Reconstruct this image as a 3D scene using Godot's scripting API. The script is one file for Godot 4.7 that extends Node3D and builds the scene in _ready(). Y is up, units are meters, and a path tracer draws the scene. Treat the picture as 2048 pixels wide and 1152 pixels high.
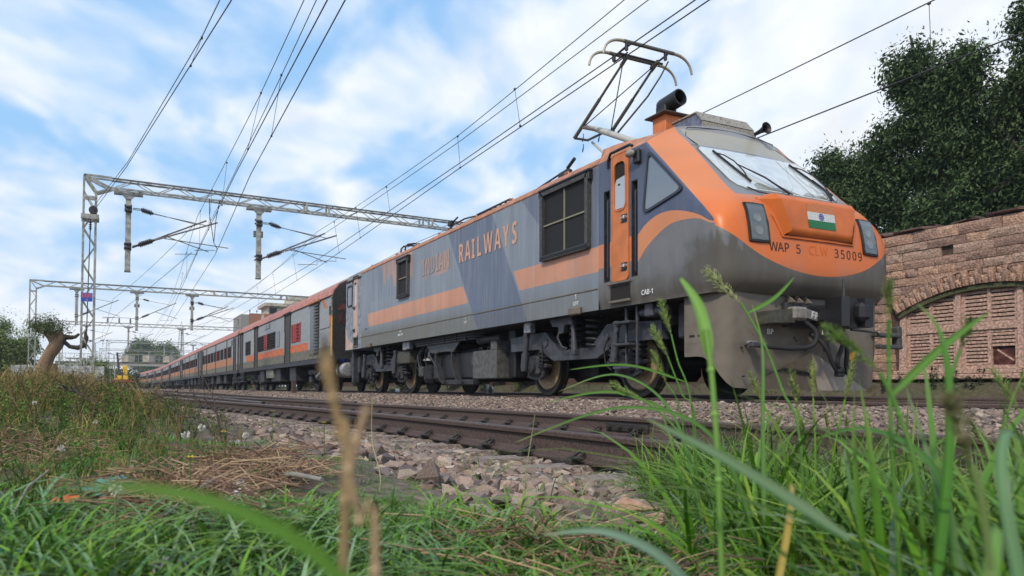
extends Node3D
# A passenger train behind an electric locomotive, seen from the grass beside the line.
# Axes: x along the train (the locomotive heads towards +x), y up with 0 at its rail head, z towards the camera.

const EYE := Vector3(15.923, 0.1255, 8.043)
var M := {}
var T := {}
var taken := {}
var rng := RandomNumberGenerator.new()

# ---------------------------------------------------------------- mesh building

class Geo:
	var v := PackedVector3Array()
	var n := PackedVector3Array()
	var uv := PackedVector2Array()
	var c := PackedColorArray()
	var t := PackedInt32Array()
	var tint := Color.WHITE

	func pt(p: Vector3, nn: Vector3, u := Vector2.ZERO) -> int:
		v.append(p)
		n.append(nn)
		uv.append(u)
		c.append(tint)
		return v.size() - 1

	func tri(a: Vector3, b: Vector3, d: Vector3) -> void:
		var nn := (d - a).cross(b - a).normalized()
		var i := pt(a, nn)
		pt(b, nn)
		pt(d, nn)
		t.append_array([i, i + 1, i + 2])

	func quad(a: Vector3, b: Vector3, d: Vector3, e: Vector3) -> void:
		var nn := (d - a).cross(b - a)
		if nn.length_squared() < 1e-16:
			nn = (e - a).cross(d - a)
		nn = nn.normalized()
		var i := pt(a, nn, Vector2(0, 0))
		pt(b, nn, Vector2(1, 0))
		pt(d, nn, Vector2(1, 1))
		pt(e, nn, Vector2(0, 1))
		t.append_array([i, i + 1, i + 2, i, i + 2, i + 3])

	func hexa(p: Array) -> void:  # 8 corners: bottom 0-3 counterclockwise seen from above, top 4-7
		quad(p[0], p[1], p[2], p[3])
		quad(p[7], p[6], p[5], p[4])
		quad(p[0], p[4], p[5], p[1])
		quad(p[1], p[5], p[6], p[2])
		quad(p[2], p[6], p[7], p[3])
		quad(p[3], p[7], p[4], p[0])

	func box(lo: Vector3, hi: Vector3) -> void:
		hexa([Vector3(lo.x, lo.y, hi.z), Vector3(hi.x, lo.y, hi.z), Vector3(hi.x, lo.y, lo.z), Vector3(lo.x, lo.y, lo.z),
			Vector3(lo.x, hi.y, hi.z), Vector3(hi.x, hi.y, hi.z), Vector3(hi.x, hi.y, lo.z), Vector3(lo.x, hi.y, lo.z)])

	func cbox(ce: Vector3, s: Vector3) -> void:
		box(ce - s / 2, ce + s / 2)

	func bbox(lo: Vector3, hi: Vector3, b: float) -> void:  # box with chamfered edges
		var ce := (lo + hi) / 2
		var h := (hi - lo) / 2
		b = minf(b, minf(h.x, minf(h.y, h.z)) * 0.9)
		var q := func(sx: int, sy: int, sz: int, ax: int) -> Vector3:
			var d := Vector3(sx * (h.x - b), sy * (h.y - b), sz * (h.z - b))
			d[ax] = [sx * h.x, sy * h.y, sz * h.z][ax]
			return ce + d
		for s in [-1, 1]:
			var f := [q.call(s, -1, -1, 0), q.call(s, 1, -1, 0), q.call(s, 1, 1, 0), q.call(s, -1, 1, 0)]
			oquad(f[0], f[1], f[2], f[3], Vector3(s, 0, 0))
			f = [q.call(-1, s, -1, 1), q.call(1, s, -1, 1), q.call(1, s, 1, 1), q.call(-1, s, 1, 1)]
			oquad(f[0], f[1], f[2], f[3], Vector3(0, s, 0))
			f = [q.call(-1, -1, s, 2), q.call(1, -1, s, 2), q.call(1, 1, s, 2), q.call(-1, 1, s, 2)]
			oquad(f[0], f[1], f[2], f[3], Vector3(0, 0, s))
			for r in [-1, 1]:
				oquad(q.call(s, r, -1, 0), q.call(s, r, 1, 0), q.call(s, r, 1, 1), q.call(s, r, -1, 1), Vector3(s, r, 0))
				oquad(q.call(s, -1, r, 0), q.call(s, 1, r, 0), q.call(s, 1, r, 2), q.call(s, -1, r, 2), Vector3(s, 0, r))
				oquad(q.call(-1, s, r, 1), q.call(1, s, r, 1), q.call(1, s, r, 2), q.call(-1, s, r, 2), Vector3(0, s, r))
				for w in [-1, 1]:
					var a: Vector3 = q.call(s, r, w, 0)
					var bb: Vector3 = q.call(s, r, w, 1)
					var d: Vector3 = q.call(s, r, w, 2)
					if (d - a).cross(bb - a).dot(Vector3(s, r, w)) > 0:
						tri(a, bb, d)
					else:
						tri(a, d, bb)

	func oquad(a: Vector3, b: Vector3, d: Vector3, e: Vector3, out: Vector3) -> void:
		if (d - a).cross(b - a).dot(out) >= 0:
			quad(a, b, d, e)
		else:
			quad(e, d, b, a)

	func beam(a: Vector3, b: Vector3, w: float, h: float, up := Vector3.UP) -> void:
		var d := (b - a).normalized()
		if absf(d.dot(up)) > 0.99:
			up = Vector3.RIGHT
		var s := d.cross(up).normalized() * w / 2
		var u := s.cross(d).normalized() * h / 2
		hexa([a - s - u, b - s - u, b + s - u, a + s - u, a - s + u, b - s + u, b + s + u, a + s + u])

	func tube(a: Vector3, b: Vector3, r: float, r2 := -1.0, k := 8, caps := true) -> void:
		if r2 < 0:
			r2 = r
		path(PackedVector3Array([a, b]), PackedFloat32Array([r, r2]), k, caps)

	func path(p: PackedVector3Array, r: PackedFloat32Array, k := 6, caps := true) -> void:
		var m := p.size()
		var side := Vector3.ZERO
		var first := v.size()
		var d := Vector3.UP
		for i in m:
			d = (p[mini(i + 1, m - 1)] - p[maxi(i - 1, 0)]).normalized()
			if i == 0:
				side = d.cross(Vector3.UP if absf(d.y) < 0.9 else Vector3.RIGHT).normalized()
			else:
				side = (side - d * side.dot(d)).normalized()
			var o := d.cross(side)
			var rr := r[mini(i, r.size() - 1)]
			for j in k:
				var a := TAU * j / k
				var q := side * cos(a) + o * sin(a)
				pt(p[i] + q * rr, q, Vector2(float(j) / k, float(i)))
		for i in m - 1:
			for j in k:
				var a := first + i * k + j
				var b := first + i * k + (j + 1) % k
				t.append_array([a, b + k, b, a, a + k, b + k])
		if caps:
			for e in [0, m - 1]:
				var dd := (p[1] - p[0]).normalized() if e == 0 else (p[m - 1] - p[m - 2]).normalized()
				var nn: Vector3 = -dd if e == 0 else dd
				var s := v.size()
				for j in k:
					pt(v[first + e * k + j], nn)
				for j in range(1, k - 1):
					if e == 0:
						t.append_array([s, s + j, s + j + 1])
					else:
						t.append_array([s, s + j + 1, s + j])

	func lathe(o: Vector3, axis: Vector3, prof: Array, k := 16) -> void:  # prof: Vector2(along, radius); edges stay crisp
		axis = axis.normalized()
		var s := axis.cross(Vector3.UP if absf(axis.y) < 0.9 else Vector3.RIGHT).normalized()
		var w := axis.cross(s)
		for i in prof.size() - 1:
			var p: Vector2 = prof[i]
			var q: Vector2 = prof[i + 1]
			var e := q - p
			var nn := Vector2(-e.y, e.x).normalized()
			var b := v.size()
			for j in k + 1:
				var a := TAU * j / k
				var rad := s * cos(a) + w * sin(a)
				pt(o + axis * p.x + rad * p.y, rad * nn.y + axis * nn.x, Vector2(float(j) / k, 0))
				pt(o + axis * q.x + rad * q.y, rad * nn.y + axis * nn.x, Vector2(float(j) / k, 1))
			for j in k:
				var a := b + j * 2
				t.append_array([a, a + 3, a + 2, a, a + 1, a + 3])

	func prism(poly: PackedVector2Array, z0: float, z1: float, xf := Transform3D()) -> void:  # polygon in x-y, drawn out along z
		var ids := Geometry2D.triangulate_polygon(poly)
		for e in [z0, z1]:
			var nn := xf.basis * Vector3(0, 0, -1 if e == z0 else 1)
			var s := v.size()
			for p in poly:
				pt(xf * Vector3(p.x, p.y, e), nn, p)
			for i in range(0, ids.size(), 3):
				var a := v[s + ids[i]]
				var b := v[s + ids[i + 1]]
				var d := v[s + ids[i + 2]]
				if (d - a).cross(b - a).dot(nn) > 0:
					t.append_array([s + ids[i], s + ids[i + 1], s + ids[i + 2]])
				else:
					t.append_array([s + ids[i], s + ids[i + 2], s + ids[i + 1]])
		var cw := Geometry2D.is_polygon_clockwise(poly)
		for i in poly.size():
			var p := poly[i]
			var q := poly[(i + 1) % poly.size()]
			var a := xf * Vector3(p.x, p.y, z0)
			var b := xf * Vector3(q.x, q.y, z0)
			var d := xf * Vector3(q.x, q.y, z1)
			var e := xf * Vector3(p.x, p.y, z1)
			if cw:
				quad(a, b, d, e)
			else:
				quad(e, d, b, a)

	func grid(p: Array, nu: int, closed := false, hole = null) -> void:  # rows of points, nu a row, smooth
		var nv := p.size() / nu
		var s := v.size()
		for j in nv:
			for i in nu:
				var du: Vector3 = p[j * nu + mini(i + 1, nu - 1)] - p[j * nu + maxi(i - 1, 0)]
				var dv: Vector3 = p[mini(j + 1, nv - 1) * nu + i] - p[maxi(j - 1, 0) * nu + i]
				pt(p[j * nu + i], du.cross(dv).normalized(), Vector2(float(i) / (nu - 1), float(j) / (nv - 1)))
		for j in nv - 1:
			for i in nu - 1:
				if hole != null and hole.call(i, j):
					continue
				var a := s + j * nu + i
				t.append_array([a, a + nu, a + nu + 1, a, a + nu + 1, a + 1])

	func ball(o: Vector3, r: Vector3, k := 8, m := 5, wob := 0.0, sd := 0) -> void:
		var p := []
		var ns := FastNoiseLite.new()
		ns.seed = sd
		ns.frequency = 0.9
		for j in m + 1:
			for i in k + 1:
				var a := TAU * (i % k) / k
				var b := PI * j / m - PI / 2
				var d := Vector3(cos(b) * cos(a), sin(b), cos(b) * sin(a))
				p.append(o + d * r * (1.0 + wob * ns.get_noise_3dv(d * 1.7)))
		grid(p, k + 1)

	func mesh(colored := false) -> ArrayMesh:
		var a := []
		a.resize(Mesh.ARRAY_MAX)
		a[Mesh.ARRAY_VERTEX] = v
		a[Mesh.ARRAY_NORMAL] = n
		a[Mesh.ARRAY_TEX_UV] = uv
		if colored:
			a[Mesh.ARRAY_COLOR] = c
		a[Mesh.ARRAY_INDEX] = t
		var m := ArrayMesh.new()
		m.add_surface_from_arrays(Mesh.PRIMITIVE_TRIANGLES, a)
		return m


func numbered(called: String) -> String:
	if not taken.has(called):
		taken[called] = 0
		return called
	taken[called] += 1
	return "%s_%03d" % [called, taken[called]]


var counts := {}

func put(called: String, g, m: Material, parent: Node = self, at := Transform3D(), colored := false) -> MeshInstance3D:
	var o := MeshInstance3D.new()
	o.mesh = g.mesh(colored) if g is Geo else g
	o.material_override = m
	o.transform = at
	if parent == self:
		o.name = numbered(called)
	else:
		var key := str(parent.get_instance_id()) + called
		counts[key] = counts.get(key, -1) + 1
		o.name = called if counts[key] == 0 else "%s_%03d" % [called, counts[key]]
	parent.add_child(o)
	return o


func thing(called: String, label: String, category: String, at := Vector3.ZERO, group := "") -> Node3D:
	var o := Node3D.new()
	o.name = numbered(called)
	add_child(o)
	o.position = at
	return tag(o, label, category, group)


func tag(o: Node3D, label: String, category: String, group := "") -> Node3D:
	o.set_meta("label", label)
	o.set_meta("category", category)
	if group:
		o.set_meta("group", group)
	return o


func sub(called: String, parent: Node, at := Vector3.ZERO) -> Node3D:
	var o := Node3D.new()
	var key := str(parent.get_instance_id()) + called
	counts[key] = counts.get(key, -1) + 1
	o.name = called if counts[key] == 0 else "%s_%03d" % [called, counts[key]]
	parent.add_child(o)
	o.position = at
	return o


func scatter(called: String, mesh: Mesh, m: Material, places: Array, tints := [], parent: Node = self) -> MultiMeshInstance3D:
	var mm := MultiMesh.new()
	mm.transform_format = MultiMesh.TRANSFORM_3D
	mm.use_colors = tints.size() > 0
	mm.mesh = mesh
	mm.instance_count = places.size()
	for i in places.size():
		mm.set_instance_transform(i, places[i])
		if tints.size():
			mm.set_instance_color(i, tints[i])
	var o := MultiMeshInstance3D.new()
	o.multimesh = mm
	o.material_override = m
	if parent == self:
		o.name = numbered(called)
	else:
		var key := str(parent.get_instance_id()) + called
		counts[key] = counts.get(key, -1) + 1
		o.name = called if counts[key] == 0 else "%s_%03d" % [called, counts[key]]
	parent.add_child(o)
	return o


func rf(a: float, b: float) -> float:
	return rng.randf_range(a, b)


func lin(r: float, g: float, b: float) -> Color:
	return Color(r, g, b).linear_to_srgb()


func table(x: float, xs: Array, ys: Array) -> float:
	if x <= xs[0]:
		return ys[0]
	for i in xs.size() - 1:
		if x <= xs[i + 1]:
			return lerpf(ys[i], ys[i + 1], (x - xs[i]) / (xs[i + 1] - xs[i]))
	return ys[-1]


func smoothtable(x: float, xs: Array, ys: Array) -> float:
	var m := xs.size()
	if x <= xs[0]:
		return ys[0]
	for i in m - 1:
		if x <= xs[i + 1]:
			return cubic_interpolate_in_time(ys[i], ys[i + 1], ys[maxi(i - 1, 0)], ys[mini(i + 2, m - 1)], (x - xs[i]) / (xs[i + 1] - xs[i]), xs[i + 1] - xs[i], (xs[maxi(i - 1, 0)] - xs[i]) if i > 0 else -0.2, (xs[mini(i + 2, m - 1)] - xs[i]) if i < m - 2 else xs[i + 1] - xs[i] + 0.2)
	return ys[-1]

# ---------------------------------------------------------------- materials

func noise_tex(called: String, freq: float, lo: float, hi: float, oct := 4, kind := FastNoiseLite.TYPE_SIMPLEX_SMOOTH, size := 512, stretch := 1.0) -> Texture2D:
	var f := FastNoiseLite.new()
	f.seed = called.hash() % 10000
	f.noise_type = kind
	f.frequency = freq
	f.fractal_octaves = oct
	var im := f.get_seamless_image(size, size, false, false, 0.1, true)
	im.convert(Image.FORMAT_L8)
	var d := im.get_data()
	for i in d.size():
		d[i] = int(clampf(lerpf(lo, hi, d[i] / 255.0), 0, 1) * 255.0)
	im = Image.create_from_data(size, size, false, Image.FORMAT_L8, d)
	T[called] = ImageTexture.create_from_image(im)
	return T[called]


func mat(called: String, color: Color, rough := 0.7, metal := 0.0, tex := "", scale := 1.0, bump := "", depth := 0.0, bscale := 1.0) -> StandardMaterial3D:
	var m := StandardMaterial3D.new()
	m.resource_name = called
	m.albedo_color = color.linear_to_srgb()
	m.roughness = rough
	m.metallic = metal
	if tex:
		m.albedo_texture = T[tex]
	if bump:
		m.heightmap_enabled = true
		m.heightmap_texture = T[bump]
		m.heightmap_scale = depth
	if tex or bump:
		m.uv1_triplanar = true
		m.uv1_world_triplanar = true
		m.uv1_scale = Vector3.ONE * scale
	M[called] = m
	return m


func tinted(called: String, rough := 0.7, color := Color.WHITE, back := 0.0) -> StandardMaterial3D:
	var m := mat(called, color, rough)
	m.vertex_color_use_as_albedo = true
	m.metallic_specular = 0.3
	if back > 0:
		m.backlight_enabled = true
		m.backlight = Color(back, back, back)
	return m


func make_materials() -> void:
	noise_tex("grime", 0.012, 0.68, 1.08, 5)
	noise_tex("soft", 0.02, 0.86, 1.04, 4)
	noise_tex("fine", 0.05, 0.62, 1.1, 4)
	noise_tex("speck", 0.16, 0.6, 1.15, 3)
	noise_tex("blotch", 0.006, 0.45, 1.1, 5)
	noise_tex("stone", 0.03, 0.6, 1.1, 6)
	noise_tex("rough", 0.04, 0.0, 1.0, 5)
	noise_tex("leafy", 0.02, 0.5, 1.1, 3)
	mat("steel", Color(0.045, 0.044, 0.05), 0.55, 0.1, "grime", 0.8)
	mat("steel_light", Color(0.075, 0.076, 0.092), 0.5, 0.1, "grime", 0.8)
	mat("black", Color(0.02, 0.02, 0.024), 0.5, 0.0, "fine", 2.0)
	mat("rubber", Color(0.018, 0.018, 0.02), 0.75)
	mat("frame_grey", Color(0.075, 0.075, 0.07), 0.6, 0.0, "grime", 1.5)
	mat("galv", Color(0.45, 0.45, 0.4), 0.5, 0.25, "grime", 0.6)
	mat("galv_dark", Color(0.2, 0.2, 0.18), 0.55, 0.2, "grime", 0.9)
	mat("insulator", Color(0.035, 0.03, 0.035), 0.3)
	mat("wire", Color(0.05, 0.05, 0.05), 0.6, 0.3)
	mat("rust", Color(0.12, 0.08, 0.066), 0.7, 0.15, "fine", 1.2)
	mat("railtop", Color(0.45, 0.45, 0.46), 0.25, 0.9, "fine", 2.0)
	mat("clip", Color(0.05, 0.042, 0.038), 0.65, 0.2, "fine", 6.0)
	mat("sleeper", Color(0.34, 0.27, 0.22), 0.9, 0.0, "stone", 1.5, "rough", 0.6, 1.5)
	mat("wheel_tan", Color(0.5, 0.36, 0.2), 0.6, 0.0, "grime", 3.0)
	mat("wheel", Color(0.04, 0.036, 0.034), 0.5, 0.4, "fine", 2.0)
	mat("skirt", Color(0.19, 0.16, 0.125), 0.75, 0.0, "soft", 0.3)
	mat("olive_box", Color(0.09, 0.085, 0.06), 0.6, 0.0, "grime", 1.5)
	mat("cream_box", Color(0.42, 0.4, 0.34), 0.7, 0.0, "blotch", 2.2)
	mat("white", Color(0.75, 0.75, 0.73), 0.6)
	mat("dirty_white", Color(0.6, 0.6, 0.56), 0.6, 0.0, "blotch", 1.5)
	mat("flag_white", Color(0.78, 0.78, 0.76), 0.5, 0.0, "fine", 2.0)
	mat("flag_green", Color(0.01, 0.2, 0.06), 0.5, 0.0, "fine", 2.0)
	mat("flag_saffron", Color(0.72, 0.24, 0.07), 0.5, 0.0, "fine", 2.0)
	mat("flag_blue", Color(0.03, 0.05, 0.3), 0.5)
	mat("ink", Color(0.02, 0.018, 0.018), 0.6)
	mat("ink_faint", Color(0.64, 0.14, 0.018), 0.6)
	mat("letter_orange", Color(0.72, 0.4, 0.27), 0.75, 0.0, "soft", 2.0)
	mat("letter_faint", Color(0.47, 0.34, 0.28), 0.75, 0.0, "soft", 2.0)
	mat("letter_fainter", Color(0.36, 0.32, 0.32), 0.75, 0.0, "soft", 2.0)
	mat("orange", Color(0.68, 0.16, 0.022), 0.45, 0.0, "soft", 0.25)
	mat("orange_dusty", Color(0.56, 0.25, 0.14), 0.7, 0.0, "grime", 0.8)
	mat("orange_door", Color(0.68, 0.2, 0.05), 0.5, 0.0, "soft", 0.25)
	mat("pink_door", Color(0.6, 0.43, 0.37), 0.65, 0.0, "soft", 0.25)
	mat("roof_box", Color(0.42, 0.39, 0.33), 0.75, 0.0, "stone", 1.6)
	mat("roof_grey", Color(0.28, 0.26, 0.23), 0.75, 0.0, "grime", 1.0)
	mat("mesh_dark", Color(0.016, 0.014, 0.016), 0.8, 0.0, "speck", 3.0)
	mat("blind", Color(0.7, 0.73, 0.72), 0.8, 0.0, "soft", 0.5)  # blind, lightened to stand for the windscreen's sky reflection as well
	mat("dash", Color(0.3, 0.29, 0.2), 0.8, 0.0, "stone", 3.0)
	mat("lamp_inside", Color(0.05, 0.05, 0.048), 0.5, 0.2, "speck", 2.5)
	mat("glass", Color(0.8, 0.88, 0.9), 0.03)
	M["glass"].albedo_color = Color(0.85, 0.92, 0.94, 0.12)
	M["glass"].transparency = BaseMaterial3D.TRANSPARENCY_ALPHA
	mat("chrome", Color(0.7, 0.7, 0.7), 0.25, 0.9)
	mat("blue_can", Color(0.02, 0.06, 0.4), 0.4)
	mat("tank", Color(0.4, 0.4, 0.41), 0.45, 0.3, "grime", 1.5)
	mat("yellow", Color(0.8, 0.42, 0.02), 0.5)
	mat("signal_yellow", Color(0.85, 0.5, 0.03), 0.55)
	mat("barrier_red", Color(0.5, 0.07, 0.06), 0.6, 0.0, "fine", 2.0)
	mat("board_blue", Color(0.03, 0.09, 0.5), 0.5)
	mat("board_red", Color(0.6, 0.12, 0.1), 0.5)
	# coaches
	mat("coach_grey", Color(0.33, 0.345, 0.365), 0.55, 0.0, "soft", 0.5)
	mat("coach_olive", Color(0.2, 0.185, 0.14), 0.7, 0.0, "grime", 0.7)
	mat("coach_orange", Color(0.56, 0.24, 0.11), 0.6, 0.0, "grime", 0.6)
	mat("coach_orange_bright", Color(0.75, 0.17, 0.04), 0.55, 0.0, "grime", 0.8)
	mat("coach_red", Color(0.5, 0.05, 0.045), 0.55, 0.0, "fine", 1.5)
	mat("coach_roof", Color(0.58, 0.25, 0.2), 0.75, 0.0, "grime", 0.5)
	mat("coach_end", Color(0.035, 0.032, 0.03), 0.7, 0.0, "grime", 1.0)
	mat("window_dark", Color(0.018, 0.02, 0.025), 0.25)
	mat("door_dark", Color(0.06, 0.05, 0.045), 0.6, 0.0, "grime", 1.0)
	# stone, earth
	mat("wall_back", Color(0.12, 0.075, 0.055), 0.95, 0.0, "stone", 1.0)
	for k in 5:
		mat("sandstone_%d" % k, [Color(0.6, 0.36, 0.25), Color(0.68, 0.42, 0.29), Color(0.5, 0.31, 0.23), Color(0.58, 0.39, 0.29), Color(0.4, 0.25, 0.19)][k], 0.92, 0.0, "stone", 1.1, "rough", 1.6, 1.0)
	mat("coping", Color(0.2, 0.12, 0.1), 0.9, 0.0, "stone", 1.2, "rough", 1.0)
	mat("panel_stone", Color(0.7, 0.46, 0.36), 0.9, 0.0, "stone", 0.9, "rough", 0.7)
	mat("moss", Color(0.12, 0.13, 0.06), 0.95, 0.0, "stone", 1.4)
	mat("red_pane", Color(0.16, 0.06, 0.05), 0.4, 0.0, "blotch", 1.5)
	mat("dark_gap", Color(0.02, 0.016, 0.014), 0.95)
	mat("concrete", Color(0.38, 0.36, 0.32), 0.9, 0.0, "stone", 0.8)
	mat("brickwork", Color(0.42, 0.17, 0.085), 0.9, 0.0, "speck", 0.35)
	mat("cream_render", Color(0.6, 0.54, 0.42), 0.85, 0.0, "grime", 0.15)
	mat("bark", Color(0.4, 0.26, 0.15), 0.95, 0.0, "stone", 1.5, "rough", 3.0)
	mat("bark_dark", Color(0.09, 0.07, 0.052), 0.95, 0.0, "stone", 1.5)
	var e := mat("earth", Color(1, 1, 1), 0.95, 0.0, "stone", 0.6, "rough", 3.0)
	e.vertex_color_use_as_albedo = true
	tinted("pebble", 0.9)
	M["pebble"].albedo_texture = T["stone"]
	M["pebble"].uv1_triplanar = true
	M["pebble"].uv1_scale = Vector3.ONE * 0.6
	tinted("blade", 0.48, Color.WHITE, 0.55)
	tinted("weed", 0.75, Color.WHITE, 0.35)
	tinted("leaf", 0.55, Color.WHITE, 0.45)
	tinted("straw", 0.8, Color.WHITE, 0.15)
	mat("bag_green", Color(0.03, 0.35, 0.16), 0.35)
	mat("bag_white", Color(0.7, 0.7, 0.68), 0.5)
	mat("bag_teal", Color(0.1, 0.3, 0.27), 0.45)
	mat("leaf_red", Color(0.55, 0.13, 0.04), 0.7)

func _ready() -> void:
	rng.seed = 20240
	make_view()
	make_materials()
	make_ground()
	make_tracks()
	make_locomotive()
	make_coaches()
	make_overhead()
	make_wall()
	make_trees()
	make_far()
	make_ballast()
	make_plants()

# ---------------------------------------------------------------- sky, light, camera

func make_view() -> void:
	var cam := Camera3D.new()
	cam.name = "camera"
	add_child(cam)
	var right := Vector3(0.461757, 0.0, 0.0)
	var yaw := -1.09052641
	var pitch := 0.0279293
	var roll := 0.0033159
	var f := Vector3(sin(yaw) * cos(pitch), sin(pitch), -cos(yaw) * cos(pitch))
	right = f.cross(Vector3.UP).normalized()
	var up := right.cross(f)
	var r2 := right * cos(roll) + up * sin(roll)
	var u2 := up * cos(roll) - right * sin(roll)
	cam.transform = Transform3D(Basis(r2, u2, -f), EYE)
	cam.set_frustum(0.05 * 1152.0 / 1523.2, Vector2(0, 0.05 * 159.3 / 1523.2), 0.05, 3000.0)
	cam.make_current()
	var we := WorldEnvironment.new()
	we.name = "air"
	var e := Environment.new()
	e.tonemap_mode = Environment.TONE_MAPPER_LINEAR
	e.tonemap_exposure = 1.12
	e.background_mode = Environment.BG_SKY
	e.sdfgi_enabled = true
	e.ssao_enabled = true
	e.ssil_enabled = true
	var sky := Sky.new()
	var pm := PanoramaSkyMaterial.new()
	pm.panorama = make_sky()
	sky.sky_material = pm
	e.sky = sky
	e.fog_enabled = true
	e.fog_density = 0.00045
	e.fog_light_color = Color(0.86, 0.9, 0.95)
	we.environment = e
	var ca := CameraAttributesPhysical.new()
	ca.frustum_focal_length = 5.4
	ca.exposure_aperture = 1.7
	ca.frustum_focus_distance = 4.5
	we.camera_attributes = ca
	add_child(we)
	var sun := DirectionalLight3D.new()
	sun.name = "sun"
	sun.light_energy = 0.8
	sun.light_color = Color(1.0, 0.95, 0.87)
	sun.light_angular_distance = 5.0
	sun.shadow_enabled = true
	add_child(sun)
	var from := Vector3(0.42, 0.68, 0.6).normalized()
	sun.look_at_from_position(from * 50, Vector3.ZERO)


func make_sky() -> Texture2D:
	var w := 2048
	var h := 1024
	var a := FastNoiseLite.new()
	a.seed = 11
	a.noise_type = FastNoiseLite.TYPE_SIMPLEX_SMOOTH
	a.frequency = 0.62
	a.fractal_octaves = 6
	a.fractal_gain = 0.52
	var b := FastNoiseLite.new()
	b.seed = 5
	b.frequency = 0.5
	b.noise_type = FastNoiseLite.TYPE_SIMPLEX_SMOOTH
	b.fractal_octaves = 3
	var g := FastNoiseLite.new()
	g.seed = 23
	g.frequency = 2.6
	g.noise_type = FastNoiseLite.TYPE_SIMPLEX_SMOOTH
	g.fractal_octaves = 5
	var d := PackedByteArray()
	d.resize(w * h * 3)
	var top := Color(0.2, 0.41, 0.8)
	var mid := Color(0.33, 0.58, 0.89)
	var low := Color(0.66, 0.79, 0.93)
	var white := Color(0.93, 0.95, 0.985)
	for j in h:
		var y := cos(PI * (j + 0.5) / h)
		if y < -0.02:
			for i in w:
				var o := (j * w + i) * 3
				d[o] = 108
				d[o + 1] = 100
				d[o + 2] = 86
			continue
		var r := sqrt(1 - y * y)
		var base := low.lerp(mid, smoothstep(0.0, 0.24, y)).lerp(top, smoothstep(0.22, 0.95, y))
		var k := 1.0 / (maxf(y, 0.0) + 0.16)
		for i in w:
			var p := TAU * (i + 0.5) / w
			var x := sin(p) * r
			var z := -cos(p) * r
			var q := Vector3(x * k, 0.0, z * k)
			# a thin broken deck in soft bands, drawn out across the line
			var s := Vector3(q.x * 0.55 + q.z * 0.9, 0.0, q.z * 0.8 - q.x * 0.75)
			var wob := b.get_noise_3dv(s * 1.7 + Vector3(3, 0, 7))
			var wob2 := g.get_noise_3dv(s * 0.5 + Vector3(13, 0, 2))
			var cl := a.get_noise_3d(s.x * 1.9 + wob * 0.7, wob * 0.5, s.z * 2.3 + wob * 0.6 + wob2 * 0.3) + 0.3 * b.get_noise_3d(s.x * 0.8, 4.0, s.z * 0.8)
			var fil := g.get_noise_3d(s.x * 1.5 + wob * 0.3, 9.0, s.z * 2.3 + wob * 0.3)
			var m := smoothstep(-0.42, 0.5, cl + 0.16 * fil + 0.02 + 0.2 * clampf(x * -0.2 - z * 0.75 - 0.1, -0.6, 0.55) + 0.12 * (1.0 - y))
			m = clampf(m * (0.86 + 0.22 * fil) + 0.14 * smoothstep(-0.1, 0.5, fil) * (1.0 - m), 0, 1)
			var shade := 1.0 - 0.1 * smoothstep(0.0, 0.5, g.get_noise_3d(s.x * 0.7, 1.0, s.z * 1.2)) * m
			var cc := base.lerp(white * shade, m).lerp(Color(0.85, 0.89, 0.95), 0.5 * (1.0 - smoothstep(0.0, 0.13, y)))
			var o := (j * w + i) * 3
			d[o] = int(255.0 * pow(clampf(cc.r, 0, 1), 0.4545))
			d[o + 1] = int(255.0 * pow(clampf(cc.g, 0, 1), 0.4545))
			d[o + 2] = int(255.0 * pow(clampf(cc.b, 0, 1), 0.4545))
	return ImageTexture.create_from_image(Image.create_from_data(w, h, false, Image.FORMAT_RGB8, d))

# ---------------------------------------------------------------- ground

var bumpy := FastNoiseLite.new()

func track_bend(x: float) -> float:  # the loaded line is straight, then swings gently to the left far back
	return 0.0 if x > -60 else (-0.006 * (-60 - x) if x > -120 else -0.36 + 0.00034 * (x + 120) * (x + 120) - 0.006 * (-120 - x) * exp((x + 120) / 30.0))


func near_z(x: float) -> float:
	return 4.72 + track_bend(x)


func turnout_z(x: float) -> float:
	return smoothtable(x, [-140, -60, -22, -9, -3.5, 1.5, 5, 8.5, 12], [12.5, 9.3, 6.95, 6.1, 5.68, 5.22, 4.9, 4.74, 4.72])


func ground_y(x: float, z: float) -> float:
	var bx := clampf((x + 140) / 40.0, 0, 1)
	var b := track_bend(maxf(x, -200))
	var zz := z - b
	var edge := 0.0
	if x < 9:
		edge = maxf(turnout_z(x) - near_z(x), 0.0) * clampf((zz - 4.5) / 1.2, 0, 1)
	zz -= edge
	var y := table(zz, [-400, -40, -12, -8.3, -7.6, -6.6, -6.0, -5.7, -4.1, -3.2, -2.0, -1.5, -1.0, 1.25, 1.55, 2.1, 2.7, 3.3, 3.45, 6.0, 6.3, 6.85, 7.3, 8.0, 9.5, 40, 400], [0.1, 0.1, 0.35, 0.33, 0.26, -0.1, -0.2, -0.2, -0.2, -0.2, -0.09, -0.06, -0.16, -0.16, -0.06, -0.05, -0.13, -0.24, -0.345, -0.345, -0.31, -0.23, -0.14, -0.1, -0.06, -0.03, -0.03])
	if z > 6.2:
		y += smoothstep(6.2, 9.0, z) * 0.13 * smoothstep(12.0, -6.0, x)
		y += 0.05 * bumpy.get_noise_2d(x * 1.2, z * 1.2) * smoothstep(6.3, 7.2, z)
	y += 0.02 * bumpy.get_noise_2d(x * 4, z * 4)
	return y


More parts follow.
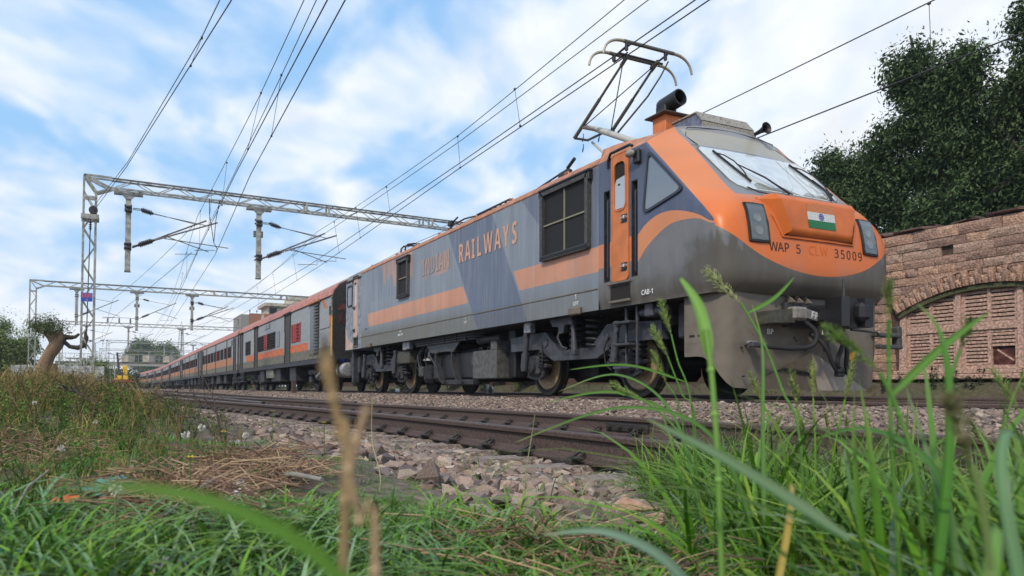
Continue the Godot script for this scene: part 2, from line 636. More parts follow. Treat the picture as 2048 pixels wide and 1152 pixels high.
func make_ground() -> void:
	bumpy.seed = 3
	bumpy.frequency = 0.6
	bumpy.fractal_octaves = 3
	var xs := []
	var zs := []
	var x := -900.0
	while x < 900:
		xs.append(x)
		var dd := absf(x - 12.5)
		x += 0.11 if dd < 4.0 else (0.3 if dd < 14 else minf(60.0, maxf(0.3, (dd - 13) * 0.12)))
	var z := -900.0
	while z < 900:
		zs.append(z)
		var dd := absf(z - 4.5)
		z += 0.11 if dd < 4.0 else (0.3 if dd < 14 else minf(60.0, maxf(0.3, (dd - 13) * 0.3)))
	var g := Geo.new()
	var nu := xs.size()
	var cn := FastNoiseLite.new()
	cn.seed = 9
	cn.frequency = 0.35
	cn.fractal_octaves = 4
	var ps := PackedFloat32Array()
	ps.resize(nu * zs.size())
	for j in zs.size():
		for i in nu:
			ps[j * nu + i] = ground_y(xs[i], zs[j])
	for j in zs.size():
		for i in nu:
			var i0 := maxi(i - 1, 0)
			var i1 := mini(i + 1, nu - 1)
			var j0 := maxi(j - 1, 0)
			var j1 := mini(j + 1, zs.size() - 1)
			var sx: float = (ps[j * nu + i1] - ps[j * nu + i0]) / (xs[i1] - xs[i0])
			var sz: float = (ps[j1 * nu + i] - ps[j0 * nu + i]) / (zs[j1] - zs[j0])
			var q := cn.get_noise_2d(xs[i], zs[j])
			var zz: float = zs[j] - track_bend(maxf(xs[i], -200))
			var gravel := Color(0.3, 0.225, 0.18)
			var soil := Color(0.15, 0.11, 0.07).lerp(Color(0.11, 0.115, 0.05), clampf(0.5 + q * 1.2, 0, 1))
			var on := smoothstep(-6.9, -6.3, zz) * (1.0 - smoothstep(6.9, 7.7, zz + q * 0.5 - maxf(0.0, 9 - xs[i]) * 0.02))
			g.tint = soil.lerp(gravel, on)
			g.pt(Vector3(xs[i], ps[j * nu + i], zs[j]), Vector3(-sx, 1, -sz).normalized())
	for j in zs.size() - 1:
		for i in nu - 1:
			var a := j * nu + i
			g.t.append_array([a, a + 1, a + nu + 1, a, a + nu + 1, a + nu])
	var o := put("ground", g, M["earth"], self, Transform3D(), true)
	o.set_meta("kind", "structure")


func stone_mesh(sd: int, flat := 0.7) -> ArrayMesh:
	var r := RandomNumberGenerator.new()
	r.seed = sd
	var ps := []
	for i in 9:
		var d := Vector3(r.randfn(), r.randfn(), r.randfn()).normalized()
		ps.append(d * r.randf_range(0.8, 1.1) * Vector3(1.0, flat, r.randf_range(0.65, 0.9)))
	return hull(ps)


func hull(ps: Array) -> ArrayMesh:  # sharp-edged convex stone
	var g := Geo.new()
	var m := ps.size()
	for i in m:
		for j in range(i + 1, m):
			for k in range(j + 1, m):
				var a: Vector3 = ps[i]
				var nn: Vector3 = (ps[j] - a).cross(ps[k] - a).normalized()
				var pos := 0
				var neg := 0
				for l in m:
					if l != i and l != j and l != k:
						if nn.dot(ps[l] - a) > 0:
							pos += 1
						else:
							neg += 1
				if pos == 0:
					g.tri(a, ps[k], ps[j])
				elif neg == 0:
					g.tri(a, ps[j], ps[k])
	return g.mesh()


func stone_tint() -> Color:
	var k := rng.randf()
	var c := Color(0.44, 0.32, 0.25).lerp(Color(0.28, 0.22, 0.19), rng.randf())
	if k < 0.12:
		c = Color(0.55, 0.45, 0.36)
	elif k < 0.3:
		c = Color(0.22, 0.18, 0.17)
	return c * rf(0.75, 1.25)


func make_ballast() -> void:
	var kinds := []
	for k in 7:
		kinds.append(stone_mesh(100 + k, [0.7, 0.55, 0.8, 0.65, 0.5, 0.75, 0.6][k]))
	var where := [[], [], [], [], [], [], []]
	var tints := [[], [], [], [], [], [], []]
	# [x from, x to, z from, z to, per square metre, size from, size to]
	for a in [[2.0, 16.5, 1.15, 3.62, 950, 0.022, 0.04], [-30, 2, 1.15, 3.62, 420, 0.03, 0.05], [-75, -30, 1.1, 3.6, 90, 0.04, 0.07],
		[9.0, 15.6, 5.72, 7.75, 1100, 0.018, 0.05], [11.0, 14.9, 6.2, 7.4, 330, 0.028, 0.052], [3.0, 9.0, 5.72, 8.0, 700, 0.025, 0.045], [-14, 3, 6.0, 8.6, 330, 0.03, 0.05],
		[2, 16, 4.0, 5.5, 420, 0.025, 0.042], [-20, 2, 4.0, 5.9, 170, 0.03, 0.045],
		[-25, 14, -3.3, -1.0, 130, 0.03, 0.05], [3, 14, -6.6, -3.3, 110, 0.03, 0.05]]:
		var count := int((a[1] - a[0]) * (a[3] - a[2]) * a[4])
		for i in count:
			var x := rf(a[0], a[1])
			var z := rf(a[2], a[3])
			if a[2] > 5:
				z += turnout_z(x) - 4.72
				if z - (turnout_z(x) - 4.72) > 6.75 and rng.randf() < (z - (turnout_z(x) - 4.72) - 6.75) * 1.6:
					continue
			else:
				z += track_bend(x)
			var s := rf(a[5], a[6]) * (1.35 if rng.randf() < 0.12 else 1.0)
			var k := rng.randi() % 7
			var b := Basis.from_euler(Vector3(rf(-0.5, 0.5), rf(0, TAU), rf(-0.5, 0.5))).scaled_local(Vector3(s, s, s))
			where[k].append(Transform3D(b, Vector3(x, ground_y(x, z) + s * rf(-0.25, 0.35), z)))
			tints[k].append(stone_tint())
	for k in 7:
		var o := scatter("ballast", kinds[k], M["pebble"], where[k], tints[k])
		o.set_meta("kind", "stuff")
		o.set_meta("label", "broken brown and grey ballast stones bedding the railway tracks")
	# the larger pieces lying on the shoulder nearest the grass are stones of their own
	var spots := [[14.12, 6.7, 0.11], [13.75, 6.55, 0.1], [14.25, 6.62, 0.075], [13.5, 6.8, 0.085], [13.1, 6.62, 0.09], [12.8, 6.75, 0.075], [12.55, 6.55, 0.085], [12.3, 6.8, 0.07], [13.35, 6.45, 0.07], [14.4, 6.85, 0.09], [14.5, 6.6, 0.08], [13.95, 7.05, 0.075], [13.6, 7.1, 0.065], [14.2, 7.05, 0.06], [12.0, 6.7, 0.075], [11.6, 6.75, 0.07], [12.65, 6.95, 0.06], [13.2, 6.95, 0.06], [11.2, 6.9, 0.07], [14.7, 6.75, 0.07]]
	var marks := ["beside the rail foot", "half sunk in the bank", "at the grass edge", "on the ballast shoulder"]
	var shapes := ["flat-topped pinkish slab", "split brown stone", "pale angular stone", "grey-brown broken stone", "reddish stone chip"]
	var nth := ["largest", "second", "third", "fourth", "fifth"]
	for i in spots.size():
		var sp = spots[i]
		var o := put("stone", stone_mesh(300 + i, 0.55), M["sandstone_%d" % (i % 4)], self, Transform3D(Basis.from_euler(Vector3(rf(-0.2, 0.2), rf(0, TAU), rf(-0.2, 0.2))).scaled_local(Vector3.ONE * sp[2]), Vector3(sp[0], ground_y(sp[0], sp[1]) + sp[2] * 0.25, sp[1])))
		tag(o, "%s %s, %s of its kind from the camera" % [shapes[i % 5], marks[i / 5], nth[i % 5]], "stone", "large stones on the ballast shoulder")

# ---------------------------------------------------------------- tracks

func rail_section() -> PackedVector2Array:
	return PackedVector2Array([Vector2(-0.075, -0.172), Vector2(0.075, -0.172), Vector2(0.075, -0.161), Vector2(0.02, -0.143), Vector2(0.0085, -0.125), Vector2(0.0085, -0.05), Vector2(0.034, -0.036), Vector2(0.036, -0.012), Vector2(0.03, -0.003), Vector2(0.02, 0.0), Vector2(-0.02, 0.0), Vector2(-0.03, -0.003), Vector2(-0.036, -0.012), Vector2(-0.034, -0.036), Vector2(-0.0085, -0.05), Vector2(-0.0085, -0.125), Vector2(-0.02, -0.143), Vector2(-0.075, -0.161)])


func rail(parent: Node3D, zf: Callable, off: float, y: float, x0: float, x1: float, step: float) -> void:
	var sec := rail_section()
	var g := Geo.new()
	var top := Geo.new()
	var x := x0
	while x < x1 - 0.001:
		var xe := minf(x + step, x1)
		var za: float = zf.call(x) + off
		var zb: float = zf.call(xe) + off
		for i in sec.size():
			var p := sec[i]
			var q := sec[(i + 1) % sec.size()]
			var gg := top if p.y == 0.0 and q.y == 0.0 else g
			gg.oquad(Vector3(x, y + p.y, za + p.x), Vector3(x, y + q.y, za + q.x), Vector3(xe, y + q.y, zb + q.x), Vector3(xe, y + p.y, zb + p.x), Vector3(0, -(q.x - p.x), q.y - p.y))
		x = xe
	var o := put("rail", g, M["rust"], parent)
	put("running_surface", top, M["railtop"], o)


func clip_mesh(s: float) -> ArrayMesh:  # a sprung steel clip: a bar bent into a loop over the rail foot
	var g := Geo.new()
	var pts := PackedVector3Array()
	for q in [Vector3(-0.045, 0.012, 0.075), Vector3(-0.05, 0.03, 0.03), Vector3(-0.05, 0.052, 0.0), Vector3(-0.035, 0.062, -0.02), Vector3(-0.005, 0.05, -0.012), Vector3(0.012, 0.028, 0.02), Vector3(0.02, 0.02, 0.06), Vector3(0.035, 0.026, 0.085), Vector3(0.055, 0.03, 0.07), Vector3(0.062, 0.022, 0.035)]:
		pts.append(Vector3(q.x, q.y, q.z * s))
	g.path(pts, PackedFloat32Array([0.0105]), 7)
	g.bbox(Vector3(-0.035, -0.012, minf(0.02 * s, 0.1 * s)), Vector3(0.03, 0.02, maxf(0.02 * s, 0.1 * s)), 0.006)
	return g.mesh()


func track(called: String, label: String, zf: Callable, y: float, x0: float, x1: float, sleep0: float, sleep1: float, clip0: float, clip1: float, step := 2.0) -> Node3D:
	var t := thing(called, label, "track")
	rail(t, zf, 0.873, y, x0, x1, step)
	rail(t, zf, -0.873, y, x0, x1, step)
	var sg := Geo.new()
	var n := Geo.new()
	sg.hexa([Vector3(-0.13, -0.21, 1.375), Vector3(0.13, -0.21, 1.375), Vector3(0.13, -0.21, -1.375), Vector3(-0.13, -0.21, -1.375), Vector3(-0.1, 0, 1.375), Vector3(0.1, 0, 1.375), Vector3(0.1, 0, -1.375), Vector3(-0.1, 0, -1.375)])
	var sm := sg.mesh()
	var x := sleep0
	while x < sleep1:
		put("sleeper", sm, M["sleeper"], t, Transform3D(Basis(), Vector3(x, y - 0.176, zf.call(x))))
		x += 0.6
	var ca := clip_mesh(1.0)
	var cb := clip_mesh(-1.0)
	x = sleep0
	while x < sleep1:
		if x > clip0 and x < clip1:
			for r in [0.873, -0.873]:
				put("rail_clip", ca, M["clip"], t, Transform3D(Basis(), Vector3(x, y - 0.165, zf.call(x) + r + 0.05)))
				if r < 0 or x > 8:
					put("rail_clip", cb, M["clip"], t, Transform3D(Basis(), Vector3(x, y - 0.165, zf.call(x) + r - 0.05)))
		x += 0.6
	return t


func make_tracks() -> void:
	track("railway_track", "straight track with polished rails under the locomotive and coaches", track_bend, 0.0, -240, 40, -30, 14, -8, 13, 4.0)
	var t := track("railway_track", "rusty near track with looped sprung clips, curving off at the turnout", turnout_z, -0.13, -75, 30, -40, 17, -6, 15.5)
	# fish plate joints in both rails
	for q in [[7.35, 0.873], [10.2, -0.873]]:
		var g := Geo.new()
		var z: float = turnout_z(q[0]) + q[1] + 0.03
		g.bbox(Vector3(q[0] - 0.32, -0.265, z - 0.015), Vector3(q[0] + 0.32, -0.19, z + 0.012), 0.006)
		var o := put("fish_plate", g, M["clip"], t)
		for k in 4:
			var b := Geo.new()
			b.lathe(Vector3(q[0] - 0.24 + 0.16 * k, -0.228, z + 0.012), Vector3(0, 0, 1), [Vector2(0, 0.026), Vector2(0.022, 0.026), Vector2(0.022, 0.014), Vector2(0.04, 0.014), Vector2(0.04, 0.0)], 6)
			put("bolt", b, M["clip"], o)
	track("railway_track", "main line continuing straight beside the train behind the turnout", near_z, -0.132, -200, 1.2, -30, 0, -1, -1, 6.0)
	var fz := func(x: float) -> float: return -4.9 + track_bend(x)
	track("railway_track", "far track between the locomotive and the sandstone wall", fz, 0.0, -60, 30, 0, 14, 1, 0, 6.0)
	# the speed and kilometre markers seen under the train
	var k := thing("kilometre_marker", "small white kilometre stone lettered 673 seen below the train", "marker", Vector3(-13.1, -0.1, -1.8))
	var g := Geo.new()
	g.prism(PackedVector2Array([Vector2(-0.42, -0.2), Vector2(0.42, -0.2), Vector2(0.42, 0.14), Vector2(0.3, 0.22), Vector2(-0.3, 0.22), Vector2(-0.42, 0.14)]), -0.08, 0.08)
	put("slab", g, M["white"], k)
	lettering("673", 0.19, M["ink"], k, Transform3D(Basis(), Vector3(0, 0.06, 0.084)))
	k = thing("fouling_post", "white post and round marker under the middle of the locomotive", "marker", Vector3(-4.95, -0.1, -2.0))
	g = Geo.new()
	g.bbox(Vector3(-0.18, -0.2, -0.06), Vector3(0.0, 0.36, 0.06), 0.02)
	put("post", g, M["dirty_white"], k)
	g = Geo.new()
	g.lathe(Vector3(0.25, 0.16, 0), Vector3(0, 0, 1), [Vector2(-0.02, 0), Vector2(-0.02, 0.14), Vector2(0.03, 0.14), Vector2(0.03, 0)], 14)
	put("disc", g, M["dirty_white"], k)
	k = thing("rail_post", "short rusty rail stub standing in the ballast beside the first coach", "post", Vector3(-12.2, -0.2, 2.3))
	g = Geo.new()
	g.bbox(Vector3(-0.08, -0.1, -0.07), Vector3(0.08, 0.62, 0.07), 0.01)
	put("stub", g, M["rust"], k)


func lettering(text: String, height: float, m: Material, parent: Node, at: Transform3D, deep := 0.004, wide := 1.0, weight := 700) -> MeshInstance3D:
	var f := SystemFont.new()
	f.font_names = PackedStringArray(["Droid Sans"])
	f.font_weight = weight
	var t := TextMesh.new()
	t.font = f
	t.text = text
	t.font_size = 64
	t.pixel_size = height / 46.0
	t.depth = deep
	t.curve_step = 2.0
	return put("lettering", t, m, parent, Transform3D(at.basis.scaled_local(Vector3(wide, 1, 1)), at.origin))

# ---------------------------------------------------------------- locomotive

const ROW_Y := [1.33, 1.36, 1.42, 1.5, 1.6, 1.72, 1.85, 2.0, 2.12, 2.24, 2.32, 2.4, 2.46, 2.52, 2.58, 2.64, 2.72, 2.85, 3.0, 3.15, 3.3, 3.45, 3.6, 3.75, 3.83, 3.87]
var side_cols := [6.3, 6.44, 6.6, 6.66, 7.08, 7.13, 7.28, 7.34]
const N_T := 8
const N_C := 8
const N_F := 18

func nose_front(y: float) -> float:
	return smoothtable(y, [1.33, 1.4, 1.58, 1.86, 2.2, 2.42, 2.53, 2.63, 2.73, 3.0, 3.5, 3.87], [8.95, 9.04, 9.1, 9.085, 9.045, 8.975, 8.89, 8.78, 8.66, 8.385, 7.875, 7.48])


func nose_x(y: float, z: float) -> float:
	var zb := 1.2
	return nose_front(y) - 0.055 * pow(minf(absf(z) / zb, 1.1), 2.0) * (1.0 if y < 2.5 else 1.0)


func cab_point(row: int, col: int) -> Vector3:  # the near half of the cab's shell: side, corner, front
	return cab_at(ROW_Y[row], col)


func cab_at(yf: float, col: int) -> Vector3:
	var ys := yf if yf < 2.24 else lerpf(2.24, 3.56, (yf - 2.24) / (3.87 - 2.24))
	var xs := smoothtable(ys, [1.33, 1.45, 1.7, 1.95, 2.12, 2.24], [8.7, 8.76, 8.8, 8.83, 8.82, 8.78]) if ys < 2.24 else 8.78 - (ys - 2.24) * 1.008
	var zs := 1.55 - 0.03 * smoothstep(1.5, 1.33, ys)
	var zb := 1.2 if yf < 2.4 else lerpf(1.2, 1.03, (yf - 2.4) / 1.47)
	var nside := side_cols.size()
	if col < nside:
		return Vector3(side_cols[col], ys, zs)
	if col < nside + N_T:
		var f := float(col - nside + 1) / N_T
		return Vector3(lerpf(side_cols[-1], xs, f), ys, zs)
	var xb := nose_front(yf) - 0.055
	if col < nside + N_T + N_C:
		var f := float(col - nside - N_T + 1) / N_C
		var straight := Vector3(lerpf(xs, xb, f), lerpf(ys, yf, f), lerpf(zs, zb, f))
		var a := f * PI / 2
		var bow := Vector3(xs + (xb - xs) * sin(a), lerpf(ys, yf, f), zb + (zs - zb) * cos(a))
		return straight.lerp(bow, lerpf(0.95, 0.16, smoothstep(2.1, 2.75, yf)))
	var f2 := float(col - nside - N_T - N_C + 1) / N_F
	var z := zb * (1.0 - f2)
	var y := yf + 0.12 * smoothstep(3.55, 3.87, yf) * (1.0 - pow(z / zb, 2.0))
	return Vector3(nose_front(yf) - 0.055 * pow(z / zb, 2.0), y, z)


func stripe_low(z: float) -> float:
	return smoothtable(absf(z), [0, 0.26, 0.6, 0.99, 1.3, 1.5, 1.62], [1.585, 1.6, 1.655, 1.78, 1.95, 2.09, 2.2])


var dirt := FastNoiseLite.new()
var streak := FastNoiseLite.new()
var splash := FastNoiseLite.new()

func dusty(c: Color, p: Vector3, up: float) -> Color:  # wear: road dust low down, rain streaks, faded patches
	var n := dirt.get_noise_3d(p.x, p.y, p.z)
	c = c.lerp(Color(0.12, 0.105, 0.082), clampf((1.75 - p.y) * 0.9 + n * 0.35, 0, 0.75))
	var s := streak.get_noise_2d((p.x + p.z) * 3.0, p.y * 0.25)
	c = c.lerp(Color(0.3, 0.27, 0.24), clampf(s * 0.35 + 0.04, 0, 0.3) * up)
	return c * (1.0 + 0.14 * n)


func cab_paint(p: Vector3, col: float, front: bool) -> Color:
	var orange := Color(0.68, 0.155, 0.018)
	var faded := Color(0.66, 0.24, 0.09)
	var navy := Color(0.075, 0.095, 0.16)
	var grey := Color(0.2, 0.2, 0.205)
	var brown := Color(0.088, 0.076, 0.06)
	var nside := side_cols.size() + N_T
	var c := grey
	var az := absf(p.z)
	if col < nside - 0.5:
		if not front:
			c = Color(0.3, 0.32, 0.36)
			if absf(p.x) > 7.9 and p.y > 2.6:
				c = Color(0.2, 0.21, 0.23)
			if p.y < 1.95:
				c = Color(0.4, 0.3, 0.27)
			return dusty(c, p, 1.0)
		var hi := 2.31
		var lo := 1.95
		if p.x > 7.24:
			hi = smoothtable(p.x, [7.24, 7.45, 7.67, 7.95, 8.25, 8.55, 8.8], [2.29, 2.41, 2.485, 2.5, 2.44, 2.33, 2.2])
			lo = smoothtable(p.x, [7.24, 7.45, 7.67, 7.95, 8.25, 8.55, 8.8], [1.9, 2.07, 2.2, 2.31, 2.325, 2.28, 2.18])
		if p.y > hi:
			c = navy
		elif p.y > lo:
			c = faded if p.x > 7.24 else Color(0.6, 0.2, 0.08)
		else:
			c = Color(0.165, 0.165, 0.172).lerp(brown, clampf(smoothstep(1.85, 1.5, p.y) * 0.9 + smoothstep(8.25, 8.55, p.x + 0.25 * splash.get_noise_2d(p.x * 3.0, p.y * 1.5)) * smoothstep(2.15, 1.95, p.y + 0.12 * splash.get_noise_2d(p.x * 6.0, 4.0)) + splash.get_noise_2d(p.x * 2.0, p.y * 2.0) * 0.35, 0, 1))
		if p.y > 3.5:
			c = navy
	elif col < nside + N_C - 0.5:
		c = orange.lerp(faded, smoothstep(2.2, 2.9, p.y) * 0.85)
		if p.y < stripe_low(p.z):
			c = brown.lerp(Color(0.14, 0.14, 0.145), clampf(smoothstep(1.9, 2.1, p.y + 0.3 * splash.get_noise_2d(p.z * 5, p.y * 2)), 0, 1))
	else:
		var band := lerpf(1.03, 1.26, clampf((3.88 - p.y) / 1.45, 0, 1))
		if p.y < stripe_low(p.z):
			c = brown
		elif p.y < 2.66 - 0.05 * az:
			c = orange.lerp(faded, smoothstep(2.45, 2.62, p.y) * 0.8)
		else:
			c = Color(0.23, 0.235, 0.24) if p.y < 3.52 else Color(0.36, 0.34, 0.28)
			if p.y >= 3.52 and (az > 0.93 or p.y > 3.86):
				c = Color(0.25, 0.25, 0.25)
			if p.y > 3.5 and p.y < 3.52:
				c = Color(0.12, 0.12, 0.12)
	if not front:
		c = c.lerp(Color(0.2, 0.2, 0.21), 0.6)
	return dusty(c, p, 0.5)


func cab_shell(parent: Node3D, front: bool) -> void:
	var half := side_cols.size() + N_T + N_C + N_F
	var nu := half * 2 - 1
	var pts := []
	var sx := 1.0 if front else -1.0
	for r in ROW_Y.size():
		for i in nu:
			var q := cab_point(r, mini(i, nu - 1 - i))
			pts.append(Vector3(q.x * sx, q.y, q.z if i < half else -q.z))
	var hole := func(i: int, j: int) -> bool:
		var y: float = ROW_Y[j]
		if i >= nu / 2:
			return false
		return (i == 1 or i == 5) and y > 1.65 and y < 3.2
	var g := Geo.new()
	g.grid(pts, nu, false, hole)
	# paint, laid out over the shell: columns across, rows up
	var w := 1400
	var h := 640
	var d := PackedByteArray()
	d.resize(w * h * 3)
	var y0: float = 0.0
	for py in h:
		var fr := (py + 0.5) / h * (ROW_Y.size() - 1)
		var r0 := mini(int(fr), ROW_Y.size() - 2)
		var yf: float = lerpf(ROW_Y[r0], ROW_Y[r0 + 1], fr - r0)
		var line := []
		for i in half:
			line.append(cab_at(yf, i))
		for px in w:
			var fc := (px + 0.5) / w * (nu - 1)
			if fc > nu - 1 - fc:  # the far half repeats the near one
				var m := (py * w + (w - 1 - px)) * 3
				var o2 := (py * w + px) * 3
				d[o2] = d[m]
				d[o2 + 1] = d[m + 1]
				d[o2 + 2] = d[m + 2]
				continue
			var c0 := mini(int(fc), half - 2)
			var p: Vector3 = line[c0].lerp(line[c0 + 1], fc - c0)
			var cc := cab_paint(p, fc, front)
			var o := (py * w + px) * 3
			d[o] = int(255 * pow(clampf(cc.r, 0, 1), 0.4545))
			d[o + 1] = int(255 * pow(clampf(cc.g, 0, 1), 0.4545))
			d[o + 2] = int(255 * pow(clampf(cc.b, 0, 1), 0.4545))
	var m := StandardMaterial3D.new()
	m.resource_name = "cab_paint"
	m.albedo_texture = ImageTexture.create_from_image(Image.create_from_data(w, h, false, Image.FORMAT_RGB8, d))
	m.roughness = 0.42
	m.texture_repeat = false
	var shell := put("cab_shell", g, m, parent)
	# recessed grab rail channels on the near side
	for cx in [[6.44, 6.6], [7.13, 7.28]]:
		var back := Geo.new()
		var a: float = cx[0]
		var b: float = cx[1]
		for seg in [[1.72, 1.95, 0], [1.95, 2.31, 1], [2.31, 3.1, 2]]:
			var k := Geo.new()
			k.box(Vector3(minf(a * sx, b * sx), seg[0], 1.43), Vector3(maxf(a * sx, b * sx), seg[1], 1.46))
			put("channel_panel", k, [M["channel_dark"], M["channel_orange"], M["channel_navy"]][seg[2]] if front else M["channel_dark"], parent)
		for e in [a + 0.006, b - 0.006]:
			back.box(Vector3(e * sx - 0.004, 1.72, 1.46), Vector3(e * sx + 0.004, 3.1, 1.548))
		for e in [1.72, 3.085]:
			back.box(Vector3(minf(a * sx, b * sx), e, 1.46), Vector3(maxf(a * sx, b * sx), e + 0.015, 1.548))
		put("channel_edge", back, M["channel_dark"], parent)
		var tb := Geo.new()
		tb.path(PackedVector3Array([Vector3((a + b) / 2 * sx, 1.78, 1.46), Vector3((a + b) / 2 * sx, 1.8, 1.53), Vector3((a + b) / 2 * sx, 2.95, 1.53), Vector3((a + b) / 2 * sx, 2.97, 1.46)]), PackedFloat32Array([0.017]), 8)
		put("grab_rail", tb, M["channel_navy"], parent)
	# roof of the cab: cambered cap behind the front
	var rp := []
	var cols := 17
	for k in 5:
		var f := k / 4.0
		for i in cols:
			var u := i / (cols - 1.0) * 2.0 - 1.0
			var au := absf(u)
			var zb := lerpf(1.03, 1.46, smoothstep(0.0, 1.0, f))
			var yb := lerpf(3.87, 3.8, f)
			var z := 0.0
			var y := 0.0
			if au > 0.75:
				var e := (au - 0.75) / 0.25
				z = lerpf(zb, 1.55, e)
				y = lerpf(yb, 3.56, e)
			else:
				z = zb * au / 0.75
				y = yb + 0.12 * (1.0 - pow(au / 0.75, 2.0))
			var x := lerpf(7.48 if au <= 0.75 else lerpf(7.43, 7.45, (au - 0.75) * 4), 6.3, f)
			if au <= 0.75:
				x -= (0.055 * pow(au / 0.75, 2.0)) * (1.0 - f)
			rp.append(Vector3(x * sx, y, z * signf(u)))
	var flat := Geo.new()
	for k in 4:
		for i in cols - 1:
			var a: Vector3 = rp[k * cols + i]
			var b: Vector3 = rp[k * cols + i + 1]
			var c: Vector3 = rp[(k + 1) * cols + i + 1]
			var e: Vector3 = rp[(k + 1) * cols + i]
			flat.oquad(a, b, c, e, Vector3(0, 1, signf(a.z + b.z) * 0.5))
	put("cab_roof", flat, M["orange_dusty"] if front else M["roof_grey"], parent)
	var bk := PackedVector2Array([Vector2(-1.548, 3.4), Vector2(1.548, 3.4), Vector2(1.548, 3.56), Vector2(1.46, 3.8), Vector2(0.7, 3.88), Vector2(0, 3.92), Vector2(-0.7, 3.88), Vector2(-1.46, 3.8), Vector2(-1.548, 3.56)])
	g = Geo.new()
	g.prism(bk, 6.31, 6.33, Transform3D(Basis(Vector3(0, 0, 1), Vector3(0, 1, 0), Vector3(sx, 0, 0)), Vector3.ZERO))
	put("cab_bulkhead", g, M["orange_dusty"] if front else M["roof_grey"], parent)
	# floor under the nose
	g = Geo.new()
	var fl := PackedVector2Array()
	for i in nu:
		if i % 2 == 0 or i < 3 or i > nu - 4:
			var q: Vector3 = pts[i]
			fl.append(Vector2(q.x, q.z))
	g.prism(fl, 0, 0.02, Transform3D(Basis(Vector3(1, 0, 0), Vector3(0, 0, 1), Vector3(0, 1, 0)), Vector3(0, 1.335, 0)))
	put("cab_floor", g, M["steel"], parent)


func rear_cab(L: Node3D) -> void:  # flat-ended cab at the train's side
	var plan := PackedVector2Array([Vector2(-6.3, 1.55), Vector2(-8.0, 1.55), Vector2(-8.25, 1.48), Vector2(-8.55, 1.25), Vector2(-8.62, 0.6), Vector2(-8.62, -0.6), Vector2(-8.55, -1.25), Vector2(-8.25, -1.48), Vector2(-8.0, -1.55), Vector2(-6.3, -1.55)])
	var lie := func(y: float) -> Transform3D: return Transform3D(Basis(Vector3(1, 0, 0), Vector3(0, 0, 1), Vector3(0, 1, 0)), Vector3(0, y, 0))
	var g := Geo.new()
	g.prism(plan, 0, 2.17, lie.call(1.33))
	put("rear_cab_body", g, M["rear_grey"], L)
	var inset := PackedVector2Array()
	for q in plan:
		inset.append(Vector2(maxf(q.x, -8.5) if q.x < -6.4 else q.x, q.y * 0.94))
	g = Geo.new()
	for i in plan.size() - 1:
		g.oquad(Vector3(plan[i].x, 3.5, plan[i].y), Vector3(plan[i + 1].x, 3.5, plan[i + 1].y), Vector3(inset[i + 1].x, 3.66, inset[i + 1].y), Vector3(inset[i].x, 3.66, inset[i].y), Vector3((plan[i].x + 7) * 0.2, 0.5, plan[i].y))
	g.prism(inset, 0, 0.02, lie.call(3.65))
	put("rear_cab_roof", g, M["roof_grey"], L)
	g = Geo.new()
	g.prism(PackedVector2Array([Vector2(-8.02, 1.34), Vector2(-7.2, 1.34), Vector2(-7.2, 1.5), Vector2(-7.75, 1.7), Vector2(-8.02, 2.1)]), 1.5505, 1.553)
	put("pink_corner", g, M["pink_door"], L)
	g = Geo.new()
	g.bbox(Vector3(-7.95, 3.46, 1.54), Vector3(-6.32, 3.5, 1.59), 0.01)
	put("rain_strip", g, M["frame_grey"], L)


func rounded(x0: float, y0: float, x1: float, y1: float, r: float, k := 5) -> PackedVector2Array:
	var o := PackedVector2Array()
	for c in [[x1 - r, y1 - r, 0.0], [x0 + r, y1 - r, 90.0], [x0 + r, y0 + r, 180.0], [x1 - r, y0 + r, 270.0]]:
		for i in k + 1:
			var a := deg_to_rad(c[2] + 90.0 * i / k)
			o.append(Vector2(c[0] + r * cos(a), c[1] + r * sin(a)))
	return o


func ring(g: Geo, outer: PackedVector2Array, inner: PackedVector2Array, z0: float, z1: float, xf := Transform3D()) -> void:
	var m := outer.size()
	for i in m:
		var j := (i + 1) % m
		var a := [outer[i], outer[j], inner[j], inner[i]]
		var p := []
		for e in [z0, z1]:
			for q in a:
				p.append(xf * Vector3(q.x, q.y, e))
		var n := xf.basis.z
		var o2: Vector2 = (outer[i] + outer[j]) / 2 - (inner[i] + inner[j]) / 2
		var od := xf.basis * Vector3(o2.x, o2.y, 0)
		g.oquad(p[4], p[5], p[6], p[7], n)
		g.oquad(p[0], p[1], p[5], p[4], od)
		g.oquad(p[3], p[2], p[6], p[7], -od)


func shrink(p: PackedVector2Array, by: float) -> PackedVector2Array:  # the outline moved inwards, point for point
	var q := PackedVector2Array()
	var m := p.size()
	var s := -1.0 if Geometry2D.is_polygon_clockwise(p) else 1.0
	for i in m:
		var a := (p[i] - p[(i + m - 1) % m]).normalized()
		var b := (p[(i + 1) % m] - p[i]).normalized()
		var t := (a + b).normalized()
		q.append(p[i] + Vector2(-t.y, t.x) * s * by / maxf(0.5, a.dot(t)))
	return q


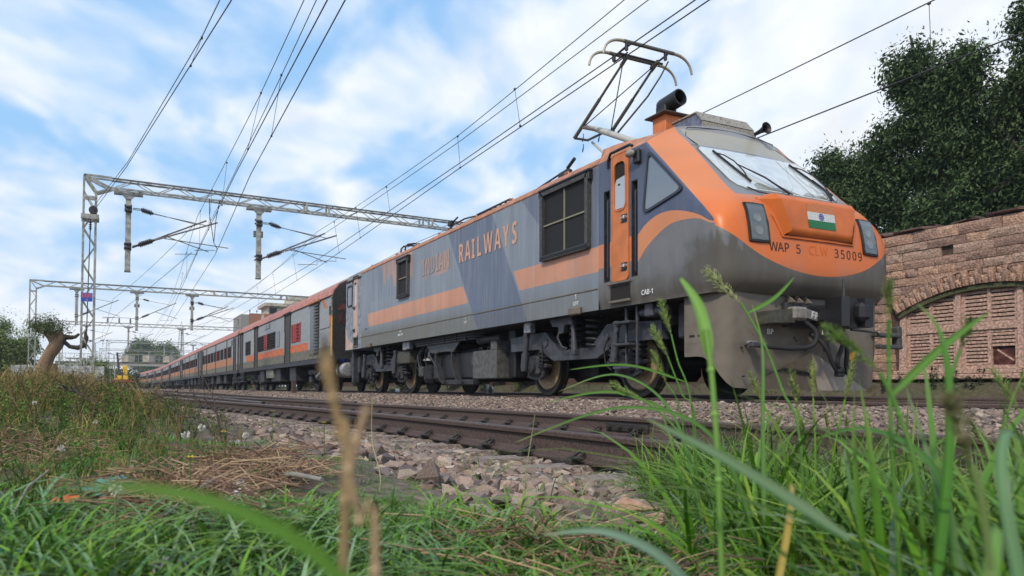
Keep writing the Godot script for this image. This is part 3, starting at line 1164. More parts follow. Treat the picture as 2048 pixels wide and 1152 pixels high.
func side_paint() -> StandardMaterial3D:  # the long side, x -6.3 to 6.3, y 1.33 to 3.57
	var w := 2048
	var h := 400
	var d := PackedByteArray()
	d.resize(w * h * 3)
	var peel := FastNoiseLite.new()
	peel.seed = 77
	peel.frequency = 1.1
	peel.fractal_octaves = 4
	for py in h:
		var y := lerpf(1.33, 3.57, (py + 0.5) / h)
		for px in w:
			var x := lerpf(-6.3, 6.3, (px + 0.5) / w)
			var c := Color(0.22, 0.255, 0.305)
			var e := peel.get_noise_2d(x, y) * 0.06
			var slope := (3.43 - y) * 0.7
			var in_panel := x > 0.46 + slope and x < 2.7 + (3.4 - y) * 0.655
			var dark_tri := x > 3.86 + (3.5 - y) * 1.12
			var orange := Color(0.6, 0.28, 0.17)
			if in_panel:
				c = Color(0.125, 0.155, 0.225)
			elif dark_tri and y > 2.31:
				c = Color(0.14, 0.165, 0.225)
			elif y > 1.91 and y < 2.295:
				var l := 3.48 + (2.32 - y) * 0.65
				if (x > -5.68 + (2.27 - y) * 0.47 + e * 0.5 and x < 1.21 + (2.28 - y) * 0.69) or x > l:
					c = orange
			# bleached and peeled older orange near the rear window and behind the faded name
			var pe := peel.get_noise_2d(x * 1.4 + 20, y * 1.2)
			if x > -4.4 + (3.5 - y) * 0.6 and x < -1.9 and y > 3.02 + 0.35 * pe:
				c = c.lerp(orange, 0.55)
			if x > -1.35 and x < 0.35 and y > 2.72 and y < 3.2:
				c = c.lerp(orange, clampf(0.3 + pe * 0.7, 0, 0.5))
			if x < -2.9 and x > -5.5 and y > 2.6:
				c = c.lerp(Color(0.11, 0.15, 0.25), clampf(0.15 + 0.9 * streak.get_noise_2d(x * 2.2, y * 0.3), 0, 0.6))
			var n := dirt.get_noise_2d(x * 0.8, y * 0.8)
			var s := streak.get_noise_2d(x * 4.0, y * 0.28)
			var s2 := streak.get_noise_2d(x * 1.3 + 50, y * 0.2)
			c = c * (1.0 + 0.16 * s2 + 0.1 * n)
			c = c.lerp(Color(0.4, 0.39, 0.38), clampf(s * 0.5, 0, 0.28))
			if not in_panel:
				c = c.lerp(Color(0.15, 0.14, 0.105), clampf(smoothstep(2.05, 1.5, y) * (0.95 - 0.055 * (x + 3)) + s * 0.35 * smoothstep(2.3, 1.7, y) + n * 0.1, 0, 0.85))
			else:
				c = c.lerp(Color(0.1, 0.1, 0.1), smoothstep(1.8, 1.5, y) * 0.5)
			for seam in [-4.6, -1.55, 4.35]:
				if absf(x - seam) < 0.006:
					c = c * 0.72
			var o := (py * w + px) * 3
			d[o] = int(255 * pow(clampf(c.r, 0, 1), 0.4545))
			d[o + 1] = int(255 * pow(clampf(c.g, 0, 1), 0.4545))
			d[o + 2] = int(255 * pow(clampf(c.b, 0, 1), 0.4545))
	var m := StandardMaterial3D.new()
	m.resource_name = "side_paint"
	m.albedo_texture = ImageTexture.create_from_image(Image.create_from_data(w, h, false, Image.FORMAT_RGB8, d))
	m.roughness = 0.5
	m.texture_repeat = false
	return m


func make_locomotive() -> void:
	dirt.seed = 4
	dirt.frequency = 0.9
	dirt.fractal_octaves = 5
	streak.seed = 8
	streak.frequency = 1.6
	streak.fractal_octaves = 4
	splash.seed = 15
	splash.frequency = 1.3
	splash.fractal_octaves = 4
	mat("seal_grey", Color(0.16, 0.17, 0.17), 0.7)
	mat("side_blue", Color(0.16, 0.19, 0.27), 0.55, 0.0, "grime", 1.2)
	mat("skirt_light", Color(0.33, 0.28, 0.235), 0.75, 0.0, "soft", 1.0)
	mat("box_grey", Color(0.12, 0.12, 0.115), 0.55, 0.0, "grime", 1.0)
	mat("rear_grey", Color(0.3, 0.33, 0.375), 0.55, 0.0, "grime", 0.7)
	mat("channel_dark", Color(0.045, 0.045, 0.05), 0.6, 0.0, "grime", 1.0)
	mat("channel_navy", Color(0.03, 0.035, 0.055), 0.5)
	mat("channel_orange", Color(0.42, 0.11, 0.03), 0.55)
	var L := thing("electric_locomotive", "orange and grey electric locomotive with raised pantograph at head of train", "locomotive")
	cab_shell(L, true)
	rear_cab(L)
	# long sides, with slight dents
	var sm := side_paint()
	var g := Geo.new()
	var pts := []
	var nx := 85
	var ny := 15
	for j in ny:
		for i in nx:
			var x := lerpf(-6.3, 6.3, i / (nx - 1.0))
			var y: float = lerpf(1.33, 3.57, j / (ny - 1.0))
			pts.append(Vector3(x, y, 1.55 + 0.006 * dirt.get_noise_2d(x * 1.6, y * 1.1) * (1.0 if i > 0 and i < nx - 1 else 0.0)))
	g.grid(pts, nx)
	put("body_side", g, sm, L)
	g = Geo.new()
	g.quad(Vector3(6.3, 1.33, -1.55), Vector3(6.3, 3.57, -1.55), Vector3(-6.3, 3.57, -1.55), Vector3(-6.3, 1.33, -1.55))
	put("body_side", g, M["frame_grey"], L)
	# sole bar seam, floor, cant and roof
	g = Geo.new()
	g.bbox(Vector3(-6.35, 1.645, 1.552), Vector3(6.28, 1.665, 1.562), 0.003)
	put("side_seam", g, M["skirt"], L)
	g = Geo.new()
	g.box(Vector3(-6.3, 1.33, -1.54), Vector3(6.3, 1.36, 1.545))
	put("floor", g, M["steel"], L)
	g = Geo.new()
	var x := -6.31
	var k := 0
	while x < 6.29:
		var e := minf(x + 2.1, 6.31)
		g = Geo.new()
		g.prism(PackedVector2Array([Vector2(1.556, 3.545), Vector2(1.565, 3.56), Vector2(1.5, 3.665), Vector2(1.47, 3.675), Vector2(1.0, 3.74), Vector2(0, 3.77), Vector2(-1.0, 3.74), Vector2(-1.5, 3.665), Vector2(-1.556, 3.545)]), x + 0.006, e - 0.006, Transform3D(Basis(Vector3(0, 0, 1), Vector3(0, 1, 0), Vector3(1, 0, 0)), Vector3.ZERO))
		put("roof_panel", g, M["orange_dusty"], L)
		x = e
	for q in [-5.6, -3.4, -1.9, -0.4, 1.6, 3.2, 5.2]:
		g = Geo.new()
		g.path(PackedVector3Array([Vector3(q - 0.06, 3.66, 1.44), Vector3(q - 0.05, 3.72, 1.44), Vector3(q + 0.05, 3.72, 1.44), Vector3(q + 0.06, 3.66, 1.44)]), PackedFloat32Array([0.016]), 6)
		put("lifting_eye", g, M["orange_dusty"], L)
	loco_openings(L)
	loco_front(L)
	loco_roof(L)
	loco_below(L)


func framed_grille(L: Node3D, x0: float, y0: float, x1: float, y1: float, nx: int, ny: int) -> void:
	var f := sub("intake_grille", L)
	var g := Geo.new()
	var o := rounded(x0, y0, x1, y1, 0.03, 2)
	ring(g, o, shrink(o, 0.085), 1.552, 1.625)
	put("frame", g, M["frame_grey"], f)
	g = Geo.new()
	g.box(Vector3(x0 + 0.07, y0 + 0.07, 1.556), Vector3(x1 - 0.07, y1 - 0.07, 1.568))
	put("screen", g, M["mesh_dark"], f)
	for i in range(1, nx):
		g = Geo.new()
		var xx := lerpf(x0 + 0.085, x1 - 0.085, float(i) / nx)
		g.box(Vector3(xx - 0.012, y0 + 0.08, 1.569), Vector3(xx + 0.012, y1 - 0.08, 1.588))
		put("bar", g, M["olive_bar"], f)
	for i in range(1, ny):
		g = Geo.new()
		var yy := lerpf(y0 + 0.085, y1 - 0.085, float(i) / ny)
		g.box(Vector3(x0 + 0.08, yy - 0.012, 1.57), Vector3(x1 - 0.08, yy + 0.012, 1.591))
		put("bar", g, M["olive_bar"], f)
	# row of louvre teeth under the lip and the rain hood above
	var n := int((x1 - x0) / 0.035)
	g = Geo.new()
	for i in n:
		var xx := x0 + 0.04 + i * 0.035
		g.box(Vector3(xx, y0 + 0.02, 1.626), Vector3(xx + 0.02, y0 + 0.07, 1.634))
	put("louvre_row", g, M["black"], f)
	g = Geo.new()
	g.bbox(Vector3(x0 - 0.03, y1 - 0.01, 1.552), Vector3(x1 + 0.05, y1 + 0.035, 1.645), 0.012)
	g.bbox(Vector3(x1 + 0.002, y1 - 0.14, 1.552), Vector3(x1 + 0.05, y1 - 0.012, 1.635), 0.012)
	g.bbox(Vector3(x0 - 0.03, y1 - 0.1, 1.552), Vector3(x0 - 0.002, y1 - 0.012, 1.635), 0.012)
	put("rain_hood", g, M["black"], f)


func loco_door(L: Node3D, s: float) -> void:
	var front := s > 0
	var d := sub("cab_door", L)
	var lo := 6.66
	var hi := 7.08
	var body := rounded(lo, 1.7, hi, 3.58, 0.07)
	var win := rounded(lo + 0.055, 2.72, hi - 0.05, 3.46, 0.11)
	if not front:
		body = rounded(-hi, 1.7, -lo, 3.5, 0.07)
		win = rounded(-hi + 0.05, 2.6, -lo - 0.055, 3.38, 0.11)
	var m: Material = M["orange_door"] if front else M["pink_door"]
	var g := Geo.new()
	ring(g, body, shrink(body, 0.02), 1.55, 1.572)
	put("door_edge", g, m, d)
	g = Geo.new()
	ring(g, shrink(body, 0.021), win, 1.55, 1.566)
	# the leaf: everything round the window
	put("door_leaf", g, m, d)
	g = Geo.new()
	ring(g, win, shrink(win, 0.022), 1.551, 1.577)
	put("window_rim", g, m, d)
	g = Geo.new()
	g.prism(win, 1.5515, 1.554)
	put("opening", g, M["dark_gap"], d)
	g = Geo.new()
	if front:
		g.prism(PackedVector2Array([Vector2(lo + 0.07, 2.76), Vector2(hi - 0.066, 2.76), Vector2(hi - 0.066, 3.16), Vector2(hi - 0.1, 3.22), Vector2(lo + 0.12, 3.2), Vector2(lo + 0.07, 3.12)]), 1.5545, 1.559)
	else:
		g.prism(PackedVector2Array([Vector2(-hi + 0.07, 2.63), Vector2(-lo - 0.07, 2.63), Vector2(-lo - 0.07, 3.3), Vector2(-hi + 0.07, 3.3)]), 1.5545, 1.559)
	put("window_pane", g, M["pane_blue"], d)
	if front:
		g = Geo.new()
		g.prism(rounded(lo + 0.15, 3.1, lo + 0.215, 3.125, 0.012, 3), 1.5592, 1.561)
		put("finger_hole", g, M["dark_gap"], d)
	for hy in [2.6, 1.9]:
		g = Geo.new()
		g.prism(rounded((hi - 0.17) * s if front else -hi + 0.02, hy - 0.07, (hi - 0.01) if front else -hi + 0.17, hy + 0.055, 0.01, 2), 1.5665, 1.5685)
		put("handle_plate", g, M["door_dark"], d)
		g = Geo.new()
		var hx := hi - 0.05 if front else -hi + 0.05
		g.lathe(Vector3(hx, hy, 1.5685), Vector3(0, 0, 1), [Vector2(0, 0.028), Vector2(0.05, 0.024), Vector2(0.05, 0)], 10)
		g.path(PackedVector3Array([Vector3(hx, hy, 1.61), Vector3(hx - 0.07 * s, hy - 0.012, 1.615), Vector3(hx - 0.13 * s, hy - 0.012, 1.6)]), PackedFloat32Array([0.014, 0.011, 0.009]), 6)
		put("door_handle", g, M["chrome"] if front else M["black"], d)
	# arched gutter above the door and step below
	g = Geo.new()
	var top := 3.62 if front else 3.54
	var gl := (lo - 0.09) if front else -hi - 0.08
	var gr := (hi + 0.1) if front else -lo + 0.06
	g.path(PackedVector3Array([Vector3(gl, top - 0.2, 1.565), Vector3(gl + 0.01, top - 0.09, 1.57), Vector3(gl + 0.08, top, 1.575), Vector3(gr - 0.05, top, 1.575), Vector3(gr, top - 0.03, 1.57)]), PackedFloat32Array([0.022]), 7)
	put("door_gutter", g, M["black"], L)
	var st := sub("door_step", L)
	g = Geo.new()
	var a := 6.62 if front else -7.1
	g.prism(rounded(a, 1.42, a + 0.48, 1.64, 0.015, 2), 1.552, 1.5555)
	put("step_well", g, M["dark_gap"], st)
	g = Geo.new()
	g.bbox(Vector3(a - 0.02, 1.385, 1.5535), Vector3(a + 0.5, 1.425, 1.585), 0.008)
	put("step_tread", g, M["skirt"], st)
	g = Geo.new()
	g.bbox(Vector3(a - 0.03, 1.655, 1.5535), Vector3(a + 0.5, 1.69, 1.6), 0.008)
	put("door_sill", g, M["skirt"], st)


func loco_openings(L: Node3D) -> void:
	mat("olive_bar", Color(0.25, 0.23, 0.16), 0.6)
	mat("pane_blue", Color(0.42, 0.47, 0.54), 0.12)
	mat("side_glass_sheen", Color(0.2, 0.24, 0.29), 0.06)  # opaque pane; the reflection is painted into its grey
	framed_grille(L, 4.6, 2.3, 6.1, 3.5, 2, 2)
	framed_grille(L, -2.9, 2.44, -2.08, 3.44, 1, 2)
	loco_door(L, 1.0)
	loco_door(L, -1.0)
	# the three-cornered side window of the leading cab
	var w := sub("side_window", L)
	var c := [Vector2(7.4, 2.55), Vector2(8.3, 2.72), Vector2(7.53, 3.45)]
	var rim := PackedVector2Array()
	for i in 3:
		var p: Vector2 = c[i]
		var a: Vector2 = (c[(i + 2) % 3] - p).normalized() * 0.13
		var b: Vector2 = (c[(i + 1) % 3] - p).normalized() * 0.13
		for k in 6:
			var f := k / 5.0
			rim.append((p + a).lerp(p, f).lerp(p.lerp(p + b, f), f))
	var mid: Vector2 = (c[0] + c[1] + c[2]) / 3.0
	var inner := PackedVector2Array()
	for p in rim:
		inner.append(mid + (p - mid) * 0.88)
	var g := Geo.new()
	ring(g, rim, inner, 1.551, 1.575)
	put("rubber_seal", g, M["channel_navy"], w)
	g = Geo.new()
	g.prism(inner, 1.5515, 1.558)
	put("window_pane", g, M["side_glass_sheen"], w)
	# sliding window of the rear cab
	w = sub("rear_side_window", L)
	var o := rounded(-7.78, 2.68, -7.26, 3.34, 0.08)
	g = Geo.new()
	ring(g, o, shrink(o, 0.04), 1.551, 1.58)
	put("frame", g, M["black"], w)
	g = Geo.new()
	g.prism(shrink(o, 0.04), 1.5515, 1.556)
	put("window_pane", g, M["pane_blue"], w)
	g = Geo.new()
	g.box(Vector3(-7.54, 2.72, 1.5565), Vector3(-7.5, 3.3, 1.57))
	put("window_bar", g, M["black"], w)
	# name along the side, worn away at its beginning
	var xs := -1.2
	var word := "INDIAN"
	for i in word.length():
		var wide := 0.19 if word[i] == "I" else 0.33
		lettering(word[i], 0.4, M["letter_faint"] if i > 2 else M["letter_fainter"], L, Transform3D(Basis(), Vector3(xs + wide / 2, 3.0, 1.5575)), 0.003, 0.78)
		xs += wide
	xs = 0.93
	word = "RAILWAYS"
	for i in word.length():
		var wide: float = {"I": 0.2, "W": 0.5}.get(word[i], 0.35)
		lettering(word[i], 0.4, M["letter_orange"], L, Transform3D(Basis(), Vector3(xs + wide / 2, 3.0, 1.5575)), 0.003, 0.78)
		xs += wide
	lettering("1", 0.075, M["white"], L, Transform3D(Basis(), Vector3(5.66, 1.6, 1.557)), 0.002)
	lettering("LIFT", 0.06, M["white"], L, Transform3D(Basis(), Vector3(5.66, 1.49, 1.557)), 0.002)
	lettering("1", 0.05, M["white"], L, Transform3D(Basis(), Vector3(1.35, 1.6, 1.557)), 0.002)
	lettering("LIFT", 0.05, M["white"], L, Transform3D(Basis(), Vector3(1.35, 1.52, 1.557)), 0.002)
	lettering("LIFT", 0.05, M["white"], L, Transform3D(Basis(), Vector3(-2.75, 1.59, 1.557)), 0.002)
	lettering("BMBC 18 SP", 0.05, M["white"], L, Transform3D(Basis(), Vector3(-2.75, 1.51, 1.557)), 0.002)
	lettering("CAB-1", 0.07, M["white"], L, Transform3D(Basis(), Vector3(7.5, 1.47, 1.556)), 0.002)
	for q in [5.68, -5.4]:
		g = Geo.new()
		g.bbox(Vector3(q - 0.17, 1.3, 1.552), Vector3(q + 0.17, 1.43, 1.62), 0.02)
		put("jacking_pad", g, M["skirt"], L)
	# marker lamp by the cab roof
	g = Geo.new()
	g.bbox(Vector3(7.24, 3.3, 1.552), Vector3(7.38, 3.5, 1.62), 0.02)
	var ml := put("marker_lamp", g, M["black"], L)
	g = Geo.new()
	g.ball(Vector3(7.26, 3.44, 1.67), Vector3(0.09, 0.055, 0.06), 10, 7)
	put("lamp_glass", g, M["roof_box"], ml)
	for q in [-5.9, -5.75]:
		g = Geo.new()
		g.box(Vector3(q, 1.85, 1.5525), Vector3(q + 0.08, 1.88, 1.556))
		put("drain_slot", g, M["dark_gap"], L)


func on_nose(y: float, z: float) -> Transform3D:  # frame on the nose surface: local z points out, local x to the picture's right
	var p := Vector3(nose_x(y, z), y, z)
	var du := (Vector3(nose_x(y, z - 0.02), y, z - 0.02) - p).normalized()
	var dv := (Vector3(nose_x(y + 0.02, z), y + 0.02, z) - p).normalized()
	var n := du.cross(dv).normalized()
	return Transform3D(Basis(du, n.cross(du), n), p)


func nose_patch(g: Geo, y0: float, y1: float, zl: Callable, zr: Callable, out: float, nu: int, nv: int) -> void:  # a sheet that follows the nose a little above it
	var pts := []
	for j in nv + 1:
		var y: float = lerpf(y0, y1, float(j) / nv)
		for i in nu + 1:
			var z: float = lerpf(zl.call(y), zr.call(y), float(i) / nu)
			pts.append(on_nose(y, z) * Vector3(0, 0, out))
	g.grid(pts, nu + 1)


func loco_front(L: Node3D) -> void:
	# windscreen: glass over the desk and a blind, sky reflection painted into its paleness
	var ws := sub("windscreen", L)
	var edge := func(y: float) -> float:
		var a := lerpf(0.97, 1.0, (y - 2.74) / 0.74)
		var r := 0.16
		if y < 2.74 + r:
			a -= r - sqrt(maxf(0.0, r * r - pow(2.74 + r - y, 2.0)))
		if y > 3.48 - 0.08:
			a -= 0.08 - sqrt(maxf(0.0, 0.0064 - pow(y - 3.4, 2.0)))
		return a
	var neg := func(y: float) -> float: return -edge.call(y)
	var g := Geo.new()
	nose_patch(g, 2.74, 3.48, edge, neg, 0.004, 20, 16)
	put("blind_with_sheen", g, M["blind"], ws)
	var big := func(y: float) -> float: return edge.call(clampf(y, 2.74, 3.48)) + 0.03
	var bneg := func(y: float) -> float: return -edge.call(clampf(y, 2.74, 3.48)) - 0.03
	g = Geo.new()
	nose_patch(g, 2.715, 3.505, big, bneg, 0.002, 20, 16)
	put("rubber_seal", g, M["seal_grey"], ws)
	g = Geo.new()
	var pts := []
	for j in 3:
		for i in 25:
			var z := lerpf(0.62, -0.93, i / 24.0)
			var y := 2.76 + (0.06 + 0.035 * sin(i * 0.9) + 0.03 * sin(i * 0.37)) * j / 2.0
			pts.append(on_nose(y, z) * Vector3(0, 0, 0.009))
	g.grid(pts, 25)
	put("desk_top", g, M["dash"], ws)
	g = Geo.new()
	nose_patch(g, 2.745, 3.475, edge, neg, 0.022, 20, 16)
	put("glass_sheet", g, M["glass"], ws)
	g = Geo.new()
	var zc := func(_y: float) -> float: return -0.395
	var zd := func(_y: float) -> float: return -0.405
	nose_patch(g, 2.75, 3.42, zc, zd, 0.025, 1, 8)
	put("pane_joint", g, M["rubber"], ws)
	# seam of the roof hatch above the glass
	g = Geo.new()
	var loop := PackedVector3Array()
	for q in [Vector2(0.93, 3.52), Vector2(0.95, 3.7), Vector2(0.84, 3.84)]:
		loop.append(on_nose(q.y, q.x) * Vector3(0, 0, 0.003))
	for i in 9:
		loop.append(Vector3(nose_front(3.84) + 0.006, 3.84 + 0.1 * (1 - pow(0.84 * (1 - i / 4.0) / 1.05, 2.0)), 0.84 * (1 - i / 4.0)))
	for q in [Vector2(-0.84, 3.84), Vector2(-0.95, 3.7), Vector2(-0.93, 3.52)]:
		loop.append(on_nose(q.y, q.x) * Vector3(0, 0, 0.003))
	g.path(loop, PackedFloat32Array([0.006]), 5)
	put("hatch_seam", g, M["rubber"], L)
	# wipers
	for s in [1.0, -1.0]:
		var wp := sub("wiper", L)
		var a := on_nose(2.7, 0.18 * s - 0.05) * Vector3(0, 0, 0.03)
		var b := on_nose(3.13, 0.72 * s - 0.06) * Vector3(0, 0, 0.06)
		if s < 0:
			a = on_nose(2.72, -0.72) * Vector3(0, 0, 0.03)
			b = on_nose(3.08, -0.74) * Vector3(0, 0, 0.06)
		g = Geo.new()
		g.path(PackedVector3Array([a, a.lerp(b, 0.5) + Vector3(0.03, 0.015, 0), b]), PackedFloat32Array([0.014, 0.011, 0.008]), 6)
		g.path(PackedVector3Array([a + Vector3(0, 0, -0.05), a.lerp(b, 0.5) + Vector3(0.03, 0.0, -0.04), b]), PackedFloat32Array([0.008]), 6)
		put("wiper_arm", g, M["rubber"], wp)
		var c := on_nose(3.38, (0.82 if s > 0 else -0.62)) * Vector3(0, 0, 0.035)
		var e := on_nose(2.84, (0.66 if s > 0 else -0.9)) * Vector3(0, 0, 0.035)
		g = Geo.new()
		g.beam(c, e, 0.012, 0.03, Vector3(1, 1, 0))
		put("wiper_blade", g, M["rubber"], wp)
		g = Geo.new()
		g.path(PackedVector3Array([c.lerp(e, 0.06), c.lerp(e, 0.25) + Vector3(0.04, 0.03, 0), c.lerp(e, 0.5) + Vector3(0.05, 0.05, 0), c.lerp(e, 0.75) + Vector3(0.04, 0.03, 0), c.lerp(e, 0.94)]), PackedFloat32Array([0.009]), 5)
		put("blade_bow", g, M["rubber"], wp)
	g = Geo.new()
	g.path(PackedVector3Array([on_nose(2.74, 0.82) * Vector3(0, 0, 0.02), on_nose(2.66, 0.72) * Vector3(0, 0, 0.02), on_nose(2.62, 0.4) * Vector3(0, 0, 0.03), on_nose(2.63, 0.15) * Vector3(0, 0, 0.04)]), PackedFloat32Array([0.009]), 5)
	put("wiper_hose", g, M["rubber"], L)
	# headlamps, upright behind curved covers
	for s in [1.0, -1.0]:
		var lamp := sub("headlamp", L)
		var zo := func(y: float) -> float: return s * (1.17 if s > 0 else 0.865) + 0.0 * y
		var zi := func(y: float) -> float: return s * (0.865 if s > 0 else 1.17) + 0.0 * y
		g = Geo.new()
		nose_patch(g, 1.955, 2.44, zo, zi, 0.002, 6, 10)
		put("lamp_bed", g, M["rubber"], lamp)
		var zo2 := func(y: float) -> float: return s * (1.15 if s > 0 else 0.89) + 0.0 * y
		var zi2 := func(y: float) -> float: return s * (0.89 if s > 0 else 1.15) + 0.0 * y
		g = Geo.new()
		nose_patch(g, 2.0, 2.415, zo2, zi2, 0.006, 6, 10)
		put("reflector_box", g, M["lamp_inside"], lamp)
		for k in 2:
			g = Geo.new()
			var at := on_nose(2.1 + 0.16 * k, s * 1.02)
			g.lathe(at * Vector3(0, 0, 0.007), at.basis.z, [Vector2(0.0, 0.06), Vector2(0.012, 0.06), Vector2(0.003, 0.04), Vector2(0.0, 0.0)], 14)
			put("lamp_unit", g, M["galv_dark"], lamp)
		g = Geo.new()
		nose_patch(g, 1.975, 2.43, zo2, zi2, 0.024, 6, 10)
		put("lamp_cover", g, M["glass"], lamp)
		g = Geo.new()
		var lp := PackedVector3Array()
		for q in [Vector2(1.17, 1.955), Vector2(1.17, 2.2), Vector2(1.17, 2.44), Vector2(1.02, 2.445), Vector2(0.865, 2.44), Vector2(0.865, 2.2), Vector2(0.865, 1.955), Vector2(1.02, 1.95), Vector2(1.17, 1.955)]:
			lp.append(on_nose(q.y, s * q.x) * Vector3(0, 0, 0.012))
		g.path(lp, PackedFloat32Array([0.013]), 5)
		put("lamp_frame", g, M["rubber"], lamp)
	# hood with the flag
	var hood := sub("nose_hood", L)
	g = Geo.new()
	var base := [on_nose(2.54, 0.84) * Vector3(0, 0, 0.004), on_nose(2.06, 0.62) * Vector3(0, 0, 0.004), on_nose(2.06, -0.62) * Vector3(0, 0, 0.004), on_nose(2.54, -0.84) * Vector3(0, 0, 0.004)]
	var r1 := [Vector3(9.075, 2.52, 0.68), Vector3(9.13, 2.14, 0.55), Vector3(9.13, 2.14, -0.55), Vector3(9.075, 2.52, -0.68)]
	var top := [Vector3(8.84, 2.625, 0.72), Vector3(9.0, 2.6, 0.705), Vector3(9.0, 2.6, -0.705), Vector3(8.84, 2.625, -0.72)]
	var rows := []
	var ny := 18
	for o in [[top[0], top[3]], [top[1], top[2]], [r1[0].lerp(top[1], 0.35), r1[3].lerp(top[2], 0.35)], [r1[0], r1[3]], [r1[0].lerp(r1[1], 0.5), r1[3].lerp(r1[2], 0.5)], [r1[1].lerp(r1[0], 0.08), r1[2].lerp(r1[3], 0.08)], [r1[1] + Vector3(-0.015, -0.03, 0), r1[2] + Vector3(-0.015, -0.03, 0)], [base[1] + Vector3(0.02, 0.02, 0), base[2] + Vector3(0.02, 0.02, 0)]]:
		for i in ny + 1:
			rows.append(o[0].lerp(o[1], float(i) / ny))
	g.grid(rows, ny + 1)
	for s in [0, 1]:
		var t0: Vector3 = top[3 * s]
		var t1: Vector3 = top[1 + s]
		var a0: Vector3 = r1[3 * s]
		var a1: Vector3 = r1[1 + s]
		var b0: Vector3 = base[3 * s]
		var b1: Vector3 = base[1 + s]
		var out := Vector3(0.2, 0.1, 1 - 2 * s)
		g.oquad(b0, t0, t1, a0, out)
		g.oquad(b0, a0, a1, b1, out)
		g.oquad(b1, a1, a1 + Vector3(-0.015, -0.03, 0), b1 + Vector3(0.02, 0.02, 0), out)
	put("hood_shell", g, M["orange"], hood)
	g = Geo.new()
	var fl := PackedVector3Array()
	for q in [Vector2(0.87, 2.56), Vector2(0.75, 2.3), Vector2(0.64, 2.05)]:
		fl.append(on_nose(q.y, q.x) * Vector3(0, 0, 0.008))
	for i in 7:
		fl.append(on_nose(2.045, 0.64 - 1.28 * i / 6.0) * Vector3(0, 0, 0.008))
	for q in [Vector2(-0.75, 2.3), Vector2(-0.87, 2.56)]:
		fl.append(on_nose(q.y, q.x) * Vector3(0, 0, 0.008))
	g.path(fl, PackedFloat32Array([0.014]), 6)
	put("hood_flange", g, M["orange"], hood)
	# the national flag painted on a plate: saffron, white, green and a blue wheel of spokes
	var ft := Transform3D()
	var fx := (r1[1] - r1[0]) as Vector3
	var upv := -fx.normalized()
	upv.z = 0
	upv = upv.normalized()
	var mid := (r1[0].lerp(r1[1], 0.42) + r1[3].lerp(r1[2], 0.42)) as Vector3
	mid = mid / 2
	var nrm := Vector3(0, 0, -1).cross(upv).normalized()
	ft = Transform3D(Basis(Vector3(0, 0, -1), upv, nrm), mid + nrm * 0.003)
	var flag := sub("flag", L)
	for k in 3:
		g = Geo.new()
		g.box(Vector3(-0.25, 0.15 - 0.107 * (k + 1), 0), Vector3(0.25, 0.15 - 0.107 * k, 0.003))
		put("stripe", g, [M["flag_saffron"], M["flag_white"], M["flag_green"]][k], flag, ft)
	g = Geo.new()
	var ca := PackedVector2Array()
	var cb := PackedVector2Array()
	for i in 28:
		ca.append(Vector2(cos(TAU * i / 28), sin(TAU * i / 28)) * 0.048 + Vector2(0, -0.0105))
		cb.append(Vector2(cos(TAU * i / 28), sin(TAU * i / 28)) * 0.039 + Vector2(0, -0.0105))
	ring(g, ca, cb, 0.0032, 0.005, ft)
	for i in 24:
		var dd := Vector3(cos(TAU * i / 24), sin(TAU * i / 24), 0)
		g.beam(ft * (Vector3(0, -0.0105, 0.004) + dd * 0.006), ft * (Vector3(0, -0.0105, 0.004) + dd * 0.04), 0.0026, 0.0015, ft.basis.z)
	put("wheel_emblem", g, M["flag_blue"], flag)
	# type and number lettered on the nose
	for q in [["W", 0.8, 0], ["A", 0.685, 0], ["P", 0.585, 0], ["5", 0.39, 0], ["3", -0.31, 0], ["5", -0.43, 0], ["0", -0.55, 0], ["0", -0.67, 0], ["9", -0.79, 0], ["C", 0.16, 1], ["L", 0.06, 1], ["W", -0.07, 1]]:
		var at := on_nose(1.91, q[1])
		at.origin += at.basis.z * 0.003
		lettering(q[0], 0.118, M["ink"] if q[2] == 0 else M["ink_faint"], L, at, 0.003, 1.0, 400)
	# skirt and plough below the nose
	var sk := sub("front_skirt", L)
	g = Geo.new()
	var prof := [[1.335, 8.9], [0.72, 8.885], [0.14, 8.83]]
	for k in 2:
		g = Geo.new()
		var p2 := []
		for e in 2:
			var y: float = prof[k + e][0] - (0.004 if e == 1 and k == 0 else 0.0)
			var xx: float = prof[k + e][1]
			for i in 25:
				var f := i / 24.0
				var arc := []
				var zz := 0.0
				var px := xx
				if f < 0.2:
					zz = 1.43
					px = lerpf(8.12, 8.68, f / 0.2)
				elif f < 0.35:
					var a := (f - 0.2) / 0.15 * PI / 2
					zz = 1.23 + 0.2 * cos(a)
					px = 8.68 + (xx - 8.68) * sin(a)
				elif f <= 0.65:
					zz = lerpf(1.23, -1.23, (f - 0.35) / 0.3)
				elif f < 0.8:
					var a := (0.8 - f) / 0.15 * PI / 2
					zz = -1.23 - 0.2 * cos(a)
					px = 8.68 + (xx - 8.68) * sin(a)
				else:
					zz = -1.43
					px = lerpf(8.68, 8.12, (f - 0.8) / 0.2)
				var yy := y
				if k == 1 and e == 1:
					yy = lerpf(0.55, 0.14, smoothstep(0.1, 0.36, f) * (1.0 - smoothstep(0.64, 0.9, f)))
				p2.append(Vector3(px, yy, zz))
		g.grid(p2, 25)
		put("skirt_plate", g, M["skirt"], sk)
	g = Geo.new()
	g.hexa([Vector3(8.9, 0.14, 1.15), Vector3(9.03, 0.12, 0), Vector3(8.86, 0.12, -1.15), Vector3(8.8, 0.14, 0), Vector3(8.905, 0.3, 0.75), Vector3(8.93, 0.62, 0), Vector3(8.9, 0.3, -0.75), Vector3(8.8, 0.5, 0)])
	put("plough_blade", g, M["skirt_light"], sk)
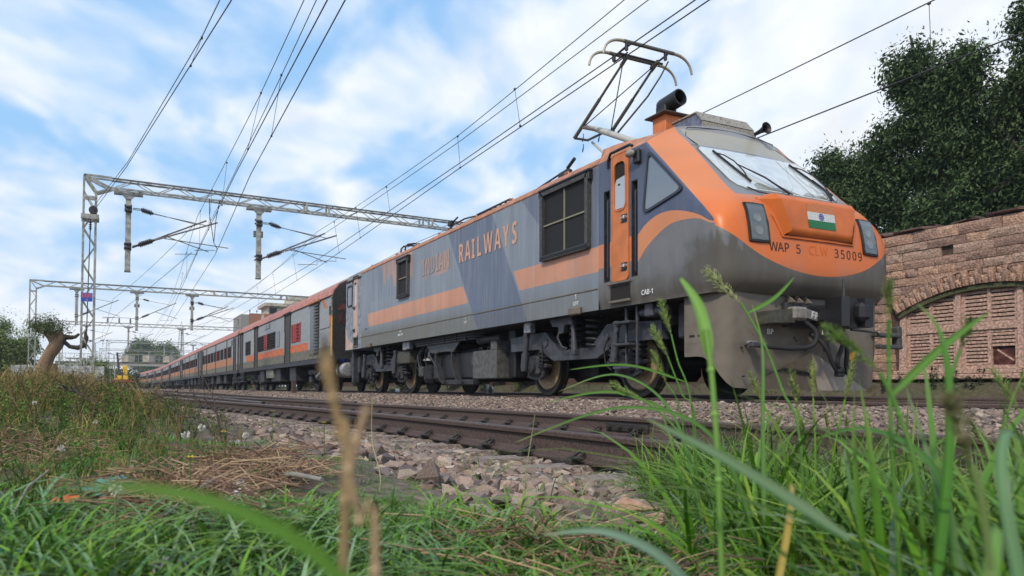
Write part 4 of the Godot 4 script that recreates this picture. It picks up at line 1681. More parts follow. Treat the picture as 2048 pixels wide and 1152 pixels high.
	for i in 26:
		var z := rf(-1.2, 1.25)
		var y: float = [1.18, 0.78, 0.66, 0.3][i % 4] + rf(-0.02, 0.02)
		g = Geo.new()
		g.lathe(Vector3(8.9, y, z), Vector3(1, 0, 0), [Vector2(-0.03, 0.012), Vector2(0.004, 0.012), Vector2(0.004, 0)], 6)
		put("bolt", g, M["steel"], sk)
	for q in [8.22, 8.38]:
		g = Geo.new()
		g.box(Vector3(q, 0.8, 1.428), Vector3(q + 0.1, 0.83, 1.433))
		put("slot", g, M["dark_gap"], sk)
	# centre coupler
	var cp := sub("coupler", L)
	g = Geo.new()
	g.bbox(Vector3(8.9, 0.93, -0.45), Vector3(8.97, 1.24, 0.5), 0.015)
	put("mounting_plate", g, M["steel"], cp)
	g = Geo.new()
	g.bbox(Vector3(8.9, 0.98, -0.12), Vector3(9.32, 1.2, 0.14), 0.03)
	put("draw_bar", g, M["black"], cp)
	g = Geo.new()
	g.prism(PackedVector2Array([Vector2(9.28, -0.17), Vector2(9.36, -0.25), Vector2(9.6, -0.27), Vector2(9.7, -0.2), Vector2(9.66, -0.1), Vector2(9.55, -0.1), Vector2(9.5, 0.0), Vector2(9.53, 0.1), Vector2(9.68, 0.2), Vector2(9.62, 0.27), Vector2(9.42, 0.22), Vector2(9.3, 0.18)]), 0, 0.36, Transform3D(Basis(Vector3(1, 0, 0), Vector3(0, 0, 1), Vector3(0, -1, 0)), Vector3(0, 1.26, 0)))
	put("coupler_head", g, M["black"], cp)
	g = Geo.new()
	g.bbox(Vector3(9.54, 0.97, -0.19), Vector3(9.7, 1.2, 0.0), 0.05)
	put("knuckle", g, M["black"], cp)
	g = Geo.new()
	g.tube(Vector3(9.45, 0.85, 0.02), Vector3(9.45, 1.5, 0.02), 0.018)
	put("locking_pin", g, M["frame_grey"], cp)
	g = Geo.new()
	g.path(PackedVector3Array([Vector3(9.3, 0.9, -0.3), Vector3(9.3, 0.88, -0.8), Vector3(9.1, 0.86, -1.1)]), PackedFloat32Array([0.018]), 6)
	put("release_lever", g, M["frame_grey"], cp)
	for z in [0.42, 0.27, 0.12]:
		g = Geo.new()
		g.prism(PackedVector2Array([Vector2(8.92, 1.24), Vector2(9.05, 1.24), Vector2(8.92, 1.35)]), z - 0.015, z + 0.015)
		put("gusset", g, M["skirt"], cp)
	for s in [-1.0, 1.0]:
		g = Geo.new()
		var zz := -0.42 if s < 0 else 0.42
		if s < 0:
			g.lathe(Vector3(8.93, 1.1, zz), Vector3(1, 0, 0), [Vector2(0, 0.0), Vector2(0, 0.1), Vector2(0.3, 0.1), Vector2(0.3, 0.14), Vector2(0.36, 0.14), Vector2(0.36, 0.0)], 16)
			put("buffer_stub", g, M["black"], cp)
	# brake pipe cocks and hoses with their letters
	var bp := sub("pipe_bracket", L)
	g = Geo.new()
	g.hexa([Vector3(8.9, 0.93, 0.93), Vector3(9.12, 0.95, 0.93), Vector3(9.12, 0.97, 0.5), Vector3(8.9, 0.95, 0.5), Vector3(8.9, 1.1, 0.93), Vector3(9.12, 1.1, 0.93), Vector3(9.12, 1.15, 0.5), Vector3(8.9, 1.15, 0.5)])
	put("bracket_box", g, M["olive_box"], bp)
	g = Geo.new()
	g.bbox(Vector3(9.0, 1.0, 0.3), Vector3(9.16, 1.17, 0.55), 0.03)
	put("cock_body", g, M["roof_grey"], bp)
	g = Geo.new()
	g.beam(Vector3(9.14, 1.1, 0.36), Vector3(9.14, 1.03, 0.0), 0.02, 0.11)
	put("name_tab", g, M["tank"], bp)
	var tt := Basis(Vector3(0, -0.19, -0.98), Vector3(0, 0.98, -0.19), Vector3(1, 0, 0))
	lettering("FP", 0.085, M["white"], bp, Transform3D(tt, Vector3(9.153, 1.07, 0.19)), 0.002)
	lettering("BP", 0.07, M["white"], bp, Transform3D(Basis(Vector3(0, 0, -1), Vector3(0, 1, 0), Vector3(1, 0, 0)), Vector3(8.905, 0.86, 0.71)), 0.003)
	lettering("BP", 0.075, M["white"], bp, Transform3D(tt, Vector3(9.15, 0.86, 0.0)), 0.002)
	g = Geo.new()
	g.beam(Vector3(9.13, 0.95, 0.06), Vector3(9.13, 0.62, -0.06), 0.02, 0.1, Vector3(1, 0, 0))
	put("name_tab", g, M["frame_grey"], bp)
	for hs in [[Vector3(9.1, 1.0, 0.33), Vector3(9.2, 0.85, 0.22), Vector3(9.2, 0.68, 0.3), Vector3(9.12, 0.64, 0.6), Vector3(9.05, 0.66, 0.95), Vector3(9.02, 0.68, 1.1)],
		[Vector3(9.1, 0.95, -0.15), Vector3(9.25, 0.75, -0.2), Vector3(9.25, 0.5, -0.1), Vector3(9.2, 0.38, -0.2)], [Vector3(9.0, 0.9, -0.28), Vector3(9.2, 0.7, -0.32), Vector3(9.22, 0.45, -0.3), Vector3(9.2, 0.36, -0.36)], [Vector3(9.0, 0.85, 0.1), Vector3(9.18, 0.7, 0.06), Vector3(9.2, 0.45, -0.08), Vector3(9.18, 0.33, -0.22)]]:
		var c3 := Curve3D.new()
		for i in hs.size():
			c3.add_point(hs[i], (hs[maxi(i - 1, 0)] - hs[mini(i + 1, hs.size() - 1)]) * 0.17, (hs[mini(i + 1, hs.size() - 1)] - hs[maxi(i - 1, 0)]) * 0.17)
		g = Geo.new()
		g.path(c3.tessellate(4, 6), PackedFloat32Array([0.03]), 8)
		var h := put("air_hose", g, M["rubber"], L)
		g = Geo.new()
		g.bbox(hs[-1] - Vector3(0.045, 0.035, 0.06), hs[-1] + Vector3(0.045, 0.035, 0.06), 0.015)
		put("hose_end", g, M["steel_light"] if hs.size() > 4 else M["black"], h)
	g = Geo.new()
	g.lathe(Vector3(9.2, 0.52, -0.36), Vector3(0.1, 0.3, -0.2), [Vector2(0, 0), Vector2(0, 0.05), Vector2(0.08, 0.05), Vector2(0.08, 0.03), Vector2(0.12, 0.03), Vector2(0.12, 0)], 10)
	put("yellow_cap", g, M["yellow"], L)
	g = Geo.new()
	g.bbox(Vector3(8.92, 0.68, 1.0), Vector3(9.0, 0.73, 1.15), 0.015)
	put("hose_hook", g, M["roof_grey"], L)
	# jumper bracket on the far corner
	g = Geo.new()
	g.bbox(Vector3(8.9, 0.86, -1.75), Vector3(8.98, 0.92, -1.2), 0.015)
	g.bbox(Vector3(8.88, 0.7, -1.78), Vector3(8.98, 0.76, -1.3), 0.015)
	g.bbox(Vector3(8.86, 0.7, -1.78), Vector3(8.97, 1.02, -1.68), 0.015)
	put("jumper_bracket", g, M["frame_grey"], L)


func insulator(g: Geo, a: Vector3, b: Vector3, r: float, sheds: int) -> void:
	var ax := b - a
	var l := ax.length()
	var prof := [Vector2(0, 0.0), Vector2(0, r * 0.45)]
	for i in sheds:
		var f := l * (0.1 + 0.8 * i / sheds)
		var s := l * 0.8 / sheds
		prof.append_array([Vector2(f, r * 0.45), Vector2(f + s * 0.3, r), Vector2(f + s * 0.5, r), Vector2(f + s * 0.7, r * 0.45)])
	prof.append_array([Vector2(l, r * 0.45), Vector2(l, 0.0)])
	g.lathe(a, ax, prof, 10)


func loco_roof(L: Node3D) -> void:
	# air conditioner on the cab roof
	var ac := sub("roof_air_unit", L)
	var g := Geo.new()
	g.prism(PackedVector2Array([Vector2(6.5, 3.9), Vector2(7.43, 3.9), Vector2(7.43, 4.03), Vector2(7.29, 4.2), Vector2(6.6, 4.2), Vector2(6.5, 4.1)]), -0.48, 0.48)
	put("casing", g, M["side_blue"], ac)
	g = Geo.new()
	g.hexa([Vector3(7.435, 3.905, 0.5), Vector3(7.47, 3.9, 0.5), Vector3(7.47, 3.9, -0.5), Vector3(7.435, 3.905, -0.5), Vector3(7.425, 4.035, 0.5), Vector3(7.455, 4.04, 0.5), Vector3(7.455, 4.04, -0.5), Vector3(7.425, 4.035, -0.5)])
	put("front_panel", g, M["roof_box"], ac)
	g = Geo.new()
	g.hexa([Vector3(7.435, 4.045, 0.5), Vector3(7.455, 4.055, 0.5), Vector3(7.455, 4.055, -0.5), Vector3(7.435, 4.045, -0.5), Vector3(7.27, 4.225, 0.5), Vector3(7.295, 4.235, 0.5), Vector3(7.295, 4.235, -0.5), Vector3(7.27, 4.225, -0.5)])
	put("sloping_cover", g, M["roof_box"], ac)
	g = Geo.new()
	g.bbox(Vector3(6.55, 4.21, -0.5), Vector3(7.27, 4.235, 0.5), 0.006)
	put("top_cover", g, M["roof_box"], ac)
	for i in 12:
		var z := rf(-0.45, 0.45)
		var f := rf(0.1, 0.9)
		g = Geo.new()
		var p := Vector3(7.46, 4.055, z).lerp(Vector3(7.3, 4.235, z), f)
		g.lathe(p, Vector3(0.7, 0.6, 0), [Vector2(-0.01, 0.008), Vector2(0.003, 0.008), Vector2(0.003, 0)], 6)
		put("rivet", g, M["rust"], ac)
	# exhaust duct with black elbow
	var du := sub("vent_duct", L)
	g = Geo.new()
	g.bbox(Vector3(6.42, 3.8, 0.3), Vector3(6.74, 4.36, 0.62), 0.01)
	put("duct", g, M["orange_door"], du)
	g = Geo.new()
	g.bbox(Vector3(6.33, 4.36, 0.21), Vector3(6.83, 4.385, 0.71), 0.006)
	put("flange", g, M["rust"], du)
	g = Geo.new()
	g.bbox(Vector3(6.44, 4.385, 0.34), Vector3(6.68, 4.56, 0.58), 0.02)
	g.lathe(Vector3(6.5, 4.56, 0.46), Vector3(0.86, 0.1, -0.05), [Vector2(-0.08, 0.06), Vector2(-0.04, 0.12), Vector2(0.0, 0.13), Vector2(0.38, 0.13), Vector2(0.38, 0.11), Vector2(0.1, 0.1)], 18)
	put("elbow", g, M["black"], du)
	# horn
	var ho := sub("air_horn", L)
	g = Geo.new()
	var a := Vector3(7.42, 4.0, -0.52)
	g.lathe(a, Vector3(1.0, 0.1, 0.05), [Vector2(-0.1, 0.0), Vector2(-0.1, 0.035), Vector2(0.05, 0.028), Vector2(0.16, 0.035), Vector2(0.24, 0.055), Vector2(0.28, 0.09), Vector2(0.285, 0.09), Vector2(0.25, 0.05), Vector2(0.1, 0.015)], 16)
	put("trumpet", g, M["black"], ho)
	g = Geo.new()
	g.bbox(Vector3(7.3, 3.88, -0.56), Vector3(7.44, 4.02, -0.48), 0.01)
	put("horn_bracket", g, M["rust"], ho)
	# roof gear: insulators, bus bar, roof frame, folded rear pantograph
	for q in [[0.3, 0.75], [1.5, 0.7], [-1.0, 0.9], [2.6, 0.5]]:
		g = Geo.new()
		insulator(g, Vector3(q[0], 3.7, q[1]), Vector3(q[0], 4.05, q[1]), 0.085, 5)
		put("roof_insulator", g, M["insulator"], L)
	g = Geo.new()
	g.path(PackedVector3Array([Vector3(-1.0, 4.06, 0.9), Vector3(-0.3, 4.1, 0.85), Vector3(0.3, 4.08, 0.75), Vector3(1.5, 4.07, 0.7), Vector3(2.6, 4.07, 0.5)]), PackedFloat32Array([0.02]), 6)
	put("bus_bar", g, M["steel"], L)
	g = Geo.new()
	g.bbox(Vector3(-1.1, 4.05, 0.84), Vector3(-0.9, 4.18, 0.96), 0.02)
	g.tube(Vector3(-1.05, 4.1, 0.9), Vector3(-0.6, 4.19, 0.9), 0.02)
	put("isolator", g, M["black"], L)
	var rk := sub("roof_rack", L)
	for zz in [0.95, 0.5]:
		g = Geo.new()
		g.tube(Vector3(0.6, 4.0, zz), Vector3(2.2, 4.0, zz), 0.022)
		put("rail_tube", g, M["steel"], rk)
	for i in 7:
		g = Geo.new()
		g.tube(Vector3(0.7 + 0.24 * i, 4.0, 0.95), Vector3(0.7 + 0.24 * i, 4.0, 0.5), 0.016)
		put("rung", g, M["steel"], rk)
	for xx in [0.62, 2.18]:
		g = Geo.new()
		g.tube(Vector3(xx, 3.7, 0.95), Vector3(xx, 4.0, 0.95), 0.022)
		put("post", g, M["steel"], rk)
	g = Geo.new()
	g.path(PackedVector3Array([Vector3(3.55, 3.7, 1.15), Vector3(3.55, 3.8, 1.15), Vector3(3.62, 3.83, 1.15), Vector3(4.6, 3.92, 1.15), Vector3(4.8, 3.94, 1.15)]), PackedFloat32Array([0.018]), 6)
	put("roof_pipe", g, M["black"], L)
	g = Geo.new()
	g.bbox(Vector3(4.5, 3.72, 1.1), Vector3(4.85, 3.92, 1.2), 0.02)
	g.tube(Vector3(4.75, 3.95, 1.15), Vector3(4.98, 4.06, 1.15), 0.03)
	put("earthing_switch", g, M["black"], L)
	var fp := sub("folded_pantograph", L)
	g = Geo.new()
	g.path(PackedVector3Array([Vector3(-4.2, 3.88, 1.05), Vector3(-4.2, 4.0, 1.05), Vector3(-4.19, 4.08, 0.98), Vector3(-4.17, 4.12, 0.8), Vector3(-4.17, 4.13, -0.8), Vector3(-4.17, 4.05, -1.0)]), PackedFloat32Array([0.024]), 6)
	g.path(PackedVector3Array([Vector3(-3.85, 3.88, 1.05), Vector3(-3.85, 4.0, 1.05), Vector3(-3.85, 4.08, 0.98), Vector3(-3.85, 4.12, 0.8), Vector3(-3.85, 4.13, -0.8), Vector3(-3.85, 4.05, -1.0)]), PackedFloat32Array([0.024]), 6)
	put("contact_strip", g, M["black"], fp)
	g = Geo.new()
	for z in [0.35, -0.35]:
		g.tube(Vector3(-4.0, 4.05, z), Vector3(-2.2, 3.95, z * 1.2), 0.03)
	g.tube(Vector3(-2.2, 3.95, 0.5), Vector3(-2.2, 3.95, -0.5), 0.035)
	g.tube(Vector3(-2.2, 3.95, 0), Vector3(-4.6, 3.85, 0), 0.04)
	put("arm", g, M["steel"], fp)
	pantograph(L)


func pantograph(L: Node3D) -> void:
	mat("panto_grey", Color(0.19, 0.185, 0.16), 0.5, 0.3, "fine", 4.0)
	mat("panto_pale", Color(0.5, 0.49, 0.44), 0.5, 0.2)
	mat("panto_brass", Color(0.42, 0.38, 0.28), 0.5, 0.3)
	var P := sub("pantograph", L)
	var g := Geo.new()
	var knee := Vector3(3.95, 5.06, -0.02)
	g.path(PackedVector3Array([knee + Vector3(0, 0, 0.04), knee.lerp(Vector3(6.0, 4.05, -0.02), 0.5), Vector3(6.0, 4.05, -0.02)]), PackedFloat32Array([0.055, 0.06, 0.065]), 10)
	put("lower_arm", g, M["panto_pale"], P)
	g = Geo.new()
	g.tube(Vector3(3.78, 4.86, 0.0), Vector3(5.1, 3.9, 0.15), 0.025)
	put("thrust_rod", g, M["panto_pale"], P)
	g = Geo.new()
	g.tube(knee + Vector3(0, 0, 0.36), knee + Vector3(0, 0, -0.36), 0.05)
	put("knee_shaft", g, M["panto_pale"], P)
	var tops := [Vector3(5.22, 5.93, 0.22), Vector3(5.3, 5.93, -0.38)]
	var foot := [Vector3(3.72, 4.9, 0.36), Vector3(3.9, 5.02, -0.32)]
	for i in 2:
		g = Geo.new()
		var m: Vector3 = foot[i].lerp(tops[i], 0.5)
		g.path(PackedVector3Array([foot[i], m]), PackedFloat32Array([0.036, 0.032]), 10)
		g.path(PackedVector3Array([m, tops[i]]), PackedFloat32Array([0.024, 0.021]), 10)
		g.path(PackedVector3Array([m.lerp(tops[i], 0.78), tops[i]]), PackedFloat32Array([0.034, 0.036]), 8)
		put("upper_arm", g, M["panto_grey"], P)
	g = Geo.new()
	g.tube(foot[0].lerp(tops[0], 0.1), tops[1].lerp(foot[1], 0.04), 0.01)
	g.tube(foot[1].lerp(tops[1], 0.02), tops[0].lerp(foot[0], 0.08), 0.01)
	put("cross_stay", g, M["steel"], P)
	g = Geo.new()
	g.path(PackedVector3Array([Vector3(4.0, 4.98, -0.38), Vector3(4.85, 5.47, -0.5), Vector3(5.2, 5.72, -0.52), Vector3(5.38, 5.93, -0.55)]), PackedFloat32Array([0.02, 0.016, 0.014, 0.013]), 8)
	put("guide_rod", g, M["panto_grey"], P)
	g = Geo.new()
	g.beam(foot[0], foot[0] + Vector3(0.12, -0.04, -0.22), 0.05, 0.03)
	g.beam(foot[0] + Vector3(0.12, -0.04, -0.22), knee + Vector3(0, 0.0, -0.2), 0.04, 0.04)
	put("counter_lever", g, M["panto_grey"], P)
	for q in [Vector3(3.9, 4.94, 0.28), Vector3(4.02, 4.95, 0.0), Vector3(3.75, 4.8, 0.18)]:
		g = Geo.new()
		var lp := PackedVector3Array()
		for i in 10:
			lp.append(q + Vector3(0.05 * sin(i * 0.6), -0.075 + 0.075 * cos(i * 0.6), 0.03 * sin(i * 0.5)))
		g.path(lp, PackedFloat32Array([0.008]), 5)
		put("cable_loop", g, M["rubber"], P)
	# head: two collector bars with drooping horns, on a small frame
	for q in [[5.36, 6.1, -0.1], [4.98, 6.03, -0.06]]:
		g = Geo.new()
		g.tube(Vector3(q[0], q[1], 0.5 + q[2]), Vector3(q[0], q[1], -0.58 + q[2]), 0.034, -1, 8)
		put("collector_bar", g, M["panto_grey"], P)
		for s in [1.0, -1.0]:
			g = Geo.new()
			var hp := PackedVector3Array()
			for i in 9:
				var f := i / 8.0
				hp.append(Vector3(q[0], q[1] - 0.3 * pow(f, 2.2), (s * (0.5 + 0.42 * sin(f * 1.45)) - (0.08 if s < 0 else 0.0)) + q[2]))
			g.path(hp, PackedFloat32Array([0.03, 0.03, 0.028, 0.026, 0.024, 0.022, 0.022, 0.022, 0.022]), 8)
			put("horn", g, M["panto_brass"], P)
	g = Geo.new()
	for z in [0.34, -0.5]:
		g.tube(Vector3(4.93, 5.97, z), Vector3(5.42, 6.03, z), 0.018)
		g.bbox(Vector3(4.95, 5.9, z - 0.02), Vector3(5.02, 6.02, z + 0.02), 0.006)
		g.bbox(Vector3(5.33, 5.94, z - 0.02), Vector3(5.39, 6.1, z + 0.02), 0.006)
		g.tube(Vector3(4.98, 5.88, z), Vector3(5.3, 5.95, z * 0.8), 0.014)
	g.tube(Vector3(5.2, 5.95, 0.4), Vector3(5.2, 5.95, -0.56), 0.022)
	put("head_frame", g, M["steel"], P)
	g = Geo.new()
	g.bbox(Vector3(3.3, 3.72, -0.6), Vector3(6.2, 3.82, 0.6), 0.02)
	put("base_frame", g, M["steel"], P)


func wheelset(parent: Node3D, x: float, r: float, disc: Material, called := "wheelset") -> void:
	var w := sub(called, parent)
	for s in [1.0, -1.0]:
		var g := Geo.new()
		var o := Vector3(x, r, 0.8 * s)
		g.lathe(o, Vector3(0, 0, s), [Vector2(0, 0.1), Vector2(0.0, r + 0.03), Vector2(0.03, r + 0.03), Vector2(0.045, r), Vector2(0.135, r - 0.008), Vector2(0.14, r - 0.075), Vector2(0.12, r - 0.085), Vector2(0.11, r - 0.1), Vector2(0.1, 0.1)], 36)
		put("wheel", g, M["wheel"], w)
		g = Geo.new()
		g.lathe(o, Vector3(0, 0, s), [Vector2(0.112, 0.17), Vector2(0.135, 0.18), Vector2(0.145, 0.2), Vector2(0.145, r - 0.13), Vector2(0.13, r - 0.115), Vector2(0.105, r - 0.11)], 32)
		put("brake_disc", g, disc, w)
		g = Geo.new()
		g.lathe(o, Vector3(0, 0, s), [Vector2(0.1, 0.16), Vector2(0.2, 0.15), Vector2(0.22, 0.1), Vector2(0.22, 0)], 16)
		put("hub", g, M["steel"], w)
	var ax := Geo.new()
	ax.tube(Vector3(x, r, 0.8), Vector3(x, r, -0.8), 0.09, -1, 10)
	put("axle", ax, M["wheel"], w)


func spring_coil(g: Geo, at: Vector3, r: float, h: float, turns: float, wire: float) -> void:
	var p := PackedVector3Array()
	var n := int(turns * 10)
	for i in n + 1:
		var a := TAU * turns * i / n
		p.append(at + Vector3(cos(a) * r, h * i / n, sin(a) * r))
	g.path(p, PackedFloat32Array([wire]), 6)


func damper(parent: Node3D, a: Vector3, b: Vector3, r := 0.05) -> void:
	var g := Geo.new()
	var m := a.lerp(b, 0.55)
	g.tube(a, m, r * 0.75, -1, 10)
	g.tube(m, b, r, -1, 10)
	g.bbox(a - Vector3(0.05, 0.04, 0.05), a + Vector3(0.05, 0.05, 0.05), 0.015)
	g.bbox(b - Vector3(0.055, 0.06, 0.05), b + Vector3(0.055, 0.04, 0.05), 0.015)
	put("damper", g, M["steel_light"], parent)


func bogie(L: Node3D, c: float) -> void:
	var B := sub("bogie", L)
	for s in [1.0, -1.0]:
		var z: float = 1.16 * s
		var g := Geo.new()
		var fr := PackedVector2Array([Vector2(-2.3, 0.84), Vector2(-1.2, 0.84), Vector2(-0.68, 0.62), Vector2(0.68, 0.62), Vector2(1.2, 0.84), Vector2(2.3, 0.84), Vector2(2.3, 1.1), Vector2(1.3, 1.14), Vector2(0.95, 1.14), Vector2(0.5, 0.8), Vector2(-0.5, 0.8), Vector2(-0.95, 1.14), Vector2(-1.3, 1.14), Vector2(-2.3, 1.1)])
		g.prism(fr, -0.07, 0.07, Transform3D(Basis(), Vector3(c, 0, z)))
		put("side_frame", g, M["steel_light"], B)
		for q in [-0.95, 0.95]:
			g = Geo.new()
			g.lathe(Vector3(c + q, 0.95, z + 0.07 * s), Vector3(0, 0, s), [Vector2(0, 0.075), Vector2(0.02, 0.075), Vector2(0.02, 0.055), Vector2(0.01, 0.05), Vector2(0.01, 0)], 16)
			put("frame_boss", g, M["steel_light"], B)
		for q in [-0.28, 0.28]:
			g = Geo.new()
			spring_coil(g, Vector3(c + q * 0.9 + 0.25, 0.82, z - 0.02 * s), 0.14, 0.5, 5, 0.03)
			put("spring", g, M["black"], B)
		for q in [-1.4, 1.4]:
			g = Geo.new()
			g.bbox(Vector3(c + q - 0.2, 0.36, z - 0.12), Vector3(c + q + 0.2, 0.74, z + 0.1), 0.05)
			put("axle_box", g, M["steel"], B)
			g = Geo.new()
			g.lathe(Vector3(c + q, 0.55, z + 0.1 * s), Vector3(0, 0, s), [Vector2(0, 0.15), Vector2(0.05, 0.14), Vector2(0.07, 0.06), Vector2(0.07, 0)], 12)
			put("axle_cap", g, M["steel"], B)
			for e in [-0.3, 0.3]:
				g = Geo.new()
				spring_coil(g, Vector3(c + q + e, 0.56, z), 0.1, 0.28, 4, 0.026)
				put("axle_spring", g, M["black"], B)
			g = Geo.new()
			g.bbox(Vector3(c + q - 0.45, 0.5, z - 0.08), Vector3(c + q + 0.45, 0.57, z + 0.08), 0.02)
			put("spring_plank", g, M["steel"], B)
			g = Geo.new()
			var e2 := signf(q) * 0.35
			g.path(PackedVector3Array([Vector3(c + q - e2, 0.95, z + 0.1 * s), Vector3(c + q - e2 * 1.25, 0.75, z + 0.13 * s), Vector3(c + q - e2 * 1.15, 0.5, z + 0.12 * s), Vector3(c + q - e2 * 0.8, 0.42, z + 0.1 * s)]), PackedFloat32Array([0.014]), 5)
			put("cable", g, M["rubber"], B)
			g = Geo.new()
			g.prism(PackedVector2Array([Vector2(q - 0.32, 0.34), Vector2(q - 0.12, 0.3), Vector2(q + 0.12, 0.3), Vector2(q + 0.32, 0.36), Vector2(q + 0.3, 0.5), Vector2(q - 0.3, 0.5)]), -0.05, 0.02, Transform3D(Basis(), Vector3(c, 0, z)))
			put("tie_bar", g, M["steel"], B)
		damper(B, Vector3(c - 1.42, 1.1, z + 0.2 * s), Vector3(c - 1.48, 0.5, z + 0.22 * s), 0.07)
		damper(B, Vector3(c + 1.42, 1.1, z + 0.2 * s), Vector3(c + 1.36, 0.58, z + 0.22 * s), 0.06)
		damper(B, Vector3(c + 0.14, 1.22, z + 0.18 * s), Vector3(c + 0.22, 0.74, z + 0.2 * s), 0.055)
		g = Geo.new()
		g.prism(PackedVector2Array([Vector2(-0.62, 1.35), Vector2(0.12, 1.35), Vector2(0.12, 1.22), Vector2(-0.1, 1.2), Vector2(-0.14, 1.08), Vector2(-0.28, 1.06), Vector2(-0.3, 1.18), Vector2(-0.5, 1.2)]), -0.04, 0.04, Transform3D(Basis(), Vector3(c, 0, z + 0.16 * s)))
		put("body_bracket", g, M["steel_light"], B)
		g = Geo.new()
		g.path(PackedVector3Array([Vector3(c - 0.28, 1.2, z + 0.16 * s), Vector3(c - 0.32, 1.0, z + 0.2 * s), Vector3(c - 0.22, 0.84, z + 0.18 * s), Vector3(c - 0.1, 0.8, z + 0.14 * s)]), PackedFloat32Array([0.026]), 6)
		put("link", g, M["steel"], B)
	wheelset(B, c - 1.4, 0.546, M["wheel_tan"])
	wheelset(B, c + 1.4, 0.546, M["wheel_tan"])
	var tm := Geo.new()
	for q in [-0.75, 0.75]:
		tm.bbox(Vector3(c + q - 0.4, 0.25, -0.6), Vector3(c + q + 0.4, 0.95, 0.6), 0.1)
	tm.bbox(Vector3(c - 2.2, 0.7, -0.7), Vector3(c + 2.2, 1.05, 0.7), 0.05)
	put("traction_motor", tm, M["black"], B)


